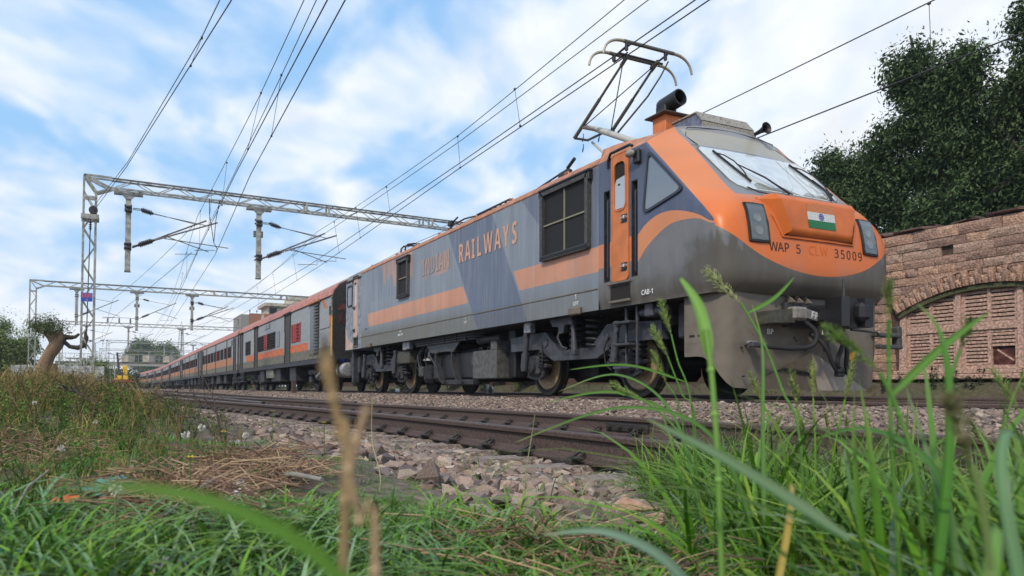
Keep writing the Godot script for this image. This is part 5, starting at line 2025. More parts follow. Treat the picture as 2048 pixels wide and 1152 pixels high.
func loco_below(L: Node3D) -> void:
	bogie(L, 5.1)
	bogie(L, -5.1)
	# cab steps with treads, ahead of the front bogie's damper
	var st := sub("cab_ladder", L)
	for y in [1.1, 0.78, 0.44]:
		var g := Geo.new()
		g.bbox(Vector3(6.62, y - 0.02, 1.36), Vector3(7.02, y + 0.02, 1.52), 0.008)
		put("step", g, M["steel_light"], st)
	for x in [6.78, 7.04]:
		var g := Geo.new()
		g.bbox(Vector3(x - 0.02, 0.4, 1.36), Vector3(x + 0.02, 1.34, 1.4), 0.006)
		put("upright", g, M["steel_light"], st)
	var g := Geo.new()
	g.bbox(Vector3(7.28, 1.14, 1.25), Vector3(7.46, 1.34, 1.45), 0.02)
	g.lathe(Vector3(7.1, 1.22, 1.35), Vector3(1, 0, 0), [Vector2(0, 0), Vector2(0, 0.05), Vector2(0.2, 0.07), Vector2(0.6, 0.07), Vector2(0.6, 0)], 12)
	put("sand_valve", g, M["steel_light"], L)
	g = Geo.new()
	g.bbox(Vector3(7.7, 0.82, -1.2), Vector3(8.3, 1.33, 1.2), 0.03)
	put("buffer_beam", g, M["steel"], L)
	# transformer with its tank straps
	var tr := sub("transformer", L)
	g = Geo.new()
	g.bbox(Vector3(-1.5, 0.3, -1.2), Vector3(1.12, 1.0, 1.16), 0.08)
	put("tank_body", g, M["black"], tr)
	g = Geo.new()
	g.prism(PackedVector2Array([Vector2(-1.55, 1.17), Vector2(0.46, 1.17), Vector2(0.14, 0.98), Vector2(-1.25, 0.98)]), 1.26, 1.3)
	put("mount_plate", g, M["steel_light"], tr)
	for q in [-0.95, 0.02]:
		g = Geo.new()
		var cv := PackedVector3Array()
		for i in 9:
			var f := i / 8.0
			cv.append(Vector3(q + 0.5 * pow(f, 2.0) + 0.05 * f, 0.98 - 0.72 * sin(f * PI / 2), 1.25))
		for i in cv.size() - 1:
			g.beam(cv[i], cv[i + 1], 0.05, 0.12, Vector3(0, 0, 1))
		put("strap", g, M["steel"], tr)
		g = Geo.new()
		g.bbox(Vector3(q - 0.07, 0.95, 1.2), Vector3(q + 0.12, 1.02, 1.32), 0.012)
		put("strap_bracket", g, M["frame_grey"], tr)
	g = Geo.new()
	g.bbox(Vector3(-0.5, 0.2, 1.05), Vector3(1.0, 0.33, 1.24), 0.03)
	put("drain_sump", g, M["steel"], tr)
	for i in 3:
		g = Geo.new()
		var y: float = 1.3 - 0.055 * i
		g.path(PackedVector3Array([Vector3(-2.35 + 0.1 * i, y, 1.33), Vector3(1.0 - 0.12 * i, y + 0.005, 1.33), Vector3(1.3 - 0.12 * i, y + 0.012, 1.27), Vector3(1.42 - 0.12 * i, y + 0.012, 1.1)]), PackedFloat32Array([0.026]), 8)
		put("cooling_pipe", g, M["steel_light"], tr)
	for q in [-1.9, -1.1, -0.3, 0.4, 0.9]:
		g = Geo.new()
		g.box(Vector3(q - 0.014, 1.16, 1.335), Vector3(q + 0.014, 1.33, 1.365))
		put("pipe_clip", g, M["frame_grey"], tr)
	# boxes and tanks between the bogies
	g = Geo.new()
	g.bbox(Vector3(1.16, 0.33, 0.9), Vector3(2.28, 0.92, 1.3), 0.02)
	g.bbox(Vector3(2.02, 0.9, 0.95), Vector3(2.28, 1.1, 1.3), 0.02)
	var bx := put("battery_box", g, M["box_grey"], L)
	for q in [1.3, 1.7, 1.9]:
		g = Geo.new()
		g.path(PackedVector3Array([Vector3(q, 0.92, 1.2), Vector3(q, 0.99, 1.2), Vector3(q + 0.12, 0.99, 1.2), Vector3(q + 0.12, 0.92, 1.2)]), PackedFloat32Array([0.014]), 5)
		put("handle", g, M["steel_light"], bx)
	g = Geo.new()
	g.bbox(Vector3(1.04, 0.62, 1.1), Vector3(1.15, 0.8, 1.28), 0.015)
	put("junction_box", g, M["frame_grey"], bx)
	g = Geo.new()
	g.bbox(Vector3(2.34, 0.35, -0.9), Vector3(2.62, 1.3, 1.05), 0.02)
	put("equipment_case", g, M["black"], L)
	g = Geo.new()
	g.lathe(Vector3(2.0, 1.16, 1.1), Vector3(1, 0, 0), [Vector2(-0.9, 0), Vector2(-0.9, 0.09), Vector2(0.2, 0.09), Vector2(0.2, 0)], 12)
	put("air_cylinder", g, M["steel"], L)
	for q in [[3.78, 1.16, 1.34], [-2.85, 1.14, 1.34], [-2.6, 1.16, 1.34]]:
		g = Geo.new()
		g.bbox(Vector3(q[0] - 0.12, q[1] - 0.02, 1.3), Vector3(q[0] + 0.12, 1.34, 1.42), 0.012)
		put("terminal_box", g, M["tank"], L)
	# compressor group: flask with a pale cap, small filter, hoses
	var cg := sub("air_dryer", L)
	g = Geo.new()
	g.lathe(Vector3(-1.95, 0.25, 1.0), Vector3(0, 1, 0), [Vector2(0, 0.0), Vector2(0.02, 0.16), Vector2(0.12, 0.2), Vector2(0.4, 0.2), Vector2(0.52, 0.1), Vector2(0.56, 0.0)], 16)
	put("flask", g, M["black"], cg)
	g = Geo.new()
	g.lathe(Vector3(-1.9, 0.82, 1.08), Vector3(0, 1, 0), [Vector2(0, 0.0), Vector2(0.0, 0.17), Vector2(0.05, 0.14), Vector2(0.1, 0.05), Vector2(0.28, 0.03), Vector2(0.28, 0.0)], 16)
	put("cap", g, M["tank"], cg)
	g = Geo.new()
	g.bbox(Vector3(-2.25, 0.42, 1.1), Vector3(-1.98, 0.68, 1.25), 0.03)
	put("filter", g, M["frame_grey"], cg)
	g = Geo.new()
	g.bbox(Vector3(-3.55, 0.78, 1.1), Vector3(-2.7, 1.1, 1.34), 0.02)
	put("olive_box", g, M["olive_box"], L)
	for k in 9:
		g = Geo.new()
		var xx := -3.2 + k * 0.3 + rf(-0.1, 0.1)
		g.path(PackedVector3Array([Vector3(xx, 1.2, 1.1), Vector3(xx + rf(-0.15, 0.15), 0.95, 1.22), Vector3(xx + rf(-0.2, 0.25), 0.7, 1.2), Vector3(xx + rf(-0.1, 0.2), 0.5, 1.1)]), PackedFloat32Array([rf(0.015, 0.03)]), 6)
		put("hose", g, M["rubber"] if k % 3 else M["steel_light"], L)
	g = Geo.new()
	g.bbox(Vector3(-3.0, 0.5, -1.0), Vector3(-1.6, 1.3, 0.8), 0.05)
	put("compressor", g, M["black"], L)
	g = Geo.new()
	g.bbox(Vector3(-8.4, 0.4, -1.2), Vector3(-7.75, 1.33, 1.2), 0.03)
	put("buffer_beam", g, M["steel"], L)
	g = Geo.new()
	g.bbox(Vector3(-7.75, 0.3, 1.2), Vector3(-7.62, 1.33, 1.42), 0.02)
	put("guard_plate", g, M["steel_light"], L)
	for q in [-8.0, -7.2]:
		g = Geo.new()
		g.bbox(Vector3(q, 0.6, 1.25), Vector3(q + 0.2, 1.1, 1.4), 0.03)
		put("cable_box", g, M["steel"], L)
	# rear coupling to the train
	g = Geo.new()
	g.bbox(Vector3(-9.6, 0.95, -0.15), Vector3(-8.9, 1.2, 0.15), 0.04)
	put("rear_coupler", g, M["black"], L)

# ---------------------------------------------------------------- coaches

const COACH := 21.7

func coach_section(top: bool) -> PackedVector2Array:
	if top:
		return PackedVector2Array([Vector2(1.63, 3.24), Vector2(1.645, 3.27), Vector2(1.58, 3.45), Vector2(1.4, 3.68), Vector2(1.1, 3.84), Vector2(0.6, 3.93), Vector2(0, 3.96), Vector2(-0.6, 3.93), Vector2(-1.1, 3.84), Vector2(-1.4, 3.68), Vector2(-1.58, 3.45), Vector2(-1.645, 3.27), Vector2(-1.63, 3.24)])
	return PackedVector2Array([Vector2(1.6, 1.12), Vector2(1.625, 1.5), Vector2(1.62, 3.25), Vector2(-1.62, 3.25), Vector2(-1.625, 1.5), Vector2(-1.6, 1.12)])


func along() -> Transform3D:  # lets a section drawn across the train run along it
	return Transform3D(Basis(Vector3(0, 0, 1), Vector3(0, 1, 0), Vector3(1, 0, 0)), Vector3.ZERO)


func slab(parent: Node3D, called: String, m: Material, x0: float, y0: float, x1: float, y1: float, z: float, d: float, bev := 0.0) -> MeshInstance3D:
	var g := Geo.new()
	if bev > 0:
		g.bbox(Vector3(x0, y0, z), Vector3(x1, y1, z + d), bev)
	else:
		g.box(Vector3(x0, y0, z), Vector3(x1, y1, z + d))
	return put(called, g, m, parent)


func barred_window(c: Node3D, x0: float, y0: float, x1: float, y1: float, m: Material, nbars: int, posts := 1) -> void:
	var w := sub("window", c)
	slab(w, "window_pane", M["window_dark"], x0, y0, x1, y1, 1.624, 0.004)
	var g := Geo.new()
	for i in nbars:
		var y := lerpf(y0 + 0.03, y1 - 0.03, float(i) / (nbars - 1))
		g.box(Vector3(x0, y - 0.014, 1.63), Vector3(x1, y + 0.014, 1.66))
	for i in posts + 2:
		var x := lerpf(x0, x1, float(i) / (posts + 1))
		g.box(Vector3(x - 0.02, y0 - 0.02, 1.628), Vector3(x + 0.02, y1 + 0.02, 1.67))
	put("window_bars", g, m, w)


func coach_body(c: Node3D, front_end: Material) -> void:
	var h := COACH / 2
	var g := Geo.new()
	g.prism(coach_section(false), -h, h, along())
	put("body", g, M["coach_grey"], c)
	g = Geo.new()
	g.prism(coach_section(true), -h - 0.02, h + 0.02, along())
	put("roof", g, M["coach_roof"], c)
	for s in [-1.0, 1.0]:
		g = Geo.new()
		var e := coach_section(false)
		var t := coach_section(true)
		var o := PackedVector2Array([e[0] * 0.995, e[1] * Vector2(0.995, 1), t[1] * 0.99, t[2] * 0.99, t[3] * 0.99, t[4] * 0.99, t[5] * 0.99, t[6] * 0.99, t[7] * 0.99, t[8] * 0.99, t[9] * 0.99, t[10] * 0.99, t[11] * 0.99, e[4] * Vector2(0.995, 1), e[5] * 0.995])
		g.prism(o, s * (h + 0.021), s * (h + 0.06), along())
		put("end_wall", g, front_end, c)
		g = Geo.new()
		g.bbox(Vector3(s * (h + 0.3) - 0.26, 1.15, -0.55), Vector3(s * (h + 0.3) + 0.26, 3.2, 0.55), 0.06)
		put("gangway", g, M["rubber"], c)
	slab(c, "lower_panel", M["coach_olive"], -h, 1.2, h, 1.56, 1.618, 0.012)
	slab(c, "sole_bar", M["steel"], -h, 1.02, h, 1.2, 1.55, 0.06)
	g = Geo.new()
	g.box(Vector3(-h, 3.235, 1.625), Vector3(h, 3.26, 1.655))
	put("rain_gutter", g, M["coach_end"], c)
	# running gear
	for q in [-7.3, 7.3]:
		var b := sub("bogie", c)
		for w in [-1.45, 1.45]:
			wheelset(b, q + w, 0.457, M["wheel"])
			for s in [-1.0, 1.0]:
				g = Geo.new()
				g.bbox(Vector3(q + w - 0.17, 0.32, s * 1.12 - 0.1), Vector3(q + w + 0.17, 0.62, s * 1.12 + 0.1), 0.04)
				put("axle_box", g, M["steel"], b)
		for s in [-1.0, 1.0]:
			g = Geo.new()
			g.prism(PackedVector2Array([Vector2(-1.9, 0.66), Vector2(-1.0, 0.7), Vector2(-0.6, 0.45), Vector2(0.6, 0.45), Vector2(1.0, 0.7), Vector2(1.9, 0.66), Vector2(1.9, 0.84), Vector2(-1.9, 0.84)]), -0.07, 0.07, Transform3D(Basis(), Vector3(q, 0, 1.1 * s)))
			put("bogie_frame", g, M["steel"], b)
			g = Geo.new()
			for e in [-0.25, 0.25]:
				spring_coil(g, Vector3(q + e, 0.5, 1.14 * s), 0.13, 0.5, 4, 0.03)
			put("spring", g, M["black"], b)
	g = Geo.new()
	for q in [[-4.2, 1.3], [-0.4, 2.2], [3.4, 1.2]]:
		g = Geo.new()
		g.bbox(Vector3(q[0] - q[1] / 2, 0.42, 0.5), Vector3(q[0] + q[1] / 2, 1.02, 1.4), 0.03)
		put("underframe_box", g, M["steel"], c)
	g = Geo.new()
	g.bbox(Vector3(-5.3, 0.5, -0.8), Vector3(5.3, 0.62, 0.9), 0.02)
	put("truss", g, M["black"], c)
	for q in [-10.0, -9.3, 9.3, 10.0]:
		g = Geo.new()
		for y in [0.5, 0.75, 1.0]:
			g.box(Vector3(q - 0.2, y - 0.02, 1.4), Vector3(q + 0.2, y + 0.02, 1.6))
		g.box(Vector3(q - 0.22, 0.45, 1.56), Vector3(q - 0.19, 1.1, 1.6))
		g.box(Vector3(q + 0.19, 0.45, 1.56), Vector3(q + 0.22, 1.1, 1.6))
		put("step_ladder", g, M["steel_light"], c)


func coach_door(c: Node3D, x0: float, x1: float, hood := true) -> void:
	var d := sub("door", c)
	slab(d, "doorway", M["door_dark"], x0, 1.22, x1, 3.16, 1.626, 0.006)
	slab(d, "door_post", M["coach_end"], x0 - 0.05, 1.2, x0, 3.2, 1.626, 0.035)
	slab(d, "door_post", M["coach_end"], x1, 1.2, x1 + 0.05, 3.2, 1.626, 0.035)
	if hood:
		slab(d, "door_hood", M["coach_end"], x0 - 0.15, 3.2, x1 + 0.15, 3.29, 1.63, 0.09, 0.02)
	var g := Geo.new()
	g.tube(Vector3(x0 + 0.12, 1.5, 1.68), Vector3(x0 + 0.12, 2.5, 1.68), 0.018)
	put("handrail", g, M["tank"], d)


func make_coaches() -> void:
	# first behind the engine: luggage and guard's van with a shuttered door
	var cx := -9.45 - COACH / 2
	var c := thing("railway_coach", "luggage coach with shuttered doorway and red barred windows behind the locomotive", "coach", Vector3(cx, 0, 0), "coaches of the train")
	coach_body(c, M["coach_end"])
	var f := func(x: float) -> float: return x - cx
	slab(c, "orange_band", M["coach_orange_bright"], f.call(-28.3), 1.565, f.call(-13.1), 1.86, 1.6235, 0.005)
	var sh := sub("shutter", c)
	slab(sh, "doorway", M["window_dark"], f.call(-12.7), 1.3, f.call(-11.27), 3.2, 1.626, 0.004)
	for i in 16:
		var g := Geo.new()
		var y := 1.4 + i * 0.112
		g.hexa([Vector3(f.call(-11.95), y, 1.69), Vector3(f.call(-11.3), y, 1.69), Vector3(f.call(-11.3), y, 1.63), Vector3(f.call(-11.95), y, 1.63), Vector3(f.call(-11.95), y + 0.08, 1.65), Vector3(f.call(-11.3), y + 0.08, 1.65), Vector3(f.call(-11.3), y + 0.08, 1.63), Vector3(f.call(-11.95), y + 0.08, 1.63)])
		put("slat", g, M["frame_grey"], sh)
	slab(c, "door_hood", M["coach_orange"], f.call(-12.9), 3.2, f.call(-11.1), 3.3, 1.63, 0.1, 0.02)
	slab(c, "notice_board", M["coach_grey"], f.call(-11.1), 2.2, f.call(-9.75), 2.86, 1.628, 0.02, 0.005)
	slab(c, "orange_patch", M["coach_orange_bright"], f.call(-9.72), 2.26, f.call(-9.5), 2.6, 1.628, 0.03)
	slab(c, "black_patch", M["coach_end"], f.call(-9.75), 2.6, f.call(-9.5), 2.9, 1.628, 0.03)
	slab(c, "corner_strip", M["signal_yellow"], f.call(-9.52), 1.25, f.call(-9.46), 2.55, 1.62, 0.03)
	slab(c, "corner_strip", M["cream_box"], f.call(-9.52), 2.56, f.call(-9.46), 3.25, 1.62, 0.03)
	slab(c, "corner_patch", M["coach_orange_bright"], f.call(-9.75), 1.5, f.call(-9.53), 2.2, 1.624, 0.005)
	var g := Geo.new()
	g.prism(PackedVector2Array([Vector2(f.call(-10.95), 3.2), Vector2(f.call(-10.55), 3.2), Vector2(f.call(-10.1), 2.9), Vector2(f.call(-10.1), 2.72), Vector2(f.call(-10.25), 2.72)]), 1.6215, 1.626)
	put("slanted_stripe", g, M["coach_orange"], c)
	for q in [[2.75, 2.98, M["red_pane"]], [2.3, 2.62, M["red_pane"]]]:
		g = Geo.new()
		g.box(Vector3(COACH / 2 + 0.061, q[0], 0.75), Vector3(COACH / 2 + 0.068, q[1], 1.45))
		put("red_panel", g, q[2], c)
	lettering("EXIT", 0.17, M["coach_end"], c, Transform3D(Basis(Vector3(0, 0, -1), Vector3(0, 1, 0), Vector3(1, 0, 0)), Vector3(COACH / 2 + 0.069, 2.46, 1.1)))
	barred_window(c, f.call(-15.9), 1.98, f.call(-14.36), 2.7, M["coach_red"], 6, 2)
	slab(c, "red_shutter", M["coach_red"], f.call(-15.75), 2.0, f.call(-15.1), 2.66, 1.63, 0.02)
	coach_door(c, f.call(-17.4), f.call(-16.3))
	slab(c, "small_window", M["window_dark"], f.call(-19.25), 1.95, f.call(-18.6), 2.66, 1.625, 0.012, 0.004)
	var xs := -24.3
	for i in 5:
		barred_window(c, f.call(xs), 1.95, f.call(xs + 0.84), 2.68, M["coach_red"] if i == 2 else M["coach_end"], 6, 1)
		if i == 2:
			slab(c, "red_shutter", M["coach_red"], f.call(xs + 0.08), 1.98, f.call(xs + 0.76), 2.64, 1.63, 0.02)
		xs += 0.95
	coach_door(c, f.call(-25.4), f.call(-24.45))
	barred_window(c, f.call(-28.3), 1.93, f.call(-26.8), 2.64, M["coach_end"], 6, 2)
	slab(c, "pale_plate", M["dirty_white"], f.call(-26.35), 1.95, f.call(-25.9), 2.75, 1.6235, 0.004)
	coach_door(c, f.call(-30.6), f.call(-29.5))
	slab(c, "destination_board", M["coach_grey"], f.call(-22.6), 2.95, f.call(-21.1), 3.18, 1.63, 0.02, 0.005)
	lettering("SLR", 0.13, M["cream_box"], c, Transform3D(Basis(), Vector3(f.call(-21.9), 3.06, 1.655)))
	# gear below its leading end
	g = Geo.new()
	g.lathe(Vector3(10.3, 0.74, 1.12), Vector3(1, 0, 0.0), [Vector2(0, 0), Vector2(0.0, 0.12), Vector2(0.05, 0.22), Vector2(0.14, 0.26), Vector2(0.7, 0.26), Vector2(0.78, 0.2), Vector2(0.8, 0.0)], 20)
	put("air_tank", g, M["tank"], c)
	g = Geo.new()
	g.lathe(Vector3(10.7, 1.02, 1.2), Vector3(0, 1, 0), [Vector2(0, 0), Vector2(0.0, 0.08), Vector2(0.06, 0.16), Vector2(0.2, 0.17), Vector2(0.28, 0.1), Vector2(0.3, 0)], 16)
	put("blue_canister", g, M["blue_can"], c)
	g = Geo.new()
	g.path(PackedVector3Array([Vector3(10.75, 1.05, 1.36), Vector3(10.8, 0.85, 1.42), Vector3(10.95, 0.6, 1.42), Vector3(11.1, 0.5, 1.3)]), PackedFloat32Array([0.035]), 8)
	put("hose", g, M["rubber"], c)
	g = Geo.new()
	g.tube(Vector3(8.3, 0.78, 1.3), Vector3(7.6, 0.55, 1.35), 0.06)
	put("damper", g, M["tank"], c)
	slab(c, "cream_box", M["cream_box"], -2.4, 0.6, -0.6, 1.05, 1.3, 0.2, 0.02)
	# the passenger coaches
	var ordinal := ["second", "third", "fourth", "fifth", "sixth", "seventh", "eighth", "ninth", "tenth", "eleventh"]
	var proto: Node3D
	for k in 10:
		var ends := []
		for e in [0.0, COACH]:
			var x: float = -9.45 - 22.3 * (k + 1) - e
			ends.append(Vector3(x, 0, track_bend(x)))
		var mid: Vector3 = (ends[0] + ends[1]) / 2
		var yaw := atan2(-(ends[0].z - ends[1].z), ends[0].x - ends[1].x)
		var label := "grey and orange coach with red roof, %s coach behind the locomotive" % ordinal[k]
		if k == 0:
			proto = thing("railway_coach", label, "coach", mid, "coaches of the train")
			c = proto
			coach_body(c, M["coach_end"])
			slab(c, "orange_band", M["coach_orange"], -10.2, 1.565, 10.2, 2.0, 1.6235, 0.005)
			for q in [-10.25, 9.3]:
				coach_door(c, q, q + 0.95, false)
			for q in [-6.2, -0.12, 6.0]:
				slab(c, "drain_strip", M["coach_end"], q, 1.2, q + 0.16, 3.22, 1.624, 0.03)
			var x0 := -8.9
			for i in 9:
				barred_window(c, x0, 2.05, x0 + 1.25, 2.72, M["coach_end"], 5, 1)
				if i % 3 == 1:
					slab(c, "red_shutter", M["coach_red"], x0 + 1.27, 2.05, x0 + 1.6, 2.72, 1.626, 0.02)
				x0 += 1.98
			for q in [-9.0, 8.2]:
				slab(c, "louvre_panel", M["frame_grey"], q, 2.75, q + 0.5, 3.1, 1.626, 0.012, 0.004)
		else:
			c = proto.duplicate()
			c.name = numbered("railway_coach")
			add_child(c)
			c.position = mid
			tag(c, label, "coach", "coaches of the train")
		c.rotation.y = yaw

# ---------------------------------------------------------------- overhead line

func lattice(parent: Node3D, called: String, a: Vector3, b: Vector3, w: float, u: Vector3, s: Vector3, n: int, m: Material, chord: float, brace: float) -> void:
	# a girder from a to b: four chords, and braces that zigzag over its four faces
	var o := sub(called, parent)
	for i in [-1.0, 1.0]:
		for j in [-1.0, 1.0]:
			var g := Geo.new()
			var off: Vector3 = u * i * w / 2 + s * j * w / 2
			# an angle section: two thin flanges
			g.beam(a + off, b + off, chord, chord * 0.18, u)
			g.beam(a + off - u * i * chord * 0.42, b + off - u * i * chord * 0.42, chord * 0.18, chord * 0.85, u)
			put("chord", g, m, o)
	for i in n:
		var p := a.lerp(b, float(i) / n)
		var q := a.lerp(b, float(i + 1) / n)
		for f in 4:
			var g := Geo.new()
			var d1: Vector3 = [s, s, u, u][f] * (w / 2) * [1, -1, 1, -1][f]
			var d2: Vector3 = [u, u, s, s][f] * (w / 2) * (1 if i % 2 else -1)
			g.beam(p + d1 * 0.97 + d2, q + d1 * 0.97 - d2, brace, brace * 0.3, d1)
			put("brace", g, m, o)


func portal(label: String, x: float, z0: float, z1: float, skew: float, top: float, posts: Array, fine: bool, far_mast := true) -> Node3D:
	var t := thing("portal_gantry", label, "gantry", Vector3.ZERO, "steel gantries over the tracks")
	var w := 0.42
	var at := func(z: float, y: float) -> Vector3: return Vector3(x - (z0 - z) * skew, y, z)
	var m: Material = M["galv"]
	var s: Vector3 = (at.call(z0, 0) - at.call(z1, 0)).normalized()
	var along_x := Vector3(s.z, 0, -s.x)
	var base := ground_y(x, z0) + 0.1
	lattice(t, "mast", at.call(z0, base), at.call(z0, top - 0.65), w, along_x, s, 11 if fine else 8, m, 0.075, 0.04)
	if far_mast:
		lattice(t, "mast", at.call(z1, 0.0), at.call(z1, top), w, along_x, s, 8, m, 0.075, 0.04)
	lattice(t, "beam", at.call(z0 - 0.75, top - w / 2), at.call(z1, top - w / 2), w, Vector3.UP, along_x, int((z0 - z1) / 0.82), m, 0.075, 0.034)
	var kn := sub("knee", t)
	for j in [-1.0, 1.0]:
		var off: Vector3 = along_x * j * w / 2
		var g := Geo.new()
		for q in [[at.call(z0 + w / 2, top - 0.65), at.call(z0 + w / 2, top)], [at.call(z0 + w / 2, top), at.call(z0 - 0.75, top)], [at.call(z0 - w / 2, top - 0.65), at.call(z0 - 0.75, top - w)], [at.call(z0 + w / 2, top), at.call(z0 - w / 2, top - 0.62)], [at.call(z0 + w / 2, top), at.call(z0 - 0.72, top - w)], [at.call(z0 + w / 2, top - 0.85), at.call(z0 - w / 2, top - 0.85)]]:
			g.beam(q[0] + off, q[1] + off, 0.07, 0.07, along_x)
		put("corner_frame", g, m, kn)
	if fine:
		for q in [0.6, -0.4, -5.0, -5.5]:
			var g := Geo.new()
			for j in [-1.0, 1.0]:
				g.beam(at.call(q, top) + along_x * j * (w / 2 + 0.01), at.call(q, top - w) + along_x * j * (w / 2 + 0.01), 0.09, 0.03, along_x)
			put("joint_plate", g, m, t)
	var pd := Geo.new()
	pd.hexa([at.call(z0 + 0.55, base - 0.5) + Vector3(0.5, 0, 0), at.call(z0 + 0.55, base - 0.5) + Vector3(-0.5, 0, 0), at.call(z0 - 0.55, base - 0.5) + Vector3(-0.5, 0, 0), at.call(z0 - 0.55, base - 0.5) + Vector3(0.5, 0, 0), at.call(z0 + 0.42, base) + Vector3(0.42, 0, 0), at.call(z0 + 0.42, base) + Vector3(-0.42, 0, 0), at.call(z0 - 0.42, base) + Vector3(-0.42, 0, 0), at.call(z0 - 0.42, base) + Vector3(0.42, 0, 0)])
	put("footing", pd, M["concrete"], t)
	for p in posts:
		drop_post(t, at.call(p[0], top - w), p[1], p[2], p[3])
	return t


func drop_post(t: Node3D, at: Vector3, length: float, arms: int, plate: bool) -> void:
	var d := sub("drop_post", t)
	var g := Geo.new()
	var y := at.y
	g.bbox(at + Vector3(-0.12, -0.16, -0.52), at + Vector3(0.12, -0.05, 0.52), 0.01)
	for z in [-0.4, 0.4]:
		g.box(at + Vector3(-0.1, -0.06, z - 0.04), at + Vector3(0.1, 0.03, z + 0.04))
	put("head_plate", g, M["galv"], d)
	g = Geo.new()
	g.prism(PackedVector2Array([Vector2(-0.26, -0.16), Vector2(0.26, -0.16), Vector2(0.11, -0.33), Vector2(-0.11, -0.33)]), -0.012, 0.012, Transform3D(Basis(Vector3(0, 0, 1), Vector3(0, 1, 0), Vector3(1, 0, 0)), at + Vector3(0.1, 0, 0)))
	put("gusset", g, M["galv"], d)
	g = Geo.new()  # an H section, flanges facing along the beam
	for z in [-0.095, 0.095]:
		g.box(at + Vector3(-0.08, -length, z - 0.006), at + Vector3(0.08, -0.16, z + 0.006))
	g.box(at + Vector3(-0.006, -length, -0.089), at + Vector3(0.006, -0.16, 0.089))
	g.box(at + Vector3(0.07, -length, -0.1), at + Vector3(0.082, -0.16, 0.1))
	put("post", g, M["galv"], d)
	g = Geo.new()
	g.box(at + Vector3(-0.1, -length - 0.04, -0.115), at + Vector3(0.1, -length, 0.115))
	put("foot_plate", g, M["galv_dark"], d)
	if plate:
		g = Geo.new()
		g.bbox(at + Vector3(-0.16, -1.3, -0.2), at + Vector3(-0.12, -1.02, 0.2), 0.005)
		put("number_plate", g, M["galv_dark"], d)
	# cantilever arms towards the train's side
	for k in arms:
		var e := (k * 2 - 1) * 0.32 if arms == 2 else 0.0
		var c := sub("cantilever", t)
		var up := at + Vector3(e * 0.5, -0.62 - 0.12 * k, -0.16)
		var lo := at + Vector3(e * 0.5, -2.22, -0.16)
		var tip := at + Vector3(e, -1.0 - 0.14 * k, -2.55 - 0.35 * k)
		var gi := Geo.new()
		insulator(gi, up + Vector3(0, 0, -0.3), up + (tip - up).normalized() * 0.75, 0.1, 6)
		put("insulator", gi, M["insulator"], c)
		gi = Geo.new()
		var ld := (tip - lo).normalized()
		insulator(gi, lo + ld * 0.22, lo + ld * 0.85, 0.11, 7)
		put("insulator", gi, M["insulator"], c)
		g = Geo.new()
		g.tube(lo, lo + ld * 0.25, 0.03)
		g.tube(lo + ld * 0.8, tip + ld * 0.45, 0.032)
		put("bracket_tube", g, M["galv_dark"], c)
		g = Geo.new()
		g.tube(up, up + Vector3(0, 0, -0.32), 0.016)
		g.tube(up + (tip - up).normalized() * 0.7, tip, 0.016)
		put("stay_tube", g, M["galv_dark"], c)
		g = Geo.new()
		var j: Vector3 = lo.lerp(tip, 0.42 + 0.1 * (1 - k))
		var rt := at + Vector3(e, -2.0 - 0.12 * (1 - k), -3.75 + 0.7 * (1 - k))
		g.tube(j + Vector3(0, -0.04, 0), rt, 0.019)
		put("registration_tube", g, M["galv_dark"], c)
		g = Geo.new()
		g.path(PackedVector3Array([rt + Vector3(0, 0, 0.45), rt + Vector3(0, -0.16, 0.45), rt + Vector3(0, -0.14, 0.6), rt + Vector3(0, -0.2, 1.3)]), PackedFloat32Array([0.013]), 6)
		put("steady_arm", g, M["galv_dark"], c)
		g = Geo.new()
		for q in [up, lo]:
			g.bbox(q + Vector3(-0.06, -0.14, 0.03), q + Vector3(0.06, 0.14, 0.12), 0.02)
			g.bbox(q + Vector3(-0.1, -0.1, 0.06), q + Vector3(0.1, -0.04, 0.3), 0.01)
			g.bbox(q + Vector3(-0.1, 0.06, 0.06), q + Vector3(0.1, 0.12, 0.3), 0.01)
		put("clamp", g, M["insulator"], c)


func wire(called: String, label: String, pts: Array, r: float, sag: float, group: String) -> MeshInstance3D:
	var p := PackedVector3Array()
	for i in pts.size() - 1:
		var n := 8
		for k in n:
			var f := float(k) / n
			var q: Vector3 = pts[i].lerp(pts[i + 1], f)
			q.y -= sag * 4.0 * f * (1 - f) * pow((pts[i + 1] - pts[i]).length() / 50.0, 2.0)
			p.append(q)
	p.append(pts[-1])
	var g := Geo.new()
	g.path(p, PackedFloat32Array([r]), 6)
	var o := put(called, g, M["wire"])
	tag(o, label, "wire", group)
	return o


func dropper(o: MeshInstance3D, a: Vector3, b: Vector3) -> void:
	var g := Geo.new()
	g.tube(a, b, 0.006, -1, 5)
	g.bbox(a - Vector3(0.03, 0.025, 0.02), a + Vector3(0.03, 0.025, 0.02), 0.008)
	g.bbox(b - Vector3(0.03, 0.02, 0.02), b + Vector3(0.03, 0.02, 0.02), 0.008)
	put("dropper", g, M["wire"], o)


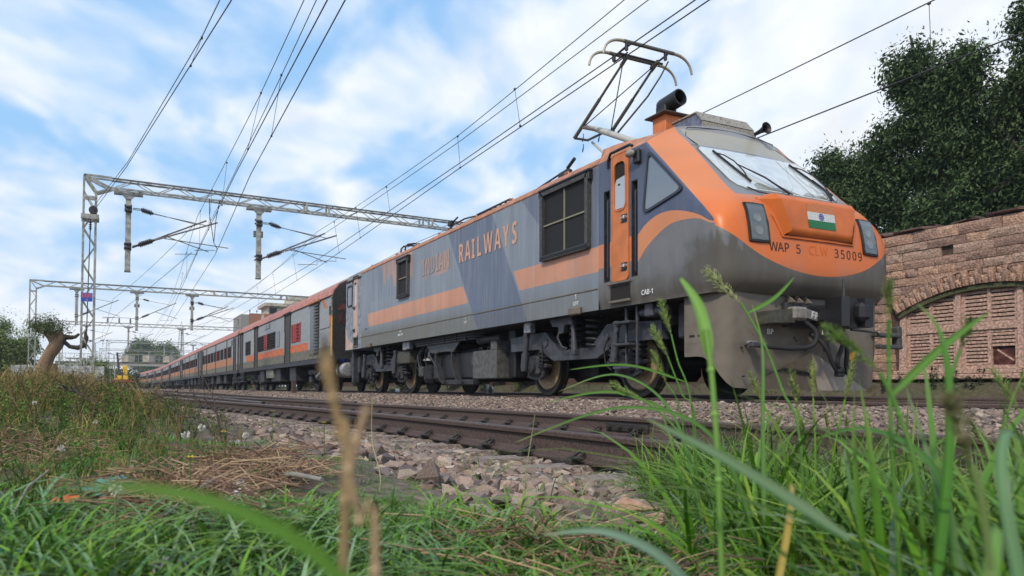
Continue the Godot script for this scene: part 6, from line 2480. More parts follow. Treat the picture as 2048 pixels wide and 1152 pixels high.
func make_overhead() -> void:
	# portals, nearest first: [z along the beam, length of post, arms, plate]
	var p1 := portal("nearest steel lattice gantry with two drop posts and blue number board", -18.0, 9.03, -11.5, 0.05, 8.4, [[7.68, 3.2, 2, false], [2.62, 3.1, 2, true]], true)
	portal("second steel lattice gantry, spanning behind the nearest mast with three drop posts", -53.5, 13.8, -11.0, 0.02, 8.45, [[10.85, 2.9, 1, false], [6.55, 3.2, 1, true], [2.36, 3.0, 2, true]], true)
	var p3 := portal("third gantry carrying a row of small upright insulators on its beam", -95.0, 14.2, -11.0, 0.02, 8.5, [[11.4, 3.0, 1, false], [6.6, 3.1, 1, false], [0.2, 3.0, 1, false]], false)
	portal("fourth gantry, low over the footbridge in the distance", -134.0, 9.3, -12.0, 0.02, 8.4, [[0.3, 2.9, 1, false], [-4.5, 2.9, 1, false]], false)
	portal("fifth and farthest gantry beyond the footbridge", -176.0, 11.0, -12.0, 0.02, 8.8, [[1.3, 2.9, 1, false], [-3.5, 2.9, 1, false]], false)
	for i in 3:
		var g := Geo.new()
		insulator(g, Vector3(-95.2, 8.5, 9.0 - 1.3 * i), Vector3(-95.2, 9.15, 9.0 - 1.3 * i), 0.13, 5)
		put("post_insulator", g, M["insulator"], p3)
	var g := Geo.new()
	g.tube(Vector3(-95.2, 9.2, 9.6), Vector3(-95.2, 9.2, 5.6), 0.03)
	put("bus_bar", g, M["galv_dark"], p3)
	# balance weight pulley, its bracket and pull rod on the nearest mast
	g = Geo.new()
	g.lathe(Vector3(-17.7, 7.02, 8.9), Vector3(1, 0, 0), [Vector2(-0.05, 0), Vector2(-0.05, 0.16), Vector2(0, 0.13), Vector2(0.05, 0.16), Vector2(0.05, 0)], 16)
	var pu := put("tension_pulley", g, M["insulator"], p1)
	g = Geo.new()
	g.bbox(Vector3(-17.74, 6.66, 8.7), Vector3(-17.66, 6.86, 9.32), 0.01)
	g.bbox(Vector3(-18.34, 6.66, 8.7), Vector3(-18.26, 6.86, 9.32), 0.01)
	put("pulley_bracket", g, M["galv"], p1)
	g = Geo.new()
	g.path(PackedVector3Array([Vector3(-17.72, 6.95, 8.98), Vector3(-17.72, 4.0, 9.03), Vector3(-17.74, 1.6, 9.06)]), PackedFloat32Array([0.018]), 6)
	put("pull_rod", g, M["wire"], pu)
	g = Geo.new()
	insulator(g, Vector3(-17.72, 6.6, 8.99), Vector3(-17.72, 6.2, 8.99), 0.06, 4)
	put("rod_insulator", g, M["insulator"], pu)
	var bd := sub("number_board", p1)
	slab_at(bd, "board", M["board_blue"], Vector3(-17.72, 3.45, 8.87), Vector3(-17.7, 3.79, 9.26))
	slab_at(bd, "red_field", M["board_red"], Vector3(-17.698, 3.6, 8.9), Vector3(-17.694, 3.77, 9.23))
	var bt := Basis(Vector3(0, 0, -1), Vector3(0, 1, 0), Vector3(1, 0, 0))
	lettering("572", 0.12, M["board_blue"], bd, Transform3D(bt, Vector3(-17.692, 3.68, 9.065)))
	lettering("4", 0.1, M["dirty_white"], bd, Transform3D(bt, Vector3(-17.692, 3.52, 9.065)))
	# wires over the train
	var cg := "wires over the train's track"
	var b2 := track_bend(-96)
	var a := wire("catenary_wire", "catenary wire over the train meeting the pantograph's side, upper of its pair", [Vector3(26, 7.05, 0.35), Vector3(5.2, 6.9, 0.29), Vector3(-2.5, 6.86, 0.05), Vector3(-18.6, 7.2, 0.05), Vector3(-53.7, 7.15, -0.3), Vector3(-95.2, 7.1, b2)], 0.009, 0.55, cg)
	wire("catenary_wire", "second catenary wire over the train, crossing to the other cantilever", [Vector3(26, 7.1, 0.0), Vector3(5.4, 6.9, -0.08), Vector3(-2.8, 6.84, -0.15), Vector3(-18.6, 6.6, 0.45), Vector3(-53.7, 6.9, 0.3), Vector3(-95.2, 7.4, 2.6)], 0.009, 0.4, cg)
	wire("contact_wire", "contact wire touching the raised pantograph", [Vector3(26, 6.1, 0.15), Vector3(7.1, 6.08, 0.08), Vector3(-2.6, 6.02, -0.03), Vector3(-18.8, 5.74, -0.2), Vector3(-53.7, 5.6, -0.3), Vector3(-95.2, 5.6, b2 - 0.1), Vector3(-134, 5.6, track_bend(-134))], 0.011, 0.05, cg)
	wire("contact_wire", "second contact wire beside the pantograph's wire, rising away towards the third gantry", [Vector3(26, 6.2, 0.36), Vector3(7.05, 6.12, 0.22), Vector3(-2.4, 6.07, 0.08), Vector3(-18.8, 5.66, 0.38), Vector3(-53.7, 6.0, 0.5), Vector3(-95.2, 7.0, 2.6)], 0.011, 0.05, cg)
	for q in [[0.9, 6.87, 0.17, 6.06, 0.03], [-2.6, 6.85, 0.05, 6.02, -0.03], [9.6, 6.92, 0.3, 6.1, 0.2], [-8.6, 6.9, 0.05, 5.92, -0.1], [-12.3, 6.98, 0.05, 5.85, -0.14], [-15.5, 7.05, 0.05, 5.8, -0.17], [-24, 7.0, 0.0, 5.7, -0.21], [-30, 6.8, -0.06, 5.68, -0.23], [-36, 6.75, -0.12, 5.65, -0.25]]:
		dropper(a, Vector3(q[0], q[1], q[2]), Vector3(q[0], q[3], q[4]))
	# over the near track
	cg = "wires over the near track"
	a = wire("catenary_wire", "catenary wire over the near track, leftmost of its four wires", [Vector3(24, 7.6, 5.2), Vector3(2.0, 7.25, 5.08), Vector3(-3, 7.2, 5.05), Vector3(-18.2, 7.3, 5.1), Vector3(-53.5, 7.3, 4.1), Vector3(-95, 7.3, 4.2)], 0.009, 0.3, cg)
	var a2 := wire("catenary_wire", "catenary wire over the near track, second of its four wires", [Vector3(24, 7.5, 5.0), Vector3(2.1, 7.2, 4.9), Vector3(-1.4, 7.2, 4.82), Vector3(-18.2, 7.1, 4.6), Vector3(-53.5, 7.2, 4.0), Vector3(-95, 7.3, 4.1)], 0.009, 0.3, cg)
	wire("contact_wire", "contact wire over the near track, third of its four wires", [Vector3(24, 5.9, 5.5), Vector3(4.9, 5.8, 5.38), Vector3(-5.4, 5.8, 5.3), Vector3(-18.2, 5.75, 5.1), Vector3(-53.5, 5.7, 4.3), Vector3(-95, 5.7, 4.2)], 0.011, 0.03, cg)
	wire("contact_wire", "contact wire over the near track, rightmost of its four wires", [Vector3(24, 5.9, 5.3), Vector3(5.05, 5.8, 5.15), Vector3(-5.0, 5.78, 4.95), Vector3(-18.2, 5.72, 4.4), Vector3(-53.5, 5.7, 3.9), Vector3(-95, 5.7, 4.0)], 0.011, 0.03, cg)
	for q in [[-2.9, 7.2, 5.05, 5.8, 5.33], [-1.6, 7.2, 4.82, 5.78, 5.02], [-9, 7.12, 5.07, 5.78, 5.2], [-13, 7.2, 5.08, 5.76, 5.18], [-17, 7.27, 5.1, 5.76, 5.12], [-26, 7.0, 4.9, 5.74, 4.9], [-33, 6.92, 4.6, 5.72, 4.72]]:
		dropper(a, Vector3(q[0], q[1], q[2]), Vector3(q[0], q[3], q[4]))
	g = Geo.new()
	g.path(PackedVector3Array([Vector3(-14.2, 7.15, 4.68), Vector3(-15.2, 6.6, 4.7), Vector3(-16.3, 5.9, 4.65), Vector3(-16.6, 5.74, 4.5)]), PackedFloat32Array([0.014]), 5)
	g.path(PackedVector3Array([Vector3(-14.2, 7.15, 5.05), Vector3(-15.0, 6.7, 4.95), Vector3(-16.3, 5.9, 4.65)]), PackedFloat32Array([0.014]), 5)
	put("jumper_cable", g, M["wire"], a2)
	# the pair run out to the mast's tension pulley
	cg = "wires anchored on the nearest mast"
	a = wire("anchor_wire", "left wire of the pair running down to the nearest mast", [Vector3(20, 7.4, 5.0), Vector3(1.3, 7.2, 6.46), Vector3(-0.4, 7.2, 6.6), Vector3(-10.5, 7.2, 7.78), Vector3(-17.7, 7.16, 8.9)], 0.01, 0.02, cg)
	wire("anchor_wire", "right wire of the pair running down to the nearest mast", [Vector3(20, 6.6, 5.3), Vector3(2.8, 6.5, 6.45), Vector3(-10.0, 6.85, 7.85), Vector3(-17.7, 7.0, 8.88)], 0.011, 0.02, cg)
	dropper(a, Vector3(-0.45, 7.19, 6.6), Vector3(-0.45, 6.58, 6.8))
	# left track beyond the second gantry
	cg = "wires over the left track"
	wire("catenary_wire", "catenary wire dropping from the nearest gantry to the left track", [Vector3(-18.2, 6.95, 5.2), Vector3(-53.5, 7.3, 8.3), Vector3(-95, 7.2, 9.6), Vector3(-134, 7.2, 9.9)], 0.01, 0.4, cg)
	wire("contact_wire", "contact wire curving from the nearest gantry to the left track", [Vector3(-18.2, 5.75, 5.3), Vector3(-53.5, 5.75, 8.3), Vector3(-95, 5.7, 9.6), Vector3(-134, 5.7, 9.9)], 0.012, 0.05, cg)
	# over the far track, crossing the sky to the right of the locomotive
	cg = "wires over the far track"
	a = wire("catenary_wire", "upper wire crossing the sky right of the locomotive's cab", [Vector3(30, 7.4, -4.8), Vector3(7.5, 7.1, -4.83), Vector3(1.5, 7.08, -4.96), Vector3(-19, 7.3, -5.0), Vector3(-53.7, 7.3, -5.1)], 0.012, 0.3, cg)
	wire("contact_wire", "lower wire passing before the dark tree right of the locomotive", [Vector3(30, 5.9, -4.7), Vector3(9, 5.9, -4.87), Vector3(3.1, 5.9, -4.94), Vector3(-19, 5.8, -5.0), Vector3(-53.7, 5.7, -5.1)], 0.014, 0.03, cg)
	dropper(a, Vector3(7.4, 7.08, -4.83), Vector3(7.4, 5.9, -4.88))


func slab_at(parent: Node3D, called: String, m: Material, lo: Vector3, hi: Vector3) -> MeshInstance3D:
	var g := Geo.new()
	g.box(lo, hi)
	return put(called, g, m, parent)

# ---------------------------------------------------------------- sandstone wall with the shuttered arch

func block(w: float, h: float, d: float, lumpy: float) -> Geo:  # one rock-faced stone, its back at z 0
	var g := Geo.new()
	var nx := 4
	var ny := 3
	var pts := []
	for j in ny + 1:
		for i in nx + 1:
			var e := i == 0 or i == nx or j == 0 or j == ny
			pts.append(Vector3(w * (float(i) / nx - 0.5) + (0.0 if i == 0 or i == nx else rf(-0.1, 0.1) * w / nx), h * (float(j) / ny - 0.5) + (0.0 if j == 0 or j == ny else rf(-0.1, 0.1) * h / ny), d * (rf(0.72, 0.9) if e else 1.0 + rf(-0.6, 0.6) * lumpy)))
	for j in ny:
		for i in nx:
			g.oquad(pts[j * (nx + 1) + i], pts[j * (nx + 1) + i + 1], pts[(j + 1) * (nx + 1) + i + 1], pts[(j + 1) * (nx + 1) + i], Vector3(0, 0, 1))
	for i in nx:
		for j in [0, ny]:
			var a: Vector3 = pts[j * (nx + 1) + i]
			var b: Vector3 = pts[j * (nx + 1) + i + 1]
			g.oquad(a, b, Vector3(b.x, b.y, 0), Vector3(a.x, a.y, 0), Vector3(0, -1 if j == 0 else 1, 0))
	for j in ny:
		for i in [0, nx]:
			var a: Vector3 = pts[j * (nx + 1) + i]
			var b: Vector3 = pts[(j + 1) * (nx + 1) + i]
			g.oquad(a, b, Vector3(b.x, b.y, 0), Vector3(a.x, a.y, 0), Vector3(-1 if i == 0 else 1, 0, 0))
	return g


func make_wall() -> void:
	var zf := -8.0
	var cx := 6.48
	var r := 4.41
	var cy := -2.06
	var W := thing("stone_wall", "rough pink sandstone wall with blind arch of stone shutters behind the locomotive", "wall")
	var arch := PackedVector2Array()
	for i in 25:
		var a := lerpf(0.48, -0.48, i / 24.0)
		arch.append(Vector2(cx - sin(a) * r, cy + cos(a) * r))
	var x0: float = arch[0].x
	var x1: float = arch[24].x
	var open := PackedVector2Array([Vector2(x0, 0.36)])
	open.append_array(arch)
	open.append(Vector2(x1, 0.36))
	var core := PackedVector2Array([Vector2(-60, -0.2), Vector2(x0, -0.2)])
	core.append_array(open)
	core.append_array([Vector2(x1, -0.2), Vector2(13, -0.2), Vector2(13, 3.7), Vector2(-60, 3.7)])
	var g := Geo.new()
	g.prism(core, zf - 0.5, zf - 0.05)
	put("mortar_core", g, M["wall_back"], W)
	# zone taken by the ring of arch stones
	var ringzone := PackedVector2Array()
	for i in 25:
		var a := lerpf(0.5, -0.5, i / 24.0)
		ringzone.append(Vector2(cx - sin(a) * (r + 0.33), cy + cos(a) * (r + 0.33)))
	ringzone.append(Vector2(x1 + 0.02, 0.3))
	ringzone.append(Vector2(x0 - 0.02, 0.3))
	var y := 0.38
	var row := 0
	var n := 0
	while y < 3.66:
		var h := rf(0.175, 0.215)
		if y + h > 3.6:
			h = 3.72 - y
		var x := 2.2 + rf(-0.3, 0.0)
		while x < 10.4 and n < 285:
			var w := rf(0.3, 0.62)
			if row > 12:
				w = rf(0.4, 0.95)
			var gap := rf(0.008, 0.02)
			var missing := absf(x + w / 2 - 5.95) < 0.14 and absf(y + h / 2 - 3.25) < 0.1
			if missing:
				w = 0.14
			var rect := PackedVector2Array([Vector2(x, y), Vector2(x + w, y), Vector2(x + w, y + h - gap), Vector2(x, y + h - gap)])
			if not missing:
				var m: Material = M["sandstone_%d" % (rng.randi() % 5)]
				if Geometry2D.intersect_polygons(rect, ringzone).is_empty():
					put("stone_block", block(w - gap, h - gap, rf(0.07, 0.11), 0.16), m, W, Transform3D(Basis(), Vector3(x + w / 2, y + h / 2 - gap / 2, zf - 0.05)))
					n += 1
				else:
					for part in Geometry2D.clip_polygons(rect, ringzone):
						if part.size() > 2 and not Geometry2D.is_polygon_clockwise(part):
							var ar := 0.0
							for k in part.size():
								ar += part[k].cross(part[(k + 1) % part.size()]) / 2
							if ar > 0.004 and Geometry2D.triangulate_polygon(part).size() > 0:
								g = Geo.new()
								g.prism(part, zf - 0.05, zf + rf(0.02, 0.05))
								put("stone_block", g, m, W)
								n += 1
			x += w
		y += h
		row += 1
	# arch stones, long and short by turns
	var count := 31
	for i in count:
		var a := lerpf(0.475, -0.475, (i + 0.5) / count)
		var long := i % 2 == 0
		var d := 0.31 if long else 0.17
		if i % 6 == 0:
			d += rf(0.0, 0.04)
		g = block(0.125 * rf(0.9, 1.05), d, rf(0.12, 0.17), 0.08)
		put("arch_stone", g, M["sandstone_%d" % ((i * 7) % 4)], W, Transform3D(Basis(Vector3(0, 0, 1), a), Vector3(cx - sin(a) * (r + 0.015 + d / 2), cy + cos(a) * (r + 0.015 + d / 2), zf - 0.05)))
		if not long:
			g = block(0.13, 0.13, 0.08, 0.1)
			put("arch_stone", g, M["sandstone_%d" % ((i * 5) % 4)], W, Transform3D(Basis(Vector3(0, 0, 1), a), Vector3(cx - sin(a) * (r + 0.03 + d + 0.065), cy + cos(a) * (r + 0.03 + d + 0.065), zf - 0.05)))
	# coping
	var x := 1.4
	var k := 0
	while x < 10.5:
		var w := rf(0.7, 1.25)
		if k != 4:
			g = block(w - 0.02, 0.095, 0.62, 0.03)
			put("coping_stone", g, M["coping"], W, Transform3D(Basis(Vector3(0, 0, 1), rf(-0.012, 0.012)), Vector3(x + w / 2, 3.77 + rf(-0.01, 0.015), zf - 0.52)))
		else:
			g = block(w * 0.6, 0.05, 0.4, 0.1)
			put("coping_stone", g, M["coping"], W, Transform3D(Basis(Vector3(0, 0, 1), 0.12), Vector3(x + w / 2, 3.76, zf - 0.4)))
		x += w
		k += 1
	# mossy soffit band, plinth, jambs
	g = Geo.new()
	for i in 24:
		var a0 := lerpf(0.478, -0.478, i / 24.0)
		var a1 := lerpf(0.478, -0.478, (i + 1) / 24.0)
		var p := []
		for q in [[r, 0.0], [r - 0.09, 0.0], [r - 0.09, -0.13], [r, -0.13]]:
			for a in [a0, a1]:
				p.append(Vector3(cx - sin(a) * q[0], cy + cos(a) * q[0], zf + 0.02 + q[1]))
		g.oquad(p[0], p[1], p[3], p[2], Vector3(0, 0, 1))
		g.oquad(p[2], p[3], p[5], p[4], Vector3(0, -1, 0))
	put("arch_soffit", g, M["moss"], W)
	g = Geo.new()
	g.bbox(Vector3(3.9, 0.36, zf - 0.15), Vector3(9.3, 0.47, zf + 0.12), 0.02)
	put("plinth", g, M["panel_stone"], W)
	g = Geo.new()
	g.bbox(Vector3(4.35, 0.475, zf - 0.15), Vector3(8.7, 0.57, zf + 0.06), 0.015)
	put("sill_stone", g, M["panel_stone"], W)
	g = Geo.new()
	g.box(Vector3(x0 - 0.05, 0.3, zf - 0.45), Vector3(x1 + 0.05, 2.4, zf - 0.3))
	put("dark_back", g, M["dark_gap"], W)
	var inside := PackedVector2Array()
	for i in 25:
		var a := lerpf(0.48, -0.48, i / 24.0)
		inside.append(Vector2(cx - sin(a) * (r - 0.075), cy + cos(a) * (r - 0.075)))
	inside.append(Vector2(x1, 0.575))
	inside.append(Vector2(x0, 0.575))
	var bar := func(called: String, lo: Vector2, hi: Vector2, z0: float, z1: float, parent: Node3D) -> void:
		for part in Geometry2D.intersect_polygons(PackedVector2Array([lo, Vector2(hi.x, lo.y), hi, Vector2(lo.x, hi.y)]), inside):
			if part.size() > 2 and Geometry2D.triangulate_polygon(part).size() > 0:
				var gg := Geo.new()
				gg.prism(part, zf + z0, zf + z1)
				put(called, gg, M["panel_stone"], parent)
	for q in [[4.42, 4.62], [5.79, 5.9], [7.06, 7.17], [8.34, 8.54]]:
		bar.call("mullion", Vector2(q[0], 0.575), Vector2(q[1], 2.4), -0.3, -0.03, W)
	bar.call("transom", Vector2(4.63, 1.4), Vector2(5.785, 1.49), -0.3, -0.045, W)
	bar.call("transom", Vector2(5.905, 1.4), Vector2(7.055, 1.49), -0.3, -0.045, W)
	bar.call("transom", Vector2(7.175, 1.4), Vector2(8.335, 1.49), -0.3, -0.045, W)
	for pn in [[4.63, 5.785], [5.905, 7.055], [7.175, 8.335]]:
		for lvl in [[0.58, 1.395, 9], [1.495, 2.3, 8]]:
			var s := sub("shutter", W)
			var m: float = (pn[0] + pn[1]) / 2
			var e := 0.065
			bar.call("stile", Vector2(pn[0], lvl[0]), Vector2(pn[0] + e, lvl[1]), -0.29, -0.075, s)
			bar.call("stile", Vector2(pn[1] - e, lvl[0]), Vector2(pn[1], lvl[1]), -0.29, -0.075, s)
			bar.call("stile", Vector2(m - 0.035, lvl[0]), Vector2(m + 0.035, lvl[1]), -0.29, -0.07, s)
			bar.call("shutter_rail", Vector2(pn[0] + e, lvl[0]), Vector2(pn[1] - e, lvl[0] + 0.075), -0.29, -0.08, s)
			bar.call("shutter_rail", Vector2(pn[0] + e, lvl[1] - 0.06), Vector2(pn[1] - e, lvl[1]), -0.29, -0.08, s)
			var step: float = (lvl[1] - lvl[0] - 0.135) / lvl[2]
			for col in 2:
				var a: float = pn[0] + e if col == 0 else m + 0.036
				var b: float = m - 0.036 if col == 0 else pn[1] - e
				var hole: bool = pn[0] > 5.8 and pn[0] < 6 and lvl[0] < 1 and col == 1
				for i in lvl[2]:
					var yy: float = lvl[0] + 0.085 + i * step
					if hole and i < 5:
						continue
					bar.call("slat", Vector2(a, yy), Vector2(b, yy + step * 0.66), -0.17 + rf(0, 0.01), -0.088 + rf(-0.006, 0.006), s)
				if hole:
					g = Geo.new()
					g.box(Vector3(a, lvl[0] + 0.08, zf - 0.16), Vector3(b, lvl[0] + 0.08 + step * 4.8, zf - 0.14))
					put("cracked_pane", g, M["red_pane"], s)
					g = Geo.new()
					g.beam(Vector3(a + 0.08, lvl[0] + 0.4, zf - 0.137), Vector3(b - 0.06, lvl[0] + 0.16, zf - 0.137), 0.035, 0.004, Vector3(0, 0, 1))
					put("pale_scratch", g, M["panel_stone"], s)

# ---------------------------------------------------------------- trees

func leaf_clump(count: int, spread: float, size: float, narrow: float, droop: float) -> ArrayMesh:
	var g := Geo.new()
	for i in count:
		var o := Vector3(rng.randfn(), rng.randfn(), rng.randfn()) * spread * 0.5
		var d := Vector3(rf(-1, 1), rf(-1, 0.5) - droop, rf(-1, 1)).normalized()
		var s := d.cross(Vector3(rf(-0.4, 0.4), 1, rf(-0.4, 0.4))).normalized()
		var l := size * rf(0.7, 1.25)
		var up := s.cross(d).normalized() * l * 0.08
		var k := rf(0.75, 1.25)
		g.tint = Color(k, k * rf(0.95, 1.05), k * 0.95)
		var a := o
		var b := o + d * l * 0.5 + s * l * narrow - up
		var c := o + d * l
		var e := o + d * l * 0.5 - s * l * narrow - up
		g.tri(a, b, c)
		g.tri(a, c, e)
	return g.mesh(true)


func tones(clump: ArrayMesh, dark: Color, light: Color) -> Array:  # the spray in five leaf colours
	var o := []
	for k in 5:
		var a := clump.surface_get_arrays(0)
		var c: PackedColorArray = a[Mesh.ARRAY_COLOR]
		for i in c.size():
			c[i] = c[i] * dark.lerp(light, k / 4.0)
		a[Mesh.ARRAY_COLOR] = c
		var m := ArrayMesh.new()
		m.add_surface_from_arrays(Mesh.PRIMITIVE_TRIANGLES, a)
		o.append(m)
	return o


func in_blob(b: Array) -> Vector3:
	var d := Vector3(rng.randfn(), rng.randfn(), rng.randfn()).normalized() * pow(rng.randf(), 0.42)
	return Vector3(b[0] + d.x * b[3], b[1] + d.y * b[4], b[2] + d.z * b[5])


func tree(called: String, label: String, base: Vector3, limbs: Array, blobs: Array, clump: ArrayMesh, dark: Color, light: Color, group := "", lump := 0.8) -> Node3D:
	var t := thing(called, label, "tree", Vector3.ZERO, group)
	var g := Geo.new()
	for l in limbs:
		var p := PackedVector3Array()
		var r := PackedFloat32Array()
		var c3 := Curve3D.new()
		for i in l[0].size():
			var q: Vector3 = l[0][i]
			c3.add_point(q, (l[0][maxi(i - 1, 0)] - l[0][mini(i + 1, l[0].size() - 1)]) * 0.16, (l[0][mini(i + 1, l[0].size() - 1)] - l[0][maxi(i - 1, 0)]) * 0.16)
		p = c3.tessellate(3, 6)
		for i in p.size():
			r.append(lerpf(l[1], l[2], float(i) / (p.size() - 1)))
		g.path(p, r, 8)
	put("trunk", g, M["bark_dark"], t)
	var clumps := tones(clump, dark, light)
	var ln := FastNoiseLite.new()
	ln.seed = int(base.x * 7) + 50
	ln.frequency = 0.55 / lump
	ln.fractal_octaves = 3
	# the crown is one mesh of leaf sprays in a few tones
	var st := SurfaceTool.new()
	st.begin(Mesh.PRIMITIVE_TRIANGLES)
	for b in blobs:
		var k := 0
		var tries := 0
		while k < b[6] and tries < b[6] * 9:
			tries += 1
			var q := in_blob(b)
			var nn := ln.get_noise_3dv(q)
			var rad := Vector3((q.x - b[0]) / b[3], (q.y - b[1]) / b[4], (q.z - b[2]) / b[5]).length()
			if nn < lerpf(-0.22, 0.26, rad * rad):
				continue
			k += 1
			var s := rf(0.75, 1.3)
			var tone := clampi(int((0.4 + nn * 1.5 + rf(-0.3, 0.3)) * 5), 0, 4)
			st.append_from(clumps[tone], 0, Transform3D(Basis.from_euler(Vector3(rf(-0.7, 0.7), rf(0, TAU), rf(-0.7, 0.7))).scaled_local(Vector3(s, s, s)), q))
	put("crown", st.commit(), M["leaf"], t)
	return t


func make_trees() -> void:
	var clump := leaf_clump(18, 0.4, 0.14, 0.19, 0.3)
	var fine := leaf_clump(16, 0.6, 0.2, 0.2, 0.1)
	var big := leaf_clump(16, 1.5, 0.6, 0.25, 0.1)
	var dk := Color(0.024, 0.05, 0.028)
	var lt := Color(0.095, 0.15, 0.06)
	var rust := Color(0.1, 0.08, 0.035)
	tree("broadleaf_tree", "tall dark tree rising behind the sandstone wall, nearest the locomotive's cab", Vector3(2.4, 0, -13.5),
		[[[Vector3(2.6, 0, -13.8), Vector3(2.5, 3, -13.8), Vector3(2.2, 6, -13.6), Vector3(1.5, 9, -13.5), Vector3(1.1, 11, -13.4)], 0.3, 0.03], [[Vector3(2.5, 3.4, -13.8), Vector3(1, 5, -13.5), Vector3(-0.8, 6.8, -13.3), Vector3(-2, 8, -13.2)], 0.15, 0.02], [[Vector3(2.3, 5, -13.7), Vector3(3.4, 7, -13.6), Vector3(4.2, 9, -13.4)], 0.14, 0.03], [[Vector3(2.3, 4.5, -13.7), Vector3(3.6, 5.6, -13.3), Vector3(5, 6.2, -13)], 0.12, 0.02]],
		[[-1.6, 7.2, -13.3, 1.2, 0.9, 0.8, 560], [-0.3, 6.2, -13.3, 1.6, 1.4, 0.9, 820], [0.4, 7.8, -13.4, 1.0, 0.8, 0.7, 330], [1.2, 9.7, -13.4, 0.85, 1.1, 0.7, 460], [1.8, 8.7, -13.6, 1.3, 1.1, 0.9, 640], [2.1, 7.3, -13.8, 1.8, 1.5, 1.0, 1200], [2.8, 5.6, -13.8, 2.2, 1.5, 1.1, 1150], [2.7, 9.3, -13.5, 0.8, 0.7, 0.6, 280], [0.6, 4.9, -13.8, 1.8, 1.0, 1.0, 560]], clump, dk, lt, "", 0.5)
	tree("broadleaf_tree", "great dark tree filling the sky above the right end of the wall", Vector3(6, 0, -13.8),
		[[[Vector3(6, 0, -14.2), Vector3(5.9, 4, -14.2), Vector3(5.4, 8, -14), Vector3(5, 12, -13.8)], 0.35, 0.05], [[Vector3(5.9, 4, -14.1), Vector3(4.6, 6, -13.5), Vector3(3.7, 7.6, -13.1)], 0.16, 0.02], [[Vector3(5.9, 5, -14.1), Vector3(7.5, 8, -14), Vector3(9, 11, -14)], 0.18, 0.04]],
		[[4.9, 10.2, -13.9, 1.1, 1.4, 0.9, 720], [4.3, 8.1, -13.8, 1.3, 1.2, 1.0, 760], [6.0, 9.6, -13.9, 1.8, 2.1, 1.1, 1300], [5.2, 6.2, -14, 2.0, 1.6, 1.1, 1200], [7.6, 8.4, -14, 2.3, 3.2, 1.4, 1500], [7.2, 5.2, -14, 2.2, 1.6, 1.2, 900], [6.4, 12.3, -14, 1.9, 1.8, 1.3, 750]], clump, dk, lt.lerp(rust, 0.12), "", 0.55)
	tree("broadleaf_tree", "dark low tree filling the gap under the crowns just above the coping", Vector3(1, 0, -17.5),
		[[[Vector3(1.5, 0, -18.5), Vector3(1.5, 3, -18.5), Vector3(1, 6, -18.3)], 0.25, 0.05]],
		[[-1, 5.4, -18.5, 2.4, 1.7, 1.5, 900], [2.5, 5.8, -18.5, 2.6, 2.0, 1.5, 1000], [6, 6, -18.5, 2.8, 2.4, 1.5, 900]], clump, dk * 0.8, lt * 0.8, "", 0.9)
	# left distance
	var g1 := Color(0.045, 0.075, 0.02)
	var g2 := Color(0.15, 0.19, 0.055)
	tree("broadleaf_tree", "leafy green tree at the far left behind the white fence", Vector3(-60, 0, 17), [[[Vector3(-60, 0, 17.4), Vector3(-60, 2, 17.4), Vector3(-60.3, 4.5, 17.2)], 0.3, 0.05]],
		[[-60, 4.1, 17.4, 1.6, 1.9, 2.1, 1000], [-60, 2.3, 16.7, 1.6, 1.6, 2.2, 800], [-60, 3.3, 15.5, 1.2, 1.2, 1.4, 450], [-60, 5.0, 18.6, 1.6, 1.5, 2, 420], [-60, 1.2, 17.5, 1.6, 1.2, 3.0, 420]], fine, g1 * 1.4, g2 * 1.5, "", 1.3)
	tree("broadleaf_tree", "small sparse tree standing left of the second gantry's mast", Vector3(-66, 0, 14.9), [[[Vector3(-66, 0, 15), Vector3(-66, 3, 15), Vector3(-66, 4.6, 15)], 0.15, 0.03]],
		[[-66, 3.6, 15.1, 1.2, 1.3, 0.8, 330], [-66, 1.9, 15.2, 1.3, 1.2, 1.2, 330]], fine, g1 * 1.3, g2 * 1.4, "", 1.0)
	tree("broadleaf_tree", "round pale green tree behind the footbridge, the broader of two", Vector3(-262, 0, 0.5), [[[Vector3(-262, 0, 0.5), Vector3(-262, 7, 0.5), Vector3(-262, 12, 0.5)], 0.5, 0.1]],
		[[-262, 13.2, 0.2, 3, 2.6, 3.2, 330], [-262, 10.8, 2.5, 3, 2.2, 3.4, 330], [-262, 10.2, -2.2, 3, 2.2, 3.2, 330], [-262, 8, 0, 3, 2.5, 6, 300]], big, g1 * 1.5, g2 * 1.25, "", 3.0)
	tree("broadleaf_tree", "sparser pale green tree behind the footbridge beside the lattice pylon", Vector3(-264, 0, -7.5), [[[Vector3(-264, 0, -7.5), Vector3(-264, 7, -7.5), Vector3(-264, 12, -7.5)], 0.5, 0.1]],
		[[-264, 13.0, -6.5, 3, 2.4, 2.4, 200], [-264, 11, -8.5, 3, 2.5, 2.4, 230], [-264, 8.5, -7, 3, 2, 3.5, 200]], big, g1 * 1.5, g2 * 1.25, "", 3.0)
	for q in [[-70, 11.7, 1.1, 1.3], [-64, 10.0, 1.4, 1.1], [-90, 9.4, 1.2, 1.2], [-120, 13.0, 2.0, 2.0], [-118, 8.8, 1.2, 1.6]]:
		tree("bush", ["dense green bush behind the pollarded trunk", "green bush right of the mast's foot", "low bush before the footbridge's end", "bushy growth at the footbridge's left pier", "pale bush beside the yellow signal"][[-70, -64, -90, -120, -118].find(int(q[0]))], Vector3(q[0], 0, q[1]), [[[Vector3(q[0], 0, q[1]), Vector3(q[0], q[2], q[1])], 0.08, 0.03]],
			[[q[0], q[2], q[1], 1.3 * q[3], q[2] + 0.3, 1.5 * q[3], 380]], fine, g1 * 1.2, g2 * 1.25, "", 1.2).set_meta("category", "bush")
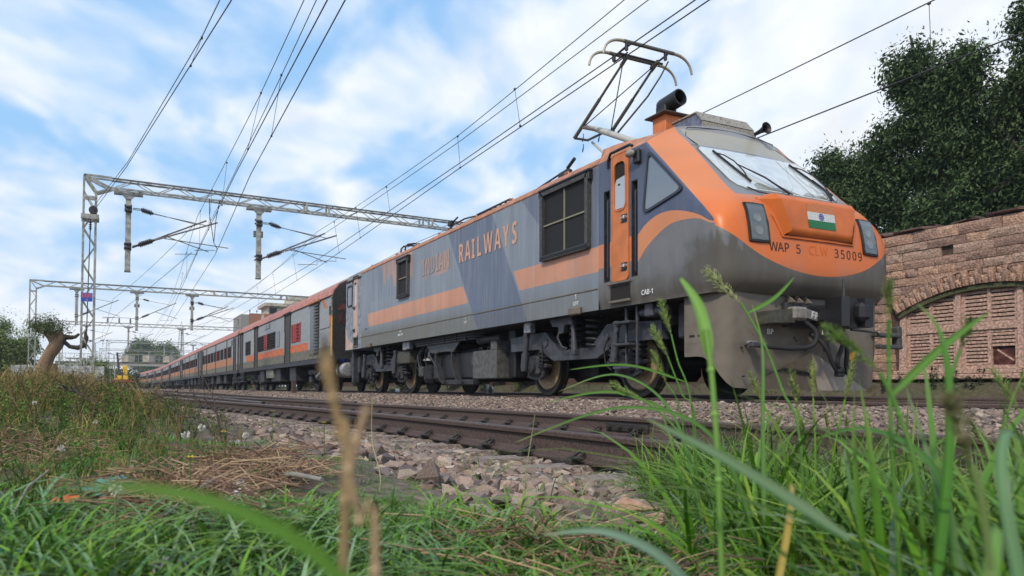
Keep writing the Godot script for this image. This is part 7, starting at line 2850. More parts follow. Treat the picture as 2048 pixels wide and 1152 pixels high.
	tree("bush", "long dark mass of trees under the footbridge deck", Vector3(-190, 0, 0), [[[Vector3(-190, 0, 0), Vector3(-190, 3, 0)], 0.3, 0.1]],
		[[-190, 1.8, 6, 2, 2.6, 7, 420], [-190, 1.8, -4, 2, 2.6, 6, 420], [-190, 2.2, 16, 2, 3.0, 6, 300]], big, g1 * 0.7, g1 * 1.3, "", 3.0).set_meta("category", "bush")
	pollard()


func pollard() -> void:
	var t := thing("pollarded_tree", "leaning pollarded trunk with a tuft of new leaves and one broken limb", "tree")
	var s := 1.33
	var o := Vector3(-22.0, 0.05, 11.0)
	# heights and offsets read from its outline; it leans to the right as seen from the line
	var q := func(z: float, y: float) -> Vector3: return Vector3(-22.0, y, z)
	var g := Geo.new()
	g.path(PackedVector3Array([q.call(10.95, -0.1), q.call(10.85, 0.5), q.call(10.75, 1.0), q.call(10.55, 1.5), q.call(10.32, 1.95), q.call(10.2, 2.3), q.call(10.25, 2.55)]), PackedFloat32Array([0.36, 0.32, 0.28, 0.26, 0.25, 0.24, 0.12]), 12)
	for i in g.v.size():
		g.v[i] += g.n[i] * (0.12 * bumpy.get_noise_3d(g.v[i].x * 9, g.v[i].y * 5, g.v[i].z * 9))
	put("trunk", g, M["bark"], t)
	g = Geo.new()
	g.path(PackedVector3Array([q.call(10.35, 2.0), q.call(10.5, 2.3), q.call(10.62, 2.5), q.call(10.7, 2.62)]), PackedFloat32Array([0.2, 0.18, 0.17, 0.1]), 10)
	put("stump", g, M["bark"], t)
	g = Geo.new()
	g.path(PackedVector3Array([q.call(10.15, 2.15), q.call(9.95, 2.3), q.call(9.75, 2.28), q.call(9.6, 2.32), q.call(9.45, 2.45)]), PackedFloat32Array([0.13, 0.11, 0.1, 0.09, 0.05]), 9)
	g.path(PackedVector3Array([q.call(10.05, 2.1), q.call(9.8, 1.88), q.call(9.5, 1.85), q.call(9.3, 1.95), q.call(9.2, 2.3), q.call(9.25, 2.62)]), PackedFloat32Array([0.09, 0.085, 0.1, 0.13, 0.1, 0.02]), 9)
	for i in g.v.size():
		g.v[i] += g.n[i] * (0.05 * bumpy.get_noise_3d(g.v[i].x * 7, g.v[i].y * 7, g.v[i].z * 7))
	put("broken_limb", g, M["bark_dark"], t)
	g = Geo.new()
	g.path(PackedVector3Array([q.call(10.4, 0.0), q.call(10.42, 0.6), q.call(10.4, 1.15)]), PackedFloat32Array([0.24, 0.2, 0.17]), 10)
	put("stump", g, M["bark"], t)
	# new growth on the cut head
	var st := SurfaceTool.new()
	st.begin(Mesh.PRIMITIVE_TRIANGLES)
	var clumps := tones(leaf_clump(14, 0.35, 0.2, 0.14, 0.5), Color(0.05, 0.09, 0.03), Color(0.17, 0.2, 0.08))
	for i in 170:
		var q2 := absf(rng.randfn())
		var p := Vector3(-22.0 + rng.randfn() * 0.25, 2.62 + q2 * 0.22 - (0.3 * rng.randf() if i % 3 == 0 else 0.0), 10.68 + rng.randfn() * 0.3)
		st.append_from(clumps[rng.randi() % 5], 0, Transform3D(Basis.from_euler(Vector3(rf(-0.6, 0.6), rf(0, TAU), rf(-0.6, 0.6))).scaled_local(Vector3.ONE * rf(0.5, 0.8)), p))
	put("crown", st.commit(), M["leaf"], t)

# ---------------------------------------------------------------- far buildings and railway furniture

func part(parent: Node3D, called: String, m: Material, lo: Vector3, hi: Vector3) -> MeshInstance3D:
	var g := Geo.new()
	g.box(lo, hi)
	return put(called, g, m, parent)


func make_far() -> void:
	mat("bridge_dark", Color(0.12, 0.1, 0.085), 0.7)
	mat("fence_white", Color(0.85, 0.86, 0.85), 0.7, 0.0, "blotch", 0.6)
	# brick house with a concrete stair head and water tank
	var b := thing("brick_house", "unfinished brick house with concrete stair head beyond the coaches", "house")
	part(b, "wall", M["concrete"], Vector3(-172, 0, -17.97), Vector3(-160.05, 16.4, -16.3))
	part(b, "wall", M["brickwork"], Vector3(-171.9, 0, -24), Vector3(-160, 16.45, -17.98))
	part(b, "column", M["cream_render"], Vector3(-160.2, 0, -21.2), Vector3(-159.9, 16.5, -20.6))
	for y in [13.6, 10.6]:
		part(b, "floor_band", M["cream_render"], Vector3(-160.2, y, -23.9), Vector3(-159.92, y + 0.35, -18.0))
	for y in [14.3, 11.6]:
		var w := part(b, "window", M["dark_gap"], Vector3(-164.6, y, -16.32), Vector3(-163.6, y + 1.4, -16.27))
		part(w, "frame", M["concrete"], Vector3(-164.7, y - 0.12, -16.3), Vector3(-163.5, y - 0.02, -16.2))
	part(b, "parapet", M["brickwork"], Vector3(-160.4, 16.46, -23.9), Vector3(-160.1, 16.7, -18.1))
	part(b, "stair_head", M["cream_render"], Vector3(-170, 16.4, -27.5), Vector3(-161.5, 18.6, -22.2))
	part(b, "dark_opening", M["dark_gap"], Vector3(-161.52, 16.9, -24.2), Vector3(-161.4, 18.3, -22.6))
	part(b, "roof_slab", M["cream_render"], Vector3(-170.5, 18.6, -28.4), Vector3(-160.5, 19.3, -21.4))
	part(b, "water_tank", M["cream_render"], Vector3(-169, 19.4, -30.9), Vector3(-161, 21.2, -27.3))
	for z in [-18.3, -19.8]:
		var g := Geo.new()
		g.tube(Vector3(-161, 16.5, z), Vector3(-161, 17.3, z), 0.06)
		g.ball(Vector3(-161, 17.3, z), Vector3(0.16, 0.22, 0.16))
		put("column_bar", g, M["dark_gap"], b)
	# footbridge
	var f := thing("footbridge", "grey footbridge with cream panels in its railing across the tracks", "footbridge")
	part(f, "deck", M["bridge_dark"], Vector3(-151, 4.75, -12), Vector3(-148.5, 5.05, 18))
	part(f, "girder", M["galv"], Vector3(-148.5, 4.3, -12), Vector3(-148.3, 4.72, 18))
	for y in [5.65, 6.5]:
		part(f, "rail", M["dirty_white"], Vector3(-148.52, y, -12), Vector3(-148.44, y + 0.08, 18))
	var z := -11.8
	while z < 18:
		part(f, "baluster", M["dirty_white"], Vector3(-148.5, 5.05, z), Vector3(-148.43, 6.55, z + 0.06))
		z += 0.72
	for q in [6.4, 2.8, -0.8, -4.4]:
		part(f, "panel", M["cream_render"], Vector3(-148.4, 5.1, q - 0.55), Vector3(-148.33, 6.4, q + 0.55))
		part(f, "panel_back", M["cream_box"], Vector3(-150.9, 5.1, q - 1.6), Vector3(-150.8, 6.4, q - 0.4))
	for q in [16, 11.4, 6.5, 0.7, -5.0]:
		part(f, "pier", M["fence_white"] if q == 0.7 else M["galv"], Vector3(-149.9, -0.1, q - 0.22), Vector3(-149.4, 4.3, q + 0.22))
	# pylon
	var p := thing("lattice_pylon", "slender steel lattice pylon standing far behind the coaches", "pylon")
	for c in [[1, 1], [1, -1], [-1, 1], [-1, -1]]:
		var g := Geo.new()
		g.tube(Vector3(-262 + 1.3 * c[0], 0, -11.4 + 1.3 * c[1]), Vector3(-262 + 0.6 * c[0], 19.5, -11.4 + 0.6 * c[1]), 0.07, -1, 5)
		g.tube(Vector3(-262 + 0.6 * c[0], 19.5, -11.4 + 0.6 * c[1]), Vector3(-262, 22.5, -11.4), 0.05, -1, 5)
		put("leg", g, M["galv"], p)
	for i in 13:
		var y := i * 1.5
		var w := lerpf(1.3, 0.6, y / 19.5)
		var w2 := lerpf(1.3, 0.6, (y + 1.5) / 19.5)
		var g := Geo.new()
		g.tube(Vector3(-262 + w, y, -11.4 - w), Vector3(-262 + w2, y + 1.5, -11.4 + w2), 0.04, -1, 4)
		g.tube(Vector3(-262 + w, y, -11.4 + w), Vector3(-262 + w2, y + 1.5, -11.4 - w2), 0.04, -1, 4)
		put("brace", g, M["galv"], p)
	# white fence of sheets behind the pollarded trunk
	var fe := thing("sheet_fence", "white corrugated sheet fence behind the pollarded trunk", "fence")
	for i in 9:
		var g := Geo.new()
		var z0 := 14.3 - i * 0.62
		if i == 3:
			continue
		for k in 8:
			g.bbox(Vector3(-45.1, -0.1, z0 - 0.075 * (k + 1)), Vector3(-45.0, 1.62 + 0.03 * sin(i * 2.0), z0 - 0.075 * k - 0.022), 0.012)
		put("sheet", g, M["fence_white"], fe)
	part(fe, "fence_rail", M["galv_dark"], Vector3(-45.2, 1.2, 8.8), Vector3(-45.11, 1.3, 14.3))
	var st := Geo.new()
	st.box(Vector3(-44.98, 0.55, 11.35), Vector3(-44.96, 0.75, 12.2))
	var sb := put("warning_board", st, M["signal_yellow"], fe)
	for i in 4:
		var g := Geo.new()
		g.beam(Vector3(-44.955, 0.56, 12.1 - i * 0.22), Vector3(-44.955, 0.74, 12.0 - i * 0.22), 0.07, 0.004, Vector3(1, 0, 0))
		put("stripe", g, M["ink"], sb)
	# yellow hoods of a signal, its leaning post and the red buffer beam
	var sg := thing("shunting_signal", "yellow hooded signal on a dark post beside the buffer stop", "signal")
	part(sg, "post", M["rust"], Vector3(-75.1, -0.1, 7.1), Vector3(-74.95, 1.0, 7.25))
	for q in [[0.95, 6.8, 0.5, 0.45], [1.5, 6.88, 0.4, 0.55], [2.02, 6.9, 0.5, 0.45]]:
		var g := Geo.new()
		g.bbox(Vector3(-74.95, q[0], q[1]), Vector3(-74.6, q[0] + q[3], q[1] + q[2]), 0.06)
		put("yellow_hood", g, M["signal_yellow"], sg)
	var g := Geo.new()
	g.bbox(Vector3(-75.0, 0.95, 7.36), Vector3(-74.6, 1.4, 8.0), 0.05)
	put("yellow_box", g, M["signal_yellow"], sg)
	var lp := Geo.new()
	lp.tube(Vector3(-76, -0.1, 7.5), Vector3(-76, 3.9, 7.9), 0.13, 0.1)
	tag(put("leaning_post", lp, M["rust"]), "dark rusty post leaning beside the yellow signal", "post")
	var bs := thing("buffer_stop", "red barred buffer stop at the end of the left siding", "buffer stop")
	part(bs, "beam", M["barrier_red"], Vector3(-70.1, 0.72, 6.4), Vector3(-69.9, 0.86, 8.3))
	part(bs, "beam", M["barrier_red"], Vector3(-70.1, 0.5, 6.5), Vector3(-69.95, 0.58, 8.2))
	for q in [6.55, 8.05]:
		part(bs, "post", M["rust"], Vector3(-70.2, -0.1, q), Vector3(-70.0, 0.8, q + 0.22))
	for q in [[-60, 12.3, 4.6], [-88, 10.2, 5.5], [-112, 8.2, 5.0]]:
		var lm := thing("lamp_mast", ["slim lamp post near the pollarded trunk", "lattice lamp mast below the third gantry", "double armed lamp post before the footbridge"][[-60, -88, -112].find(int(q[0]))], "lamp post", Vector3(q[0], 0, q[1]))
		var gg := Geo.new()
		gg.tube(Vector3(0, -0.1, 0), Vector3(0, q[2], 0), 0.06, 0.04)
		put("post", gg, M["galv"], lm)
		gg = Geo.new()
		gg.tube(Vector3(0, q[2] - 0.1, 0), Vector3(0, q[2] + 0.25, 0.6), 0.03)
		gg.tube(Vector3(0, q[2] - 0.1, 0), Vector3(0, q[2] + 0.25, -0.6), 0.03)
		put("arm", gg, M["galv"], lm)
		gg = Geo.new()
		gg.bbox(Vector3(-0.12, q[2] + 0.2, 0.5), Vector3(0.12, q[2] + 0.32, 0.9), 0.03)
		gg.bbox(Vector3(-0.12, q[2] + 0.2, -0.9), Vector3(0.12, q[2] + 0.32, -0.5), 0.03)
		put("lamp_head", gg, M["galv_dark"], lm)
	# equipment frames left of the line
	for q in [[-50, 10.4], [-84, 8.8], [-100, 9.1]]:
		var fr := thing("signal_frame", ["low steel equipment frame right of the pollarded trunk", "steel frame of uprights behind the mast's foot", "tall narrow frame before the footbridge pier"][[-50, -84, -100].find(int(q[0]))], "frame", Vector3(q[0], 0, q[1]))
		for k in 4:
			var gg := Geo.new()
			gg.beam(Vector3(0, -0.1, -0.7 + 0.45 * k), Vector3(0, 2.3 + (q[0] + 50) * -0.02, -0.7 + 0.45 * k), 0.1, 0.1)
			put("upright", gg, M["galv"], fr)
		var gg := Geo.new()
		gg.beam(Vector3(0, 2.3 + (q[0] + 50) * -0.02, -0.9), Vector3(0, 2.3 + (q[0] + 50) * -0.02, 0.9), 0.1, 0.1)
		put("cross_bar", gg, M["galv"], fr)

# ---------------------------------------------------------------- grass, weeds and what lies in them

func blade(g: Geo, base: Vector3, dir: Vector3, h: float, w: float, bend: float, col: Color, tipcol: Color, seg := 6, fold := 0.35) -> void:
	# an arching leaf: rises, bows over towards dir, narrows to a point; folded along its rib
	var side := Vector3(-dir.z, 0, dir.x).normalized()
	var pts := []
	for i in seg + 1:
		var t := float(i) / seg
		var out := bend * t * t * h
		var up := h * (t - 0.42 * bend * t * t * t)
		pts.append(base + Vector3(dir.x * out, up, dir.z * out))
	var first := g.v.size()
	for i in seg + 1:
		var t := float(i) / seg
		var ww := w * (0.55 + 0.45 * minf(1, t * 4)) * pow(maxf(0.0, 1.0 - pow(t, 2.2)), 0.8) * 0.5
		var d: Vector3 = (pts[mini(i + 1, seg)] - pts[maxi(i - 1, 0)]).normalized()
		var n := side.cross(d).normalized()
		if n.y < 0:
			n = -n
		g.tint = col.lerp(tipcol, smoothstep(0.55, 1.0, t))
		g.pt(pts[i] - side * ww + n * ww * fold, (n + side * fold).normalized())
		g.pt(pts[i], n)
		g.pt(pts[i] + side * ww + n * ww * fold, (n - side * fold).normalized())
	for i in seg:
		var a := first + i * 3
		for k in 2:
			var n0 := g.n[a + k]
			var b := a + k
			if (g.v[b + 3] - g.v[b]).cross(g.v[b + 1] - g.v[b]).dot(n0) > 0:
				g.t.append_array([b, b + 1, b + 3, b + 1, b + 4, b + 3])
			else:
				g.t.append_array([b, b + 3, b + 1, b + 1, b + 3, b + 4])


func tuft(n: int, r: float, h0: float, h1: float, w: float, bend0: float, bend1: float, cols: Array, seg := 6) -> ArrayMesh:
	var g := Geo.new()
	for i in n:
		var a := rf(0, TAU)
		var rr := r * sqrt(rng.randf())
		var b := Vector3(cos(a) * rr, -0.01, sin(a) * rr)
		var a2 := a + rf(-2.0, 2.0)
		var c: Color = cols[rng.randi() % cols.size()] * rf(0.8, 1.2)
		blade(g, b, Vector3(cos(a2), 0, sin(a2)), rf(h0, h1), w * rf(0.7, 1.3), rf(bend0, bend1), c, c.lerp(Color(0.3, 0.3, 0.12), 0.35), seg)
	return g.mesh(true)


func weed_mesh(h: float, leaves: int, leaf: float, stem: Color, lc: Color) -> ArrayMesh:
	var g := Geo.new()
	for s in 3:
		var a := rf(0, TAU)
		var lean := Vector3(cos(a), 0, sin(a)) * rf(0.15, 0.45) * h
		var p := PackedVector3Array()
		for i in 4:
			var t := i / 3.0
			p.append(Vector3(lean.x * t * t, h * rf(0.85, 1.0) * t, lean.z * t * t) + Vector3(rf(-1, 1), 0, rf(-1, 1)) * 0.02 * h * t)
		g.tint = stem
		g.path(p, PackedFloat32Array([0.0035, 0.003, 0.002, 0.001]), 4, false)
		for k in leaves:
			var t := rf(0.15, 1.0)
			var o := p[0].lerp(p[1], t * 3) if t < 0.333 else (p[1].lerp(p[2], t * 3 - 1) if t < 0.667 else p[2].lerp(p[3], t * 3 - 2))
			var b := rf(0, TAU)
			var d := Vector3(cos(b), rf(-0.1, 0.9), sin(b)).normalized()
			var tw := o + d * rf(0.02, 0.1) * h
			g.tint = stem
			g.path(PackedVector3Array([o, tw]), PackedFloat32Array([0.0016, 0.001]), 3, false)
			for q in 3:
				var e := o.lerp(tw, rf(0.4, 1.0))
				var dd := (d + Vector3(rf(-1, 1), rf(-0.6, 0.6), rf(-1, 1))).normalized()
				var sd := dd.cross(Vector3(rf(-0.5, 0.5), 1, rf(-0.5, 0.5))).normalized()
				var l := leaf * rf(0.6, 1.3)
				g.tint = lc * rf(0.7, 1.3)
				g.tri(e, e + dd * l * 0.5 + sd * l * 0.22, e + dd * l)
				g.tri(e, e + dd * l, e + dd * l * 0.5 - sd * l * 0.22)
	return g.mesh(true)


func sow(called: String, label: String, mesh: Mesh, m: Material, spots: Array, tints: Array) -> void:
	var o := scatter(called, mesh, m, spots, tints)
	o.set_meta("kind", "stuff")
	o.set_meta("label", label)


func plot(x0: float, x1: float, z0: float, z1: float, per: float, keep, s0: float, s1: float, tilt := 0.15) -> Array:
	var o := []
	for i in int((x1 - x0) * (z1 - z0) * per):
		var x := rf(x0, x1)
		var z := rf(z0, z1)
		if rng.randf() > keep.call(x, z):
			continue
		var s := rf(s0, s1)
		if z > 7 and x < 14.6 and s1 < 1.9:
			s *= clampf(Vector2(x - EYE.x, z - EYE.z).length() / 6.0, 0.45, 1.0) * clampf(0.45 + (z - 7.3 - (turnout_z(x) - 4.72)) * 0.7, 0.4, 1.0)
		o.append(Transform3D(Basis.from_euler(Vector3(rf(-tilt, tilt), rf(0, TAU), rf(-tilt, tilt))).scaled_local(Vector3(s, s, s)), Vector3(x, ground_y(x, z), z)))
	return o


func hues(n: int, a: Color, b: Color) -> Array:
	var o := []
	for i in n:
		o.append(a.lerp(b, rng.randf()) * rf(0.85, 1.15))
	return o


func make_plants() -> void:
	var patch := FastNoiseLite.new()
	patch.seed = 31
	patch.frequency = 0.9
	patch.fractal_octaves = 3
	var greens := [Color(0.075, 0.2, 0.012), Color(0.13, 0.28, 0.022), Color(0.12, 0.25, 0.045), Color(0.045, 0.125, 0.01), Color(0.23, 0.34, 0.035)]
	var pale := [Color(0.17, 0.29, 0.13), Color(0.22, 0.33, 0.19), Color(0.13, 0.27, 0.07)]  # paler blade backs, with the bluish sheen put into the colour
	var clear := func(x: float, z: float) -> bool:
		return Vector2(x - EYE.x, z - EYE.z).length() > 0.5
	# long lush grass on the bank at the locomotive's end
	var lush := func(x: float, z: float) -> float:
		if not clear.call(x, z) or z < turnout_z(x) + 1.06:
			return 0.0
		return clampf((6.2 + (x - 13.6) * 0.68 - z) * 2.4 + 0.15 + patch.get_noise_2d(x * 3, z * 3) * 0.7, 0, 1)
	for k in 4:
		var m := tuft(17, 0.06, 0.16, 0.36, 0.0066, 0.25, 1.5, greens if k < 3 else pale)
		var s := plot(13.0, 15.75, 5.75, 7.9, 115 if k < 3 else 60, lush, 0.65, 1.15, 0.3)
		sow("long_grass", "long arching green grass on the bank", m, M["blade"], s, hues(s.size(), Color(0.6, 0.68, 0.6), Color(0.95, 0.95, 0.95)))
	# shorter grass along the edge of the stones and close below the camera
	var low := func(x: float, z: float) -> float:
		var q := patch.get_noise_2d(x * 2.2, z * 2.2)
		if z < 7.22 - (x - 14) * 0.02 + q * 0.3 or Vector2(x - EYE.x, z - EYE.z).length() < 0.3:
			return 0.0
		return clampf(0.72 + q * 1.3 + clampf((z - 7.9) * 2.0, 0, 0.4) + (x - 13.8) * 0.2 - (0.6 if Vector2((x - 13.95) / 0.28, (z - 7.73) / 0.09).length() < 1.0 or Vector2((x - 14.52) / 0.19, (z - 7.93) / 0.07).length() < 1.0 else 0.0), 0, 1)
	for k in 3:
		var m := tuft(26, 0.06, 0.04, 0.1, 0.004, 0.5, 1.7, greens if k != 1 else pale, 5)
		var s := plot(12.0, 15.9, 6.9, 8.9, 160, low, 0.6, 1.5)
		sow("short_grass", "short green grass between the stones and the weeds", m, M["blade"], s, hues(s.size(), Color(0.7, 0.85, 0.7), Color(1.1, 1.05, 0.95)))
	var spikes := Geo.new()
	for i in 5:
		var a := rf(0, TAU)
		var tip := Vector3(cos(a), 0, sin(a)) * rf(0.04, 0.14) + Vector3(0, rf(0.26, 0.4), 0)
		var knee := tip * 0.55 + Vector3(0, 0.05, 0)
		spikes.tint = greens[1]
		spikes.path(curve([Vector3.ZERO, knee, tip]), PackedFloat32Array([0.0016]), 5)
		seed_head(spikes, [tip + (tip - knee).normalized() * 0.07, tip + (tip - knee).normalized() * 0.03, tip], 0.012, Color(0.24, 0.29, 0.1))
	var sk := plot(13.6, 15.5, 5.85, 7.5, 12, lush, 0.75, 1.1)
	sow("flowering_grass", "grass with green seed spikes among the long grass", spikes.mesh(true), M["blade"], sk, hues(sk.size(), Color(0.8, 0.85, 0.8), Color(1.2, 1.1, 1.0)))
	# sprouts among the ballast
	var few := func(_x: float, z: float) -> float: return 0.4 if z > 6.25 else 0.03
	var sp := plot(8, 14.8, 6.1, 7.3, 16, few, 0.4, 1.0)
	sow("short_grass", "thin grass sprouting between the ballast stones", tuft(9, 0.03, 0.08, 0.22, 0.0035, 0.3, 1.2, greens, 5), M["blade"], sp, hues(sp.size(), Color(0.8, 0.9, 0.8), Color(1.1, 1.1, 1.0)))
	# weeds and dry growth spreading away to the left
	var wild := func(x: float, z: float) -> float:
		var edge := 7.35 + (turnout_z(x) - 4.72) * 1.0
		if z < edge or Vector2(x - EYE.x, z - EYE.z).length() < 1.5:
			return 0.0
		return clampf(0.75 + patch.get_noise_2d(x * 0.9, z * 0.9), 0, 1) * clampf((z - edge) * 1.6, 0.12, 1) * (1.0 if z > 7.85 or x < 12 else 0.45)
	var kinds := [
		["weeds", weed_mesh(0.24, 13, 0.015, Color(0.18, 0.14, 0.07), Color(0.18, 0.2, 0.06)), 0.7, 1.25],
		["weeds", weed_mesh(0.3, 11, 0.012, Color(0.24, 0.16, 0.09), Color(0.26, 0.18, 0.09)), 0.7, 1.2],
		["weeds", weed_mesh(0.22, 18, 0.018, Color(0.1, 0.14, 0.05), Color(0.11, 0.22, 0.045)), 0.7, 1.2],
		["weeds", weed_mesh(0.34, 9, 0.01, Color(0.3, 0.23, 0.11), Color(0.36, 0.3, 0.11)), 0.6, 1.15]]
	for k in kinds.size():
		var q = kinds[k]
		var s := plot(2.5, 15.0, 7.1, 11.5, 44 if k == 2 else (26 if k != 1 else 16), wild, q[2], q[3])
		sow(q[0], "tangled olive and brown weeds beside the line", q[1], M["weed"], s, hues(s.size(), Color(0.5, 0.56, 0.48), Color(1.15, 1.15, 0.95)))
		s = plot(-40, 2.5, 8.0, 16, 3.4, wild, q[2] * 1.0, q[3] * 1.5)
		sow(q[0], "weeds growing along the line in the distance", q[1], M["weed"], s, hues(s.size(), Color(0.85, 0.8, 0.7), Color(1.4, 1.3, 1.0)))
	var yell := [Color(0.45, 0.35, 0.16), Color(0.34, 0.26, 0.11), Color(0.27, 0.28, 0.1)]
	var s2 := plot(4, 14.6, 7.2, 11.5, 16, wild, 0.7, 1.3)
	sow("dry_grass", "thin dry yellow grass among the weeds", tuft(16, 0.06, 0.12, 0.28, 0.0028, 0.2, 1.0, yell, 5), M["straw"], s2, hues(s2.size(), Color(0.8, 0.75, 0.7), Color(1.15, 1.1, 1.0)))
	s2 = plot(5, 14.9, 7.3, 11, 16, wild, 0.7, 1.3)
	sow("long_grass", "green grass coming up through the weeds", tuft(16, 0.06, 0.1, 0.22, 0.0045, 0.3, 1.2, greens, 5), M["blade"], s2, hues(s2.size(), Color(0.75, 0.8, 0.7), Color(1.1, 1.05, 1.0)))
	s2 = plot(-60, 4, 8.2, 17, 1.6, wild, 1.2, 2.6)
	sow("dry_grass", "tall dry grass round the foot of the mast", tuft(22, 0.1, 0.12, 0.3, 0.006, 0.2, 1.0, yell, 5), M["straw"], s2, hues(s2.size(), Color(0.9, 0.85, 0.75), Color(1.4, 1.3, 1.1)))
	# bank at the foot of the wall
	var bank := func(x: float, _z: float) -> float: return clampf(0.6 + patch.get_noise_2d(x * 2, 3), 0, 1)
	s2 = plot(-14, 13, -7.75, -6.4, 14, bank, 0.6, 1.1)
	sow("dry_grass", "dry grass and weeds on the bank below the wall", tuft(16, 0.08, 0.08, 0.2, 0.005, 0.2, 1.2, [Color(0.1, 0.1, 0.04), Color(0.16, 0.13, 0.06), Color(0.06, 0.09, 0.03)], 4), M["straw"], s2, hues(s2.size(), Color(0.7, 0.7, 0.6), Color(1.1, 1.0, 0.9)))
	s2 = plot(4, 12, -7.8, -7.0, 9, bank, 0.7, 1.3)
	sow("weeds", "dark leafy weeds against the plinth of the wall", weed_mesh(0.3, 12, 0.05, Color(0.05, 0.06, 0.03), Color(0.035, 0.06, 0.025)), M["weed"], s2, hues(s2.size(), Color(0.7, 0.7, 0.7), Color(1.2, 1.2, 1.1)))
	s2 = plot(-240, -12, -11, -6.5, 0.9, bank, 3.0, 7.0)
	sow("undergrowth", "dark green undergrowth along the far side of the train", weed_mesh(0.3, 14, 0.06, Color(0.08, 0.08, 0.04), Color(0.07, 0.11, 0.035)), M["weed"], s2, hues(s2.size(), Color(0.7, 0.7, 0.7), Color(1.2, 1.2, 1.1)))
	straw_heaps()
	stalks()
	litter()


func straw_heaps() -> void:
	var brown := [Color(0.26, 0.15, 0.1), Color(0.38, 0.25, 0.16), Color(0.17, 0.1, 0.075), Color(0.48, 0.34, 0.2)]
	for h in [[13.95, 7.73, 0.3, 0.1, 520, "heap of dry brown grass by the pale broken sticks"], [14.52, 7.93, 0.2, 0.08, 420, "heap of dry brown grass near the teal scrap of plastic"], [13.1, 8.3, 0.45, 0.2, 260, "reddish dry grass lying among the left weeds"], [15.0, 7.45, 0.3, 0.14, 260, "scattered straw below the short grass near the stones"]]:
		var g := Geo.new()
		for i in h[4]:
			var a := rf(0, TAU)
			var r := sqrt(rng.randf())
			var x: float = h[0] + cos(a) * r * h[2]
			var z: float = h[1] + sin(a) * r * h[3]
			var y := ground_y(x, z) + 0.008 + rf(0.0, 0.05) * (1.2 - r)
			var b := rf(0, TAU)
			var l := rf(0.05, 0.19)
			var d := Vector3(cos(b), rf(-0.15, 0.35), sin(b)) * l
			var mid := Vector3(x, y, z) + d * 0.5 + Vector3(rf(-0.02, 0.02), rf(0.0, 0.03), rf(-0.02, 0.02))
			g.tint = brown[rng.randi() % 4] * rf(0.7, 1.3)
			g.path(PackedVector3Array([Vector3(x, y, z), mid, Vector3(x, y, z) + d]), PackedFloat32Array([rf(0.0006, 0.0015)]), 3, false)
		var o := put("straw", g, M["straw"], self, Transform3D(), true)
		o.set_meta("kind", "stuff")
		o.set_meta("label", h[5])


func seed_head(g: Geo, pts: Array, fat: float, col: Color) -> void:  # bristly spike of grains set along the stalk's end
	var p := PackedVector3Array()
	for i in pts.size() - 1:
		for k in 5:
			p.append(pts[i].lerp(pts[i + 1], k / 5.0))
	p.append(pts[-1])
	var n := p.size()
	var prev := p[0]
	var length := 0.0
	for i in range(1, n):
		length += p[i].distance_to(p[i - 1])
	var grains := int(length / (fat * 0.062))
	for i in grains:
		var f := float(i) / grains
		var j := mini(int(f * (n - 1)), n - 2)
		var c := p[j].lerp(p[j + 1], f * (n - 1) - j)
		var d := (p[j + 1] - p[j]).normalized()
		var s := d.cross(Vector3(0.3, 0.2, 0.9)).normalized().rotated(d, rng.randf() * TAU)
		var thick := fat * (0.25 + 0.75 * sin(PI * clampf(0.12 + f * 0.86, 0, 1)))
		g.tint = col * rf(0.7, 1.35)
		var a := c + s * thick * 0.12
		var b := c + s * thick * 0.5 - d * thick * rf(0.45, 0.75)
		var m := (a + b) / 2
		var w := s.cross(d) * thick * 0.2
		var u := d * thick * 0.16
		g.quad(a, m + w, b, m - w)
		g.quad(a, m + u, b, m - u)
		g.tint = col * 1.2
		g.path(PackedVector3Array([b, b + (s - d * 0.9).normalized() * thick * 0.4]), PackedFloat32Array([thick * 0.03]), 3, false)


func curve(pts: Array, n := 5) -> PackedVector3Array:
	var c3 := Curve3D.new()
	for i in pts.size():
		var d: Vector3 = (pts[mini(i + 1, pts.size() - 1)] - pts[maxi(i - 1, 0)]) * 0.17
		c3.add_point(pts[i], -d, d)
	return c3.tessellate_even_length(n, 0.012)


func stalk(label: String, pts: Array, head: int, fat: float, stem_r: float, col: Color, head_col: Color, leaf := []) -> void:
	# pts run from the tip down; the first «head» of them carry the seed spike
	var t := thing("grass_stalk", label, "grass stalk", Vector3.ZERO, "tall grass stalks in the foreground")
	var last: Vector3 = pts[-1]
	var foot := Vector3(last.x + 0.02, ground_y(last.x, last.z) - 0.02, last.z + 0.01)
	var body := pts.slice(maxi(head - 1, 0))
	body.append(foot)
	var g := Geo.new()
	g.tint = col
	g.path(curve(body), PackedFloat32Array([stem_r]), 7)
	for i in range(1, body.size() - 1):
		g.tint = col * 1.25
		g.ball(body[i], Vector3.ONE * stem_r * 1.5, 6, 4)
	put("stem", g, M["blade"], t, Transform3D(), true)
	if head > 1:
		g = Geo.new()
		seed_head(g, pts.slice(0, head), fat, head_col)
		put("seed_head", g, M["blade"], t, Transform3D(), true)
	for l in leaf:
		strap(t, l[0], l[1], col)


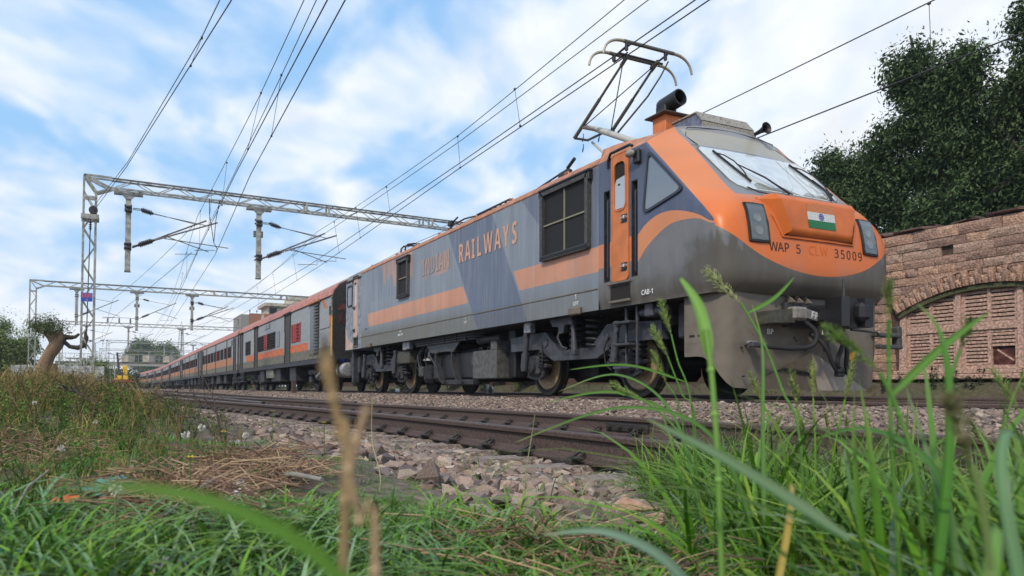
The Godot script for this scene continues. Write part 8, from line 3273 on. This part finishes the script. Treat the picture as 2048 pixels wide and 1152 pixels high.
func strap(parent: Node3D, pts: Array, w: float, col: Color, called := "leaf_blade") -> MeshInstance3D:  # a broad leaf through given points, from its foot to its tip
	var p := curve(pts)
	var g := Geo.new()
	var n := p.size()
	var rows := []
	for i in n:
		var t := float(i) / (n - 1)
		var d := (p[mini(i + 1, n - 1)] - p[maxi(i - 1, 0)]).normalized()
		var side := d.cross(Vector3(0.8, 0.55, 0.4)).normalized()
		var up := side.cross(d).normalized()
		var ww := w * 0.5 * minf(1.0, 0.45 + t * 3.0) * pow(maxf(0.0, 1.0 - pow(t, 2.6)), 0.75)
		rows.append_array([p[i] - side * ww + up * ww * 0.4, p[i] - side * ww * 0.5 + up * ww * 0.1, p[i], p[i] + side * ww * 0.5 + up * ww * 0.1, p[i] + side * ww + up * ww * 0.4])
	g.tint = col
	g.grid(rows, 5)
	for i in n:
		for k in 5:
			g.c[i * 5 + k] = col.lerp(Color(0.3, 0.27, 0.1), 0.5 * smoothstep(0.8, 1.0, float(i) / n)) * (1.25 if k == 2 else (1.0 if k % 2 else 0.92))
	return put(called, g, M["blade"], parent, Transform3D(), true)


func stalks() -> void:
	var gr := Color(0.09, 0.2, 0.035)
	var hd := Color(0.22, 0.29, 0.09)
	var V := func(a: Array) -> Array:
		var o := []
		for i in range(0, a.size(), 3):
			o.append(Vector3(a[i], a[i + 1], a[i + 2]))
		return o
	stalk("tall stalk whose pale green seed head nods against the dark nose of the locomotive", V.call([14.927, 0.33, 7.151, 14.953, 0.303, 7.144, 14.991, 0.268, 7.134, 15.044, 0.196, 7.136, 15.091, 0.125, 7.149, 15.137, 0.053, 7.164]), 3, 0.017, 0.0019, gr, Color(0.3, 0.33, 0.15),
		[[V.call([15.0, 0.25, 7.13, 15.02, 0.275, 7.09, 15.03, 0.315, 7.05]), 0.008, Color(0.13, 0.22, 0.11)]])
	stalk("upright seed head standing before the front bogie, highest of three", V.call([14.731, 0.302, 7.092, 14.755, 0.233, 7.086, 14.783, 0.182, 7.094, 14.833, 0.079, 7.101]), 2, 0.014, 0.0016, gr, hd, [[V.call([14.8, 0.14, 7.09, 14.77, 0.17, 7.2, 14.75, 0.16, 7.32]), 0.006, gr]])
	stalk("upright seed head standing before the front bogie, middle of three", V.call([14.762, 0.246, 7.139, 14.798, 0.188, 7.13, 14.825, 0.115, 7.117, 14.85, 0.07, 7.11]), 2, 0.013, 0.0016, gr, hd)
	stalk("upright seed head standing before the front wheel, lowest of three", V.call([14.721, 0.201, 7.105, 14.748, 0.139, 7.093, 14.785, 0.058, 7.083]), 2, 0.013, 0.0015, gr, hd, [[V.call([14.77, 0.08, 7.09, 14.72, 0.12, 7.2, 14.69, 0.1, 7.33]), 0.007, gr]])
	stalk("leaning yellow-green seed head lying towards the ballast left of the front wheel", V.call([14.847, 0.135, 7.292, 14.888, 0.108, 7.256, 14.934, 0.067, 7.23, 14.999, -0.017, 7.209]), 2, 0.013, 0.0017, gr, hd)
	stalk("broad bright blade folded upright in front of the cab corner", V.call([15.477, 0.171, 7.644, 15.486, 0.14, 7.647, 15.494, 0.107, 7.651, 15.502, 0.06, 7.655]), 0, 0.01, 0.0022, Color(0.16, 0.3, 0.06), hd, [[V.call([15.482, 0.15, 7.646, 15.472, 0.178, 7.643, 15.458, 0.197, 7.639, 15.437, 0.218, 7.637]), 0.0105, Color(0.06, 0.16, 0.03)]])
	stalk("seed head held straight up before the arched wall", V.call([15.53, 0.212, 7.503, 15.529, 0.181, 7.503, 15.528, 0.149, 7.502, 15.541, 0.08, 7.517]), 2, 0.009, 0.0016, gr, Color(0.17, 0.22, 0.07), [[V.call([15.53, 0.12, 7.505, 15.545, 0.16, 7.46, 15.56, 0.19, 7.42]), 0.007, gr]])
	stalk("thick green seed head bowing across the coupler hoses", V.call([15.54, 0.171, 7.589, 15.548, 0.158, 7.572, 15.558, 0.138, 7.553, 15.57, 0.108, 7.549, 15.588, 0.051, 7.554]), 3, 0.0085, 0.0017, gr, Color(0.2, 0.3, 0.08))
	stalk("dark seed head on a bent stem before the shutters", V.call([15.468, 0.195, 7.296, 15.462, 0.165, 7.305, 15.463, 0.131, 7.323, 15.473, 0.069, 7.344]), 2, 0.012, 0.0017, gr, Color(0.1, 0.13, 0.05))
	stalk("blurred brownish seed head close to the lens under the shutters", V.call([15.755, 0.1236, 7.7805, 15.7565, 0.1131, 7.7767, 15.758, 0.0989, 7.773, 15.7647, 0.0614, 7.7737]), 3, 0.0075, 0.0014, Color(0.14, 0.2, 0.06), Color(0.2, 0.19, 0.09))
	stalk("blurred green and tan stalk close to the lens before the first coach", V.call([15.692, 0.1313, 7.9863, 15.6925, 0.1225, 7.9841, 15.6936, 0.1115, 7.9819, 15.6991, 0.0922, 7.9819]), 0, 0.01, 0.0014, Color(0.32, 0.22, 0.11), hd, [[V.call([15.6925, 0.1236, 7.9841, 15.692, 0.1324, 7.9863, 15.6914, 0.1434, 7.9869]), 0.0052, Color(0.11, 0.27, 0.025)]])
	stalk("blurred bent straw-coloured stalk close to the lens", V.call([15.708, 0.1203, 7.9781, 15.7063, 0.1104, 7.9808, 15.7052, 0.1021, 7.9825, 15.7063, 0.0873, 7.9797, 15.708, 0.073, 7.9753]), 0, 0.01, 0.0012, Color(0.42, 0.29, 0.17), hd)
	stalk("thin wiry stalk with a tiny head rising left of the near rail's clips", V.call([14.0, 0.051, 6.966, 13.993, -0.022, 6.975, 14.07, -0.125, 7.036]), 0, 0.01, 0.0014, Color(0.25, 0.26, 0.12), hd)
	stalk("slim grass stalk crossing both rails of the near track", V.call([14.354, 0.082, 6.287, 14.45, 0.03, 6.42, 14.528, -0.03, 6.597]), 2, 0.01, 0.0014, gr, Color(0.26, 0.27, 0.12))
	stalk("pale dry stalk standing by the joint in the near track", V.call([13.978, 0.102, 7.443, 13.975, -0.01, 7.442, 14.08, -0.09, 7.453]), 0, 0.01, 0.0014, Color(0.36, 0.34, 0.18), hd)
	stalk("short bright seed head between the stones and the near rail", V.call([14.547, 0.063, 6.565, 14.528, 0.0, 6.597, 14.53, -0.1, 6.62]), 2, 0.012, 0.0016, gr, hd)
	stalk("thin stalk leaning over the heap of dry brown grass", V.call([13.597, 0.02, 7.741, 14.159, -0.029, 7.738, 14.206, -0.1, 7.751]).slice(1), 0, 0.01, 0.0014, Color(0.3, 0.3, 0.12), hd)
	# single broad blades
	var blades := [
		["wide blurred blade sweeping across the lower left of the view", [15.7613, 0.0785, 7.9935, 15.7553, 0.0906, 8.0051, 15.7498, 0.0977, 8.0166, 15.7437, 0.1021, 8.0282, 15.7377, 0.1038, 8.0397, 15.731, 0.1043, 8.0512], 0.0039, Color(0.08, 0.18, 0.022)],
		["broad dull green blade arching from the right over the stones", [15.634, 0.043, 7.682, 15.594, 0.066, 7.696, 15.553, 0.087, 7.71, 15.515, 0.108, 7.735], 0.0085, Color(0.1, 0.17, 0.08)],
		["dark blade bending left below the wall's plinth", [15.56, -0.02, 7.47, 15.53, 0.06, 7.45, 15.46, 0.09, 7.44, 15.4, 0.075, 7.45], 0.008, Color(0.06, 0.15, 0.03)],
		["pale-backed blade hanging over at the right edge", [15.69, 0.0, 7.615, 15.675, 0.07, 7.61, 15.66, 0.1, 7.58, 15.65, 0.09, 7.54], 0.0085, Color(0.12, 0.22, 0.1)],
		["upright dark blade in front of the transom shutters", [15.6, -0.02, 7.56, 15.6, 0.09, 7.54, 15.59, 0.16, 7.53, 15.57, 0.19, 7.53], 0.008, Color(0.07, 0.19, 0.03)],
		["long blade bowed down across the near rail", [15.2, -0.1, 7.3, 15.14, 0.06, 7.33, 15.06, 0.1, 7.42, 14.98, 0.05, 7.55], 0.007, Color(0.07, 0.16, 0.03)],
		["yellowing blade with an orange tip low in the grass", [15.46, -0.06, 7.56, 15.44, 0.0, 7.52, 15.4, 0.03, 7.47, 15.36, 0.03, 7.43], 0.007, Color(0.34, 0.26, 0.06)],
		["bluish blade curling towards the lens near the bottom edge", [15.5, -0.08, 7.66, 15.49, -0.01, 7.68, 15.46, 0.02, 7.72, 15.42, 0.015, 7.76], 0.009, Color(0.14, 0.22, 0.15)],
		["steep narrow blade left of the bracket lettered FP", [15.15, -0.1, 7.25, 15.12, 0.08, 7.22, 15.1, 0.19, 7.2, 15.06, 0.26, 7.18], 0.007, Color(0.1, 0.2, 0.05)],
		["thin arched blade over the front wheel", [14.95, -0.1, 7.18, 14.9, 0.08, 7.2, 14.84, 0.15, 7.27, 14.78, 0.12, 7.36], 0.006, Color(0.09, 0.2, 0.05)],
		["wide bright blade at the bottom right corner", [15.74, -0.02, 7.72, 15.72, 0.03, 7.7, 15.7, 0.055, 7.66, 15.68, 0.05, 7.62], 0.0085, Color(0.13, 0.26, 0.05)]]
	for b in blades:
		var o := strap(self, V.call(b[1]), b[2], b[3], "broad_grass")
		tag(o, b[0], "grass", "broad grass blades in the foreground")
	# white seed puffs and small yellow flowers in the weeds
	for q in [[12.93, 8.28, "beside the dead thorny branch"], [14.08, 8.14, "highest above the teal scrap"], [13.0, 8.1, "behind the reddish dry grass"], [14.45, 7.93, "above the second dry heap"], [14.2, 7.88, "left of the torn white scrap"], [14.05, 7.77, "over the first dry heap"], [14.9, 8.04, "nearest the short bleached twig"], [13.4, 7.7, "where the weeds meet the stones"]]:
		var h := rf(0.05, 0.16)
		var y := ground_y(q[0], q[1])
		var t := thing("seed_puff", "round white seed puff on a thin stem " + q[2], "wild flower", Vector3(q[0], y, q[1]), "white seed puffs in the weeds")
		var g := Geo.new()
		g.tint = Color(0.2, 0.2, 0.1)
		g.path(PackedVector3Array([Vector3(0, -0.01, 0), Vector3(rf(-0.01, 0.01), h * 0.6, 0), Vector3(0, h, 0)]), PackedFloat32Array([0.001]), 4)
		put("stem", g, M["weed"], t, Transform3D(), true)
		g = Geo.new()
		for i in 46:
			var d := Vector3(rng.randfn(), rng.randfn(), rng.randfn()).normalized()
			g.tint = Color(0.62, 0.6, 0.52) * rf(0.8, 1.1)
			var s := d.cross(Vector3(0.3, 0.5, 0.8)).normalized() * 0.0018
			g.tri(Vector3(0, h, 0) + d * 0.002, Vector3(0, h, 0) + d * 0.008 + s, Vector3(0, h, 0) + d * 0.008 - s)
		put("puff", g, M["weed"], t, Transform3D(), true)
	for q in [[14.15, 7.83, "behind the torn white scrap"], [14.55, 7.93, "over the second dry heap"], [13.55, 7.62, "at the edge of the stones"], [13.9, 7.55, "right of the first dry heap"]]:
		var h := rf(0.08, 0.15)
		var t := thing("yellow_flower", "tiny yellow flower on a thin stem " + q[2], "wild flower", Vector3(q[0], ground_y(q[0], q[1]), q[1]), "small yellow flowers in the weeds")
		var g := Geo.new()
		g.tint = Color(0.1, 0.16, 0.05)
		g.path(PackedVector3Array([Vector3(0, -0.01, 0), Vector3(0.005, h * 0.6, 0), Vector3(0, h, 0)]), PackedFloat32Array([0.0011]), 4)
		put("stem", g, M["weed"], t, Transform3D(), true)
		g = Geo.new()
		for i in 7:
			var a := TAU * i / 7
			g.tint = Color(0.75, 0.55, 0.05)
			var d := Vector3(cos(a), 0.35, sin(a)) * 0.009
			var s := Vector3(-sin(a), 0, cos(a)) * 0.003
			g.quad(Vector3(0, h, 0), Vector3(0, h, 0) + d * 0.6 + s, Vector3(0, h, 0) + d, Vector3(0, h, 0) + d * 0.6 - s)
		put("petals", g, M["weed"], t, Transform3D(), true)


func crumpled(called: String, label: String, cat: String, x: float, z: float, sx: float, sy: float, sz: float, m: Material, sd: int, lift := 0.02) -> void:
	var ns := FastNoiseLite.new()
	ns.seed = sd
	ns.frequency = 1.0
	ns.noise_type = FastNoiseLite.TYPE_CELLULAR
	var g := Geo.new()
	var pts := []
	var n := 14
	for j in n + 1:
		for i in n + 1:
			var u := i / float(n) * 2 - 1
			var v := j / float(n) * 2 - 1
			var rim := maxf(absf(u), absf(v))
			var k := ns.get_noise_2d(u * 2.2, v * 2.2)
			pts.append(Vector3(u * sx * (1 + 0.2 * ns.get_noise_2d(v * 3, 7)), sy * (0.55 - 0.5 * rim * rim + 0.55 * k), v * sz * (1 + 0.2 * ns.get_noise_2d(u * 3, 2))))
	g.grid(pts, n + 1)
	var o := put(called, g, m, self, Transform3D(Basis(Vector3.UP, sd * 0.7), Vector3(x, ground_y(x, z) + lift, z)))
	tag(o, label, cat)


func litter() -> void:
	for k in ["bag_green", "bag_white", "bag_teal", "leaf_red"]:
		M[k].cull_mode = BaseMaterial3D.CULL_DISABLED
	crumpled("plastic_bag", "bright green printed plastic packet in the bottom left corner", "plastic bag", 14.83, 8.2, 0.07, 0.03, 0.05, M["bag_green"], 3, 0.005)
	crumpled("plastic_scrap", "crumpled teal plastic scrap beside the dry brown grass", "plastic scrap", 14.33, 8.04, 0.06, 0.045, 0.05, M["bag_teal"], 5, 0.03)
	crumpled("paper_scrap", "torn white scrap standing by the first dry heap", "paper scrap", 14.4, 7.83, 0.02, 0.06, 0.028, M["bag_white"], 7, 0.03)
	crumpled("paper_scrap", "smaller white scrap just below the torn one", "paper scrap", 14.56, 7.86, 0.012, 0.04, 0.02, M["bag_white"], 8, 0.03)
	crumpled("dead_leaf", "small red dead leaf left of the second dry heap", "leaf", 14.41, 8.11, 0.022, 0.02, 0.03, M["leaf_red"], 9, 0.03)
	var o := put("stone", stone_mesh(501, 0.6), M["dirty_white"], self, Transform3D(Basis().scaled_local(Vector3.ONE * 0.035), Vector3(14.95, ground_y(14.95, 7.98) + 0.02, 7.98)))
	tag(o, "pale grey stone at the bottom edge among short grass", "stone")
	for q in [[15.42, 7.35, 0.02, "orange dead leaf caught low in the long grass"], [15.5, 7.28, 0.0, "orange leaf half hidden under the pale blade"], [15.52, 7.5, 0.03, "orange leaf below the brownish seed head"], [15.3, 7.2, 0.02, "small orange leaf deepest in the long grass"]]:
		crumpled("dead_leaf", q[3], "leaf", q[0], q[1], 0.008, 0.006, 0.011, M["leaf_red"], int(q[0] * 50), q[2] + 0.05)
	# pale broken reeds by the first dry heap
	for q in [[[14.1, 0.0, 7.72], [14.34, 0.05, 7.66], 0.007, "pale broken reed pointing towards the near rail"], [[14.45, 0.0, 7.82], [14.3, 0.03, 7.7], 0.006, "brown broken reed lying under the pale one"], [[14.75, 0.0, 8.0], [14.5, 0.07, 7.86], 0.0022, "long grey twig lying across the second dry heap"], [[14.62, 0.0, 8.17], [14.58, 0.08, 8.13], 0.0018, "short bleached twig above the green packet"]]:
		var a := Vector3(q[0][0], ground_y(q[0][0], q[0][2]) + 0.02, q[0][2])
		var b := Vector3(q[1][0], ground_y(q[1][0], q[1][2]) + q[1][1], q[1][2])
		var g := Geo.new()
		g.path(PackedVector3Array([a, a.lerp(b, 0.5) + Vector3(0, 0.008, 0.004), b]), PackedFloat32Array([q[2], q[2] * 0.9, q[2] * 0.7]), 7)
		tag(put("reed", g, M["concrete"] if q[2] > 0.0065 or q[2] < 0.004 else M["bark"], self), q[3], "twig")
	# dead thorny branches over the left weeds
	var V3 := func(a: Array) -> Array:
		var r := []
		for i in range(0, a.size(), 3):
			r.append(Vector3(a[i], a[i + 1], a[i + 2]))
		return r
	for q in [["dead thorny branch slanting down below the mast's footing", [10.929, 0.125, 8.318, 11.101, 0.084, 8.201, 11.258, 0.018, 8.113, 11.409, -0.06, 8.035], 0.012], ["dead brown branch lying under the slanting one", [11.6, 0.0, 8.25, 11.792, -0.03, 8.166, 11.969, -0.07, 8.039, 12.153, -0.1, 7.9], 0.008],
		["arched dead branch nearest the ballast shoulder", [12.303, -0.151, 7.613, 12.193, -0.045, 7.612, 12.067, 0.045, 7.643, 11.883, 0.091, 7.784, 11.715, 0.064, 7.887], 0.006], ["bare twig inside the arched branch", [12.299, -0.12, 7.624, 12.259, -0.018, 7.704, 12.11, 0.001, 7.776, 11.948, 0.091, 7.875], 0.005], ["thin bare twig rising above the arched branch", [12.25, -0.12, 7.612, 12.186, 0.05, 7.634, 12.059, 0.163, 7.666], 0.005]]:
		var t := thing("dead_branch", q[0], "branch")
		var p := curve(V3.call(q[1]))
		var g := Geo.new()
		g.path(p, PackedFloat32Array([q[2] * 0.55]), 6)
		put("stem", g, M["bark_dark"], t)
		for i in range(2, p.size() - 1, 2):
			g = Geo.new()
			var d := Vector3(rf(-1, 1), rf(-0.2, 1), rf(-1, 1)).normalized() * rf(0.03, 0.16)
			g.path(PackedVector3Array([p[i], p[i] + d * 0.5 + Vector3(0, 0.01, 0), p[i] + d]), PackedFloat32Array([q[2] * 0.25, q[2] * 0.18, q[2] * 0.08]), 4)
			put("twig", g, M["bark_dark"], t)
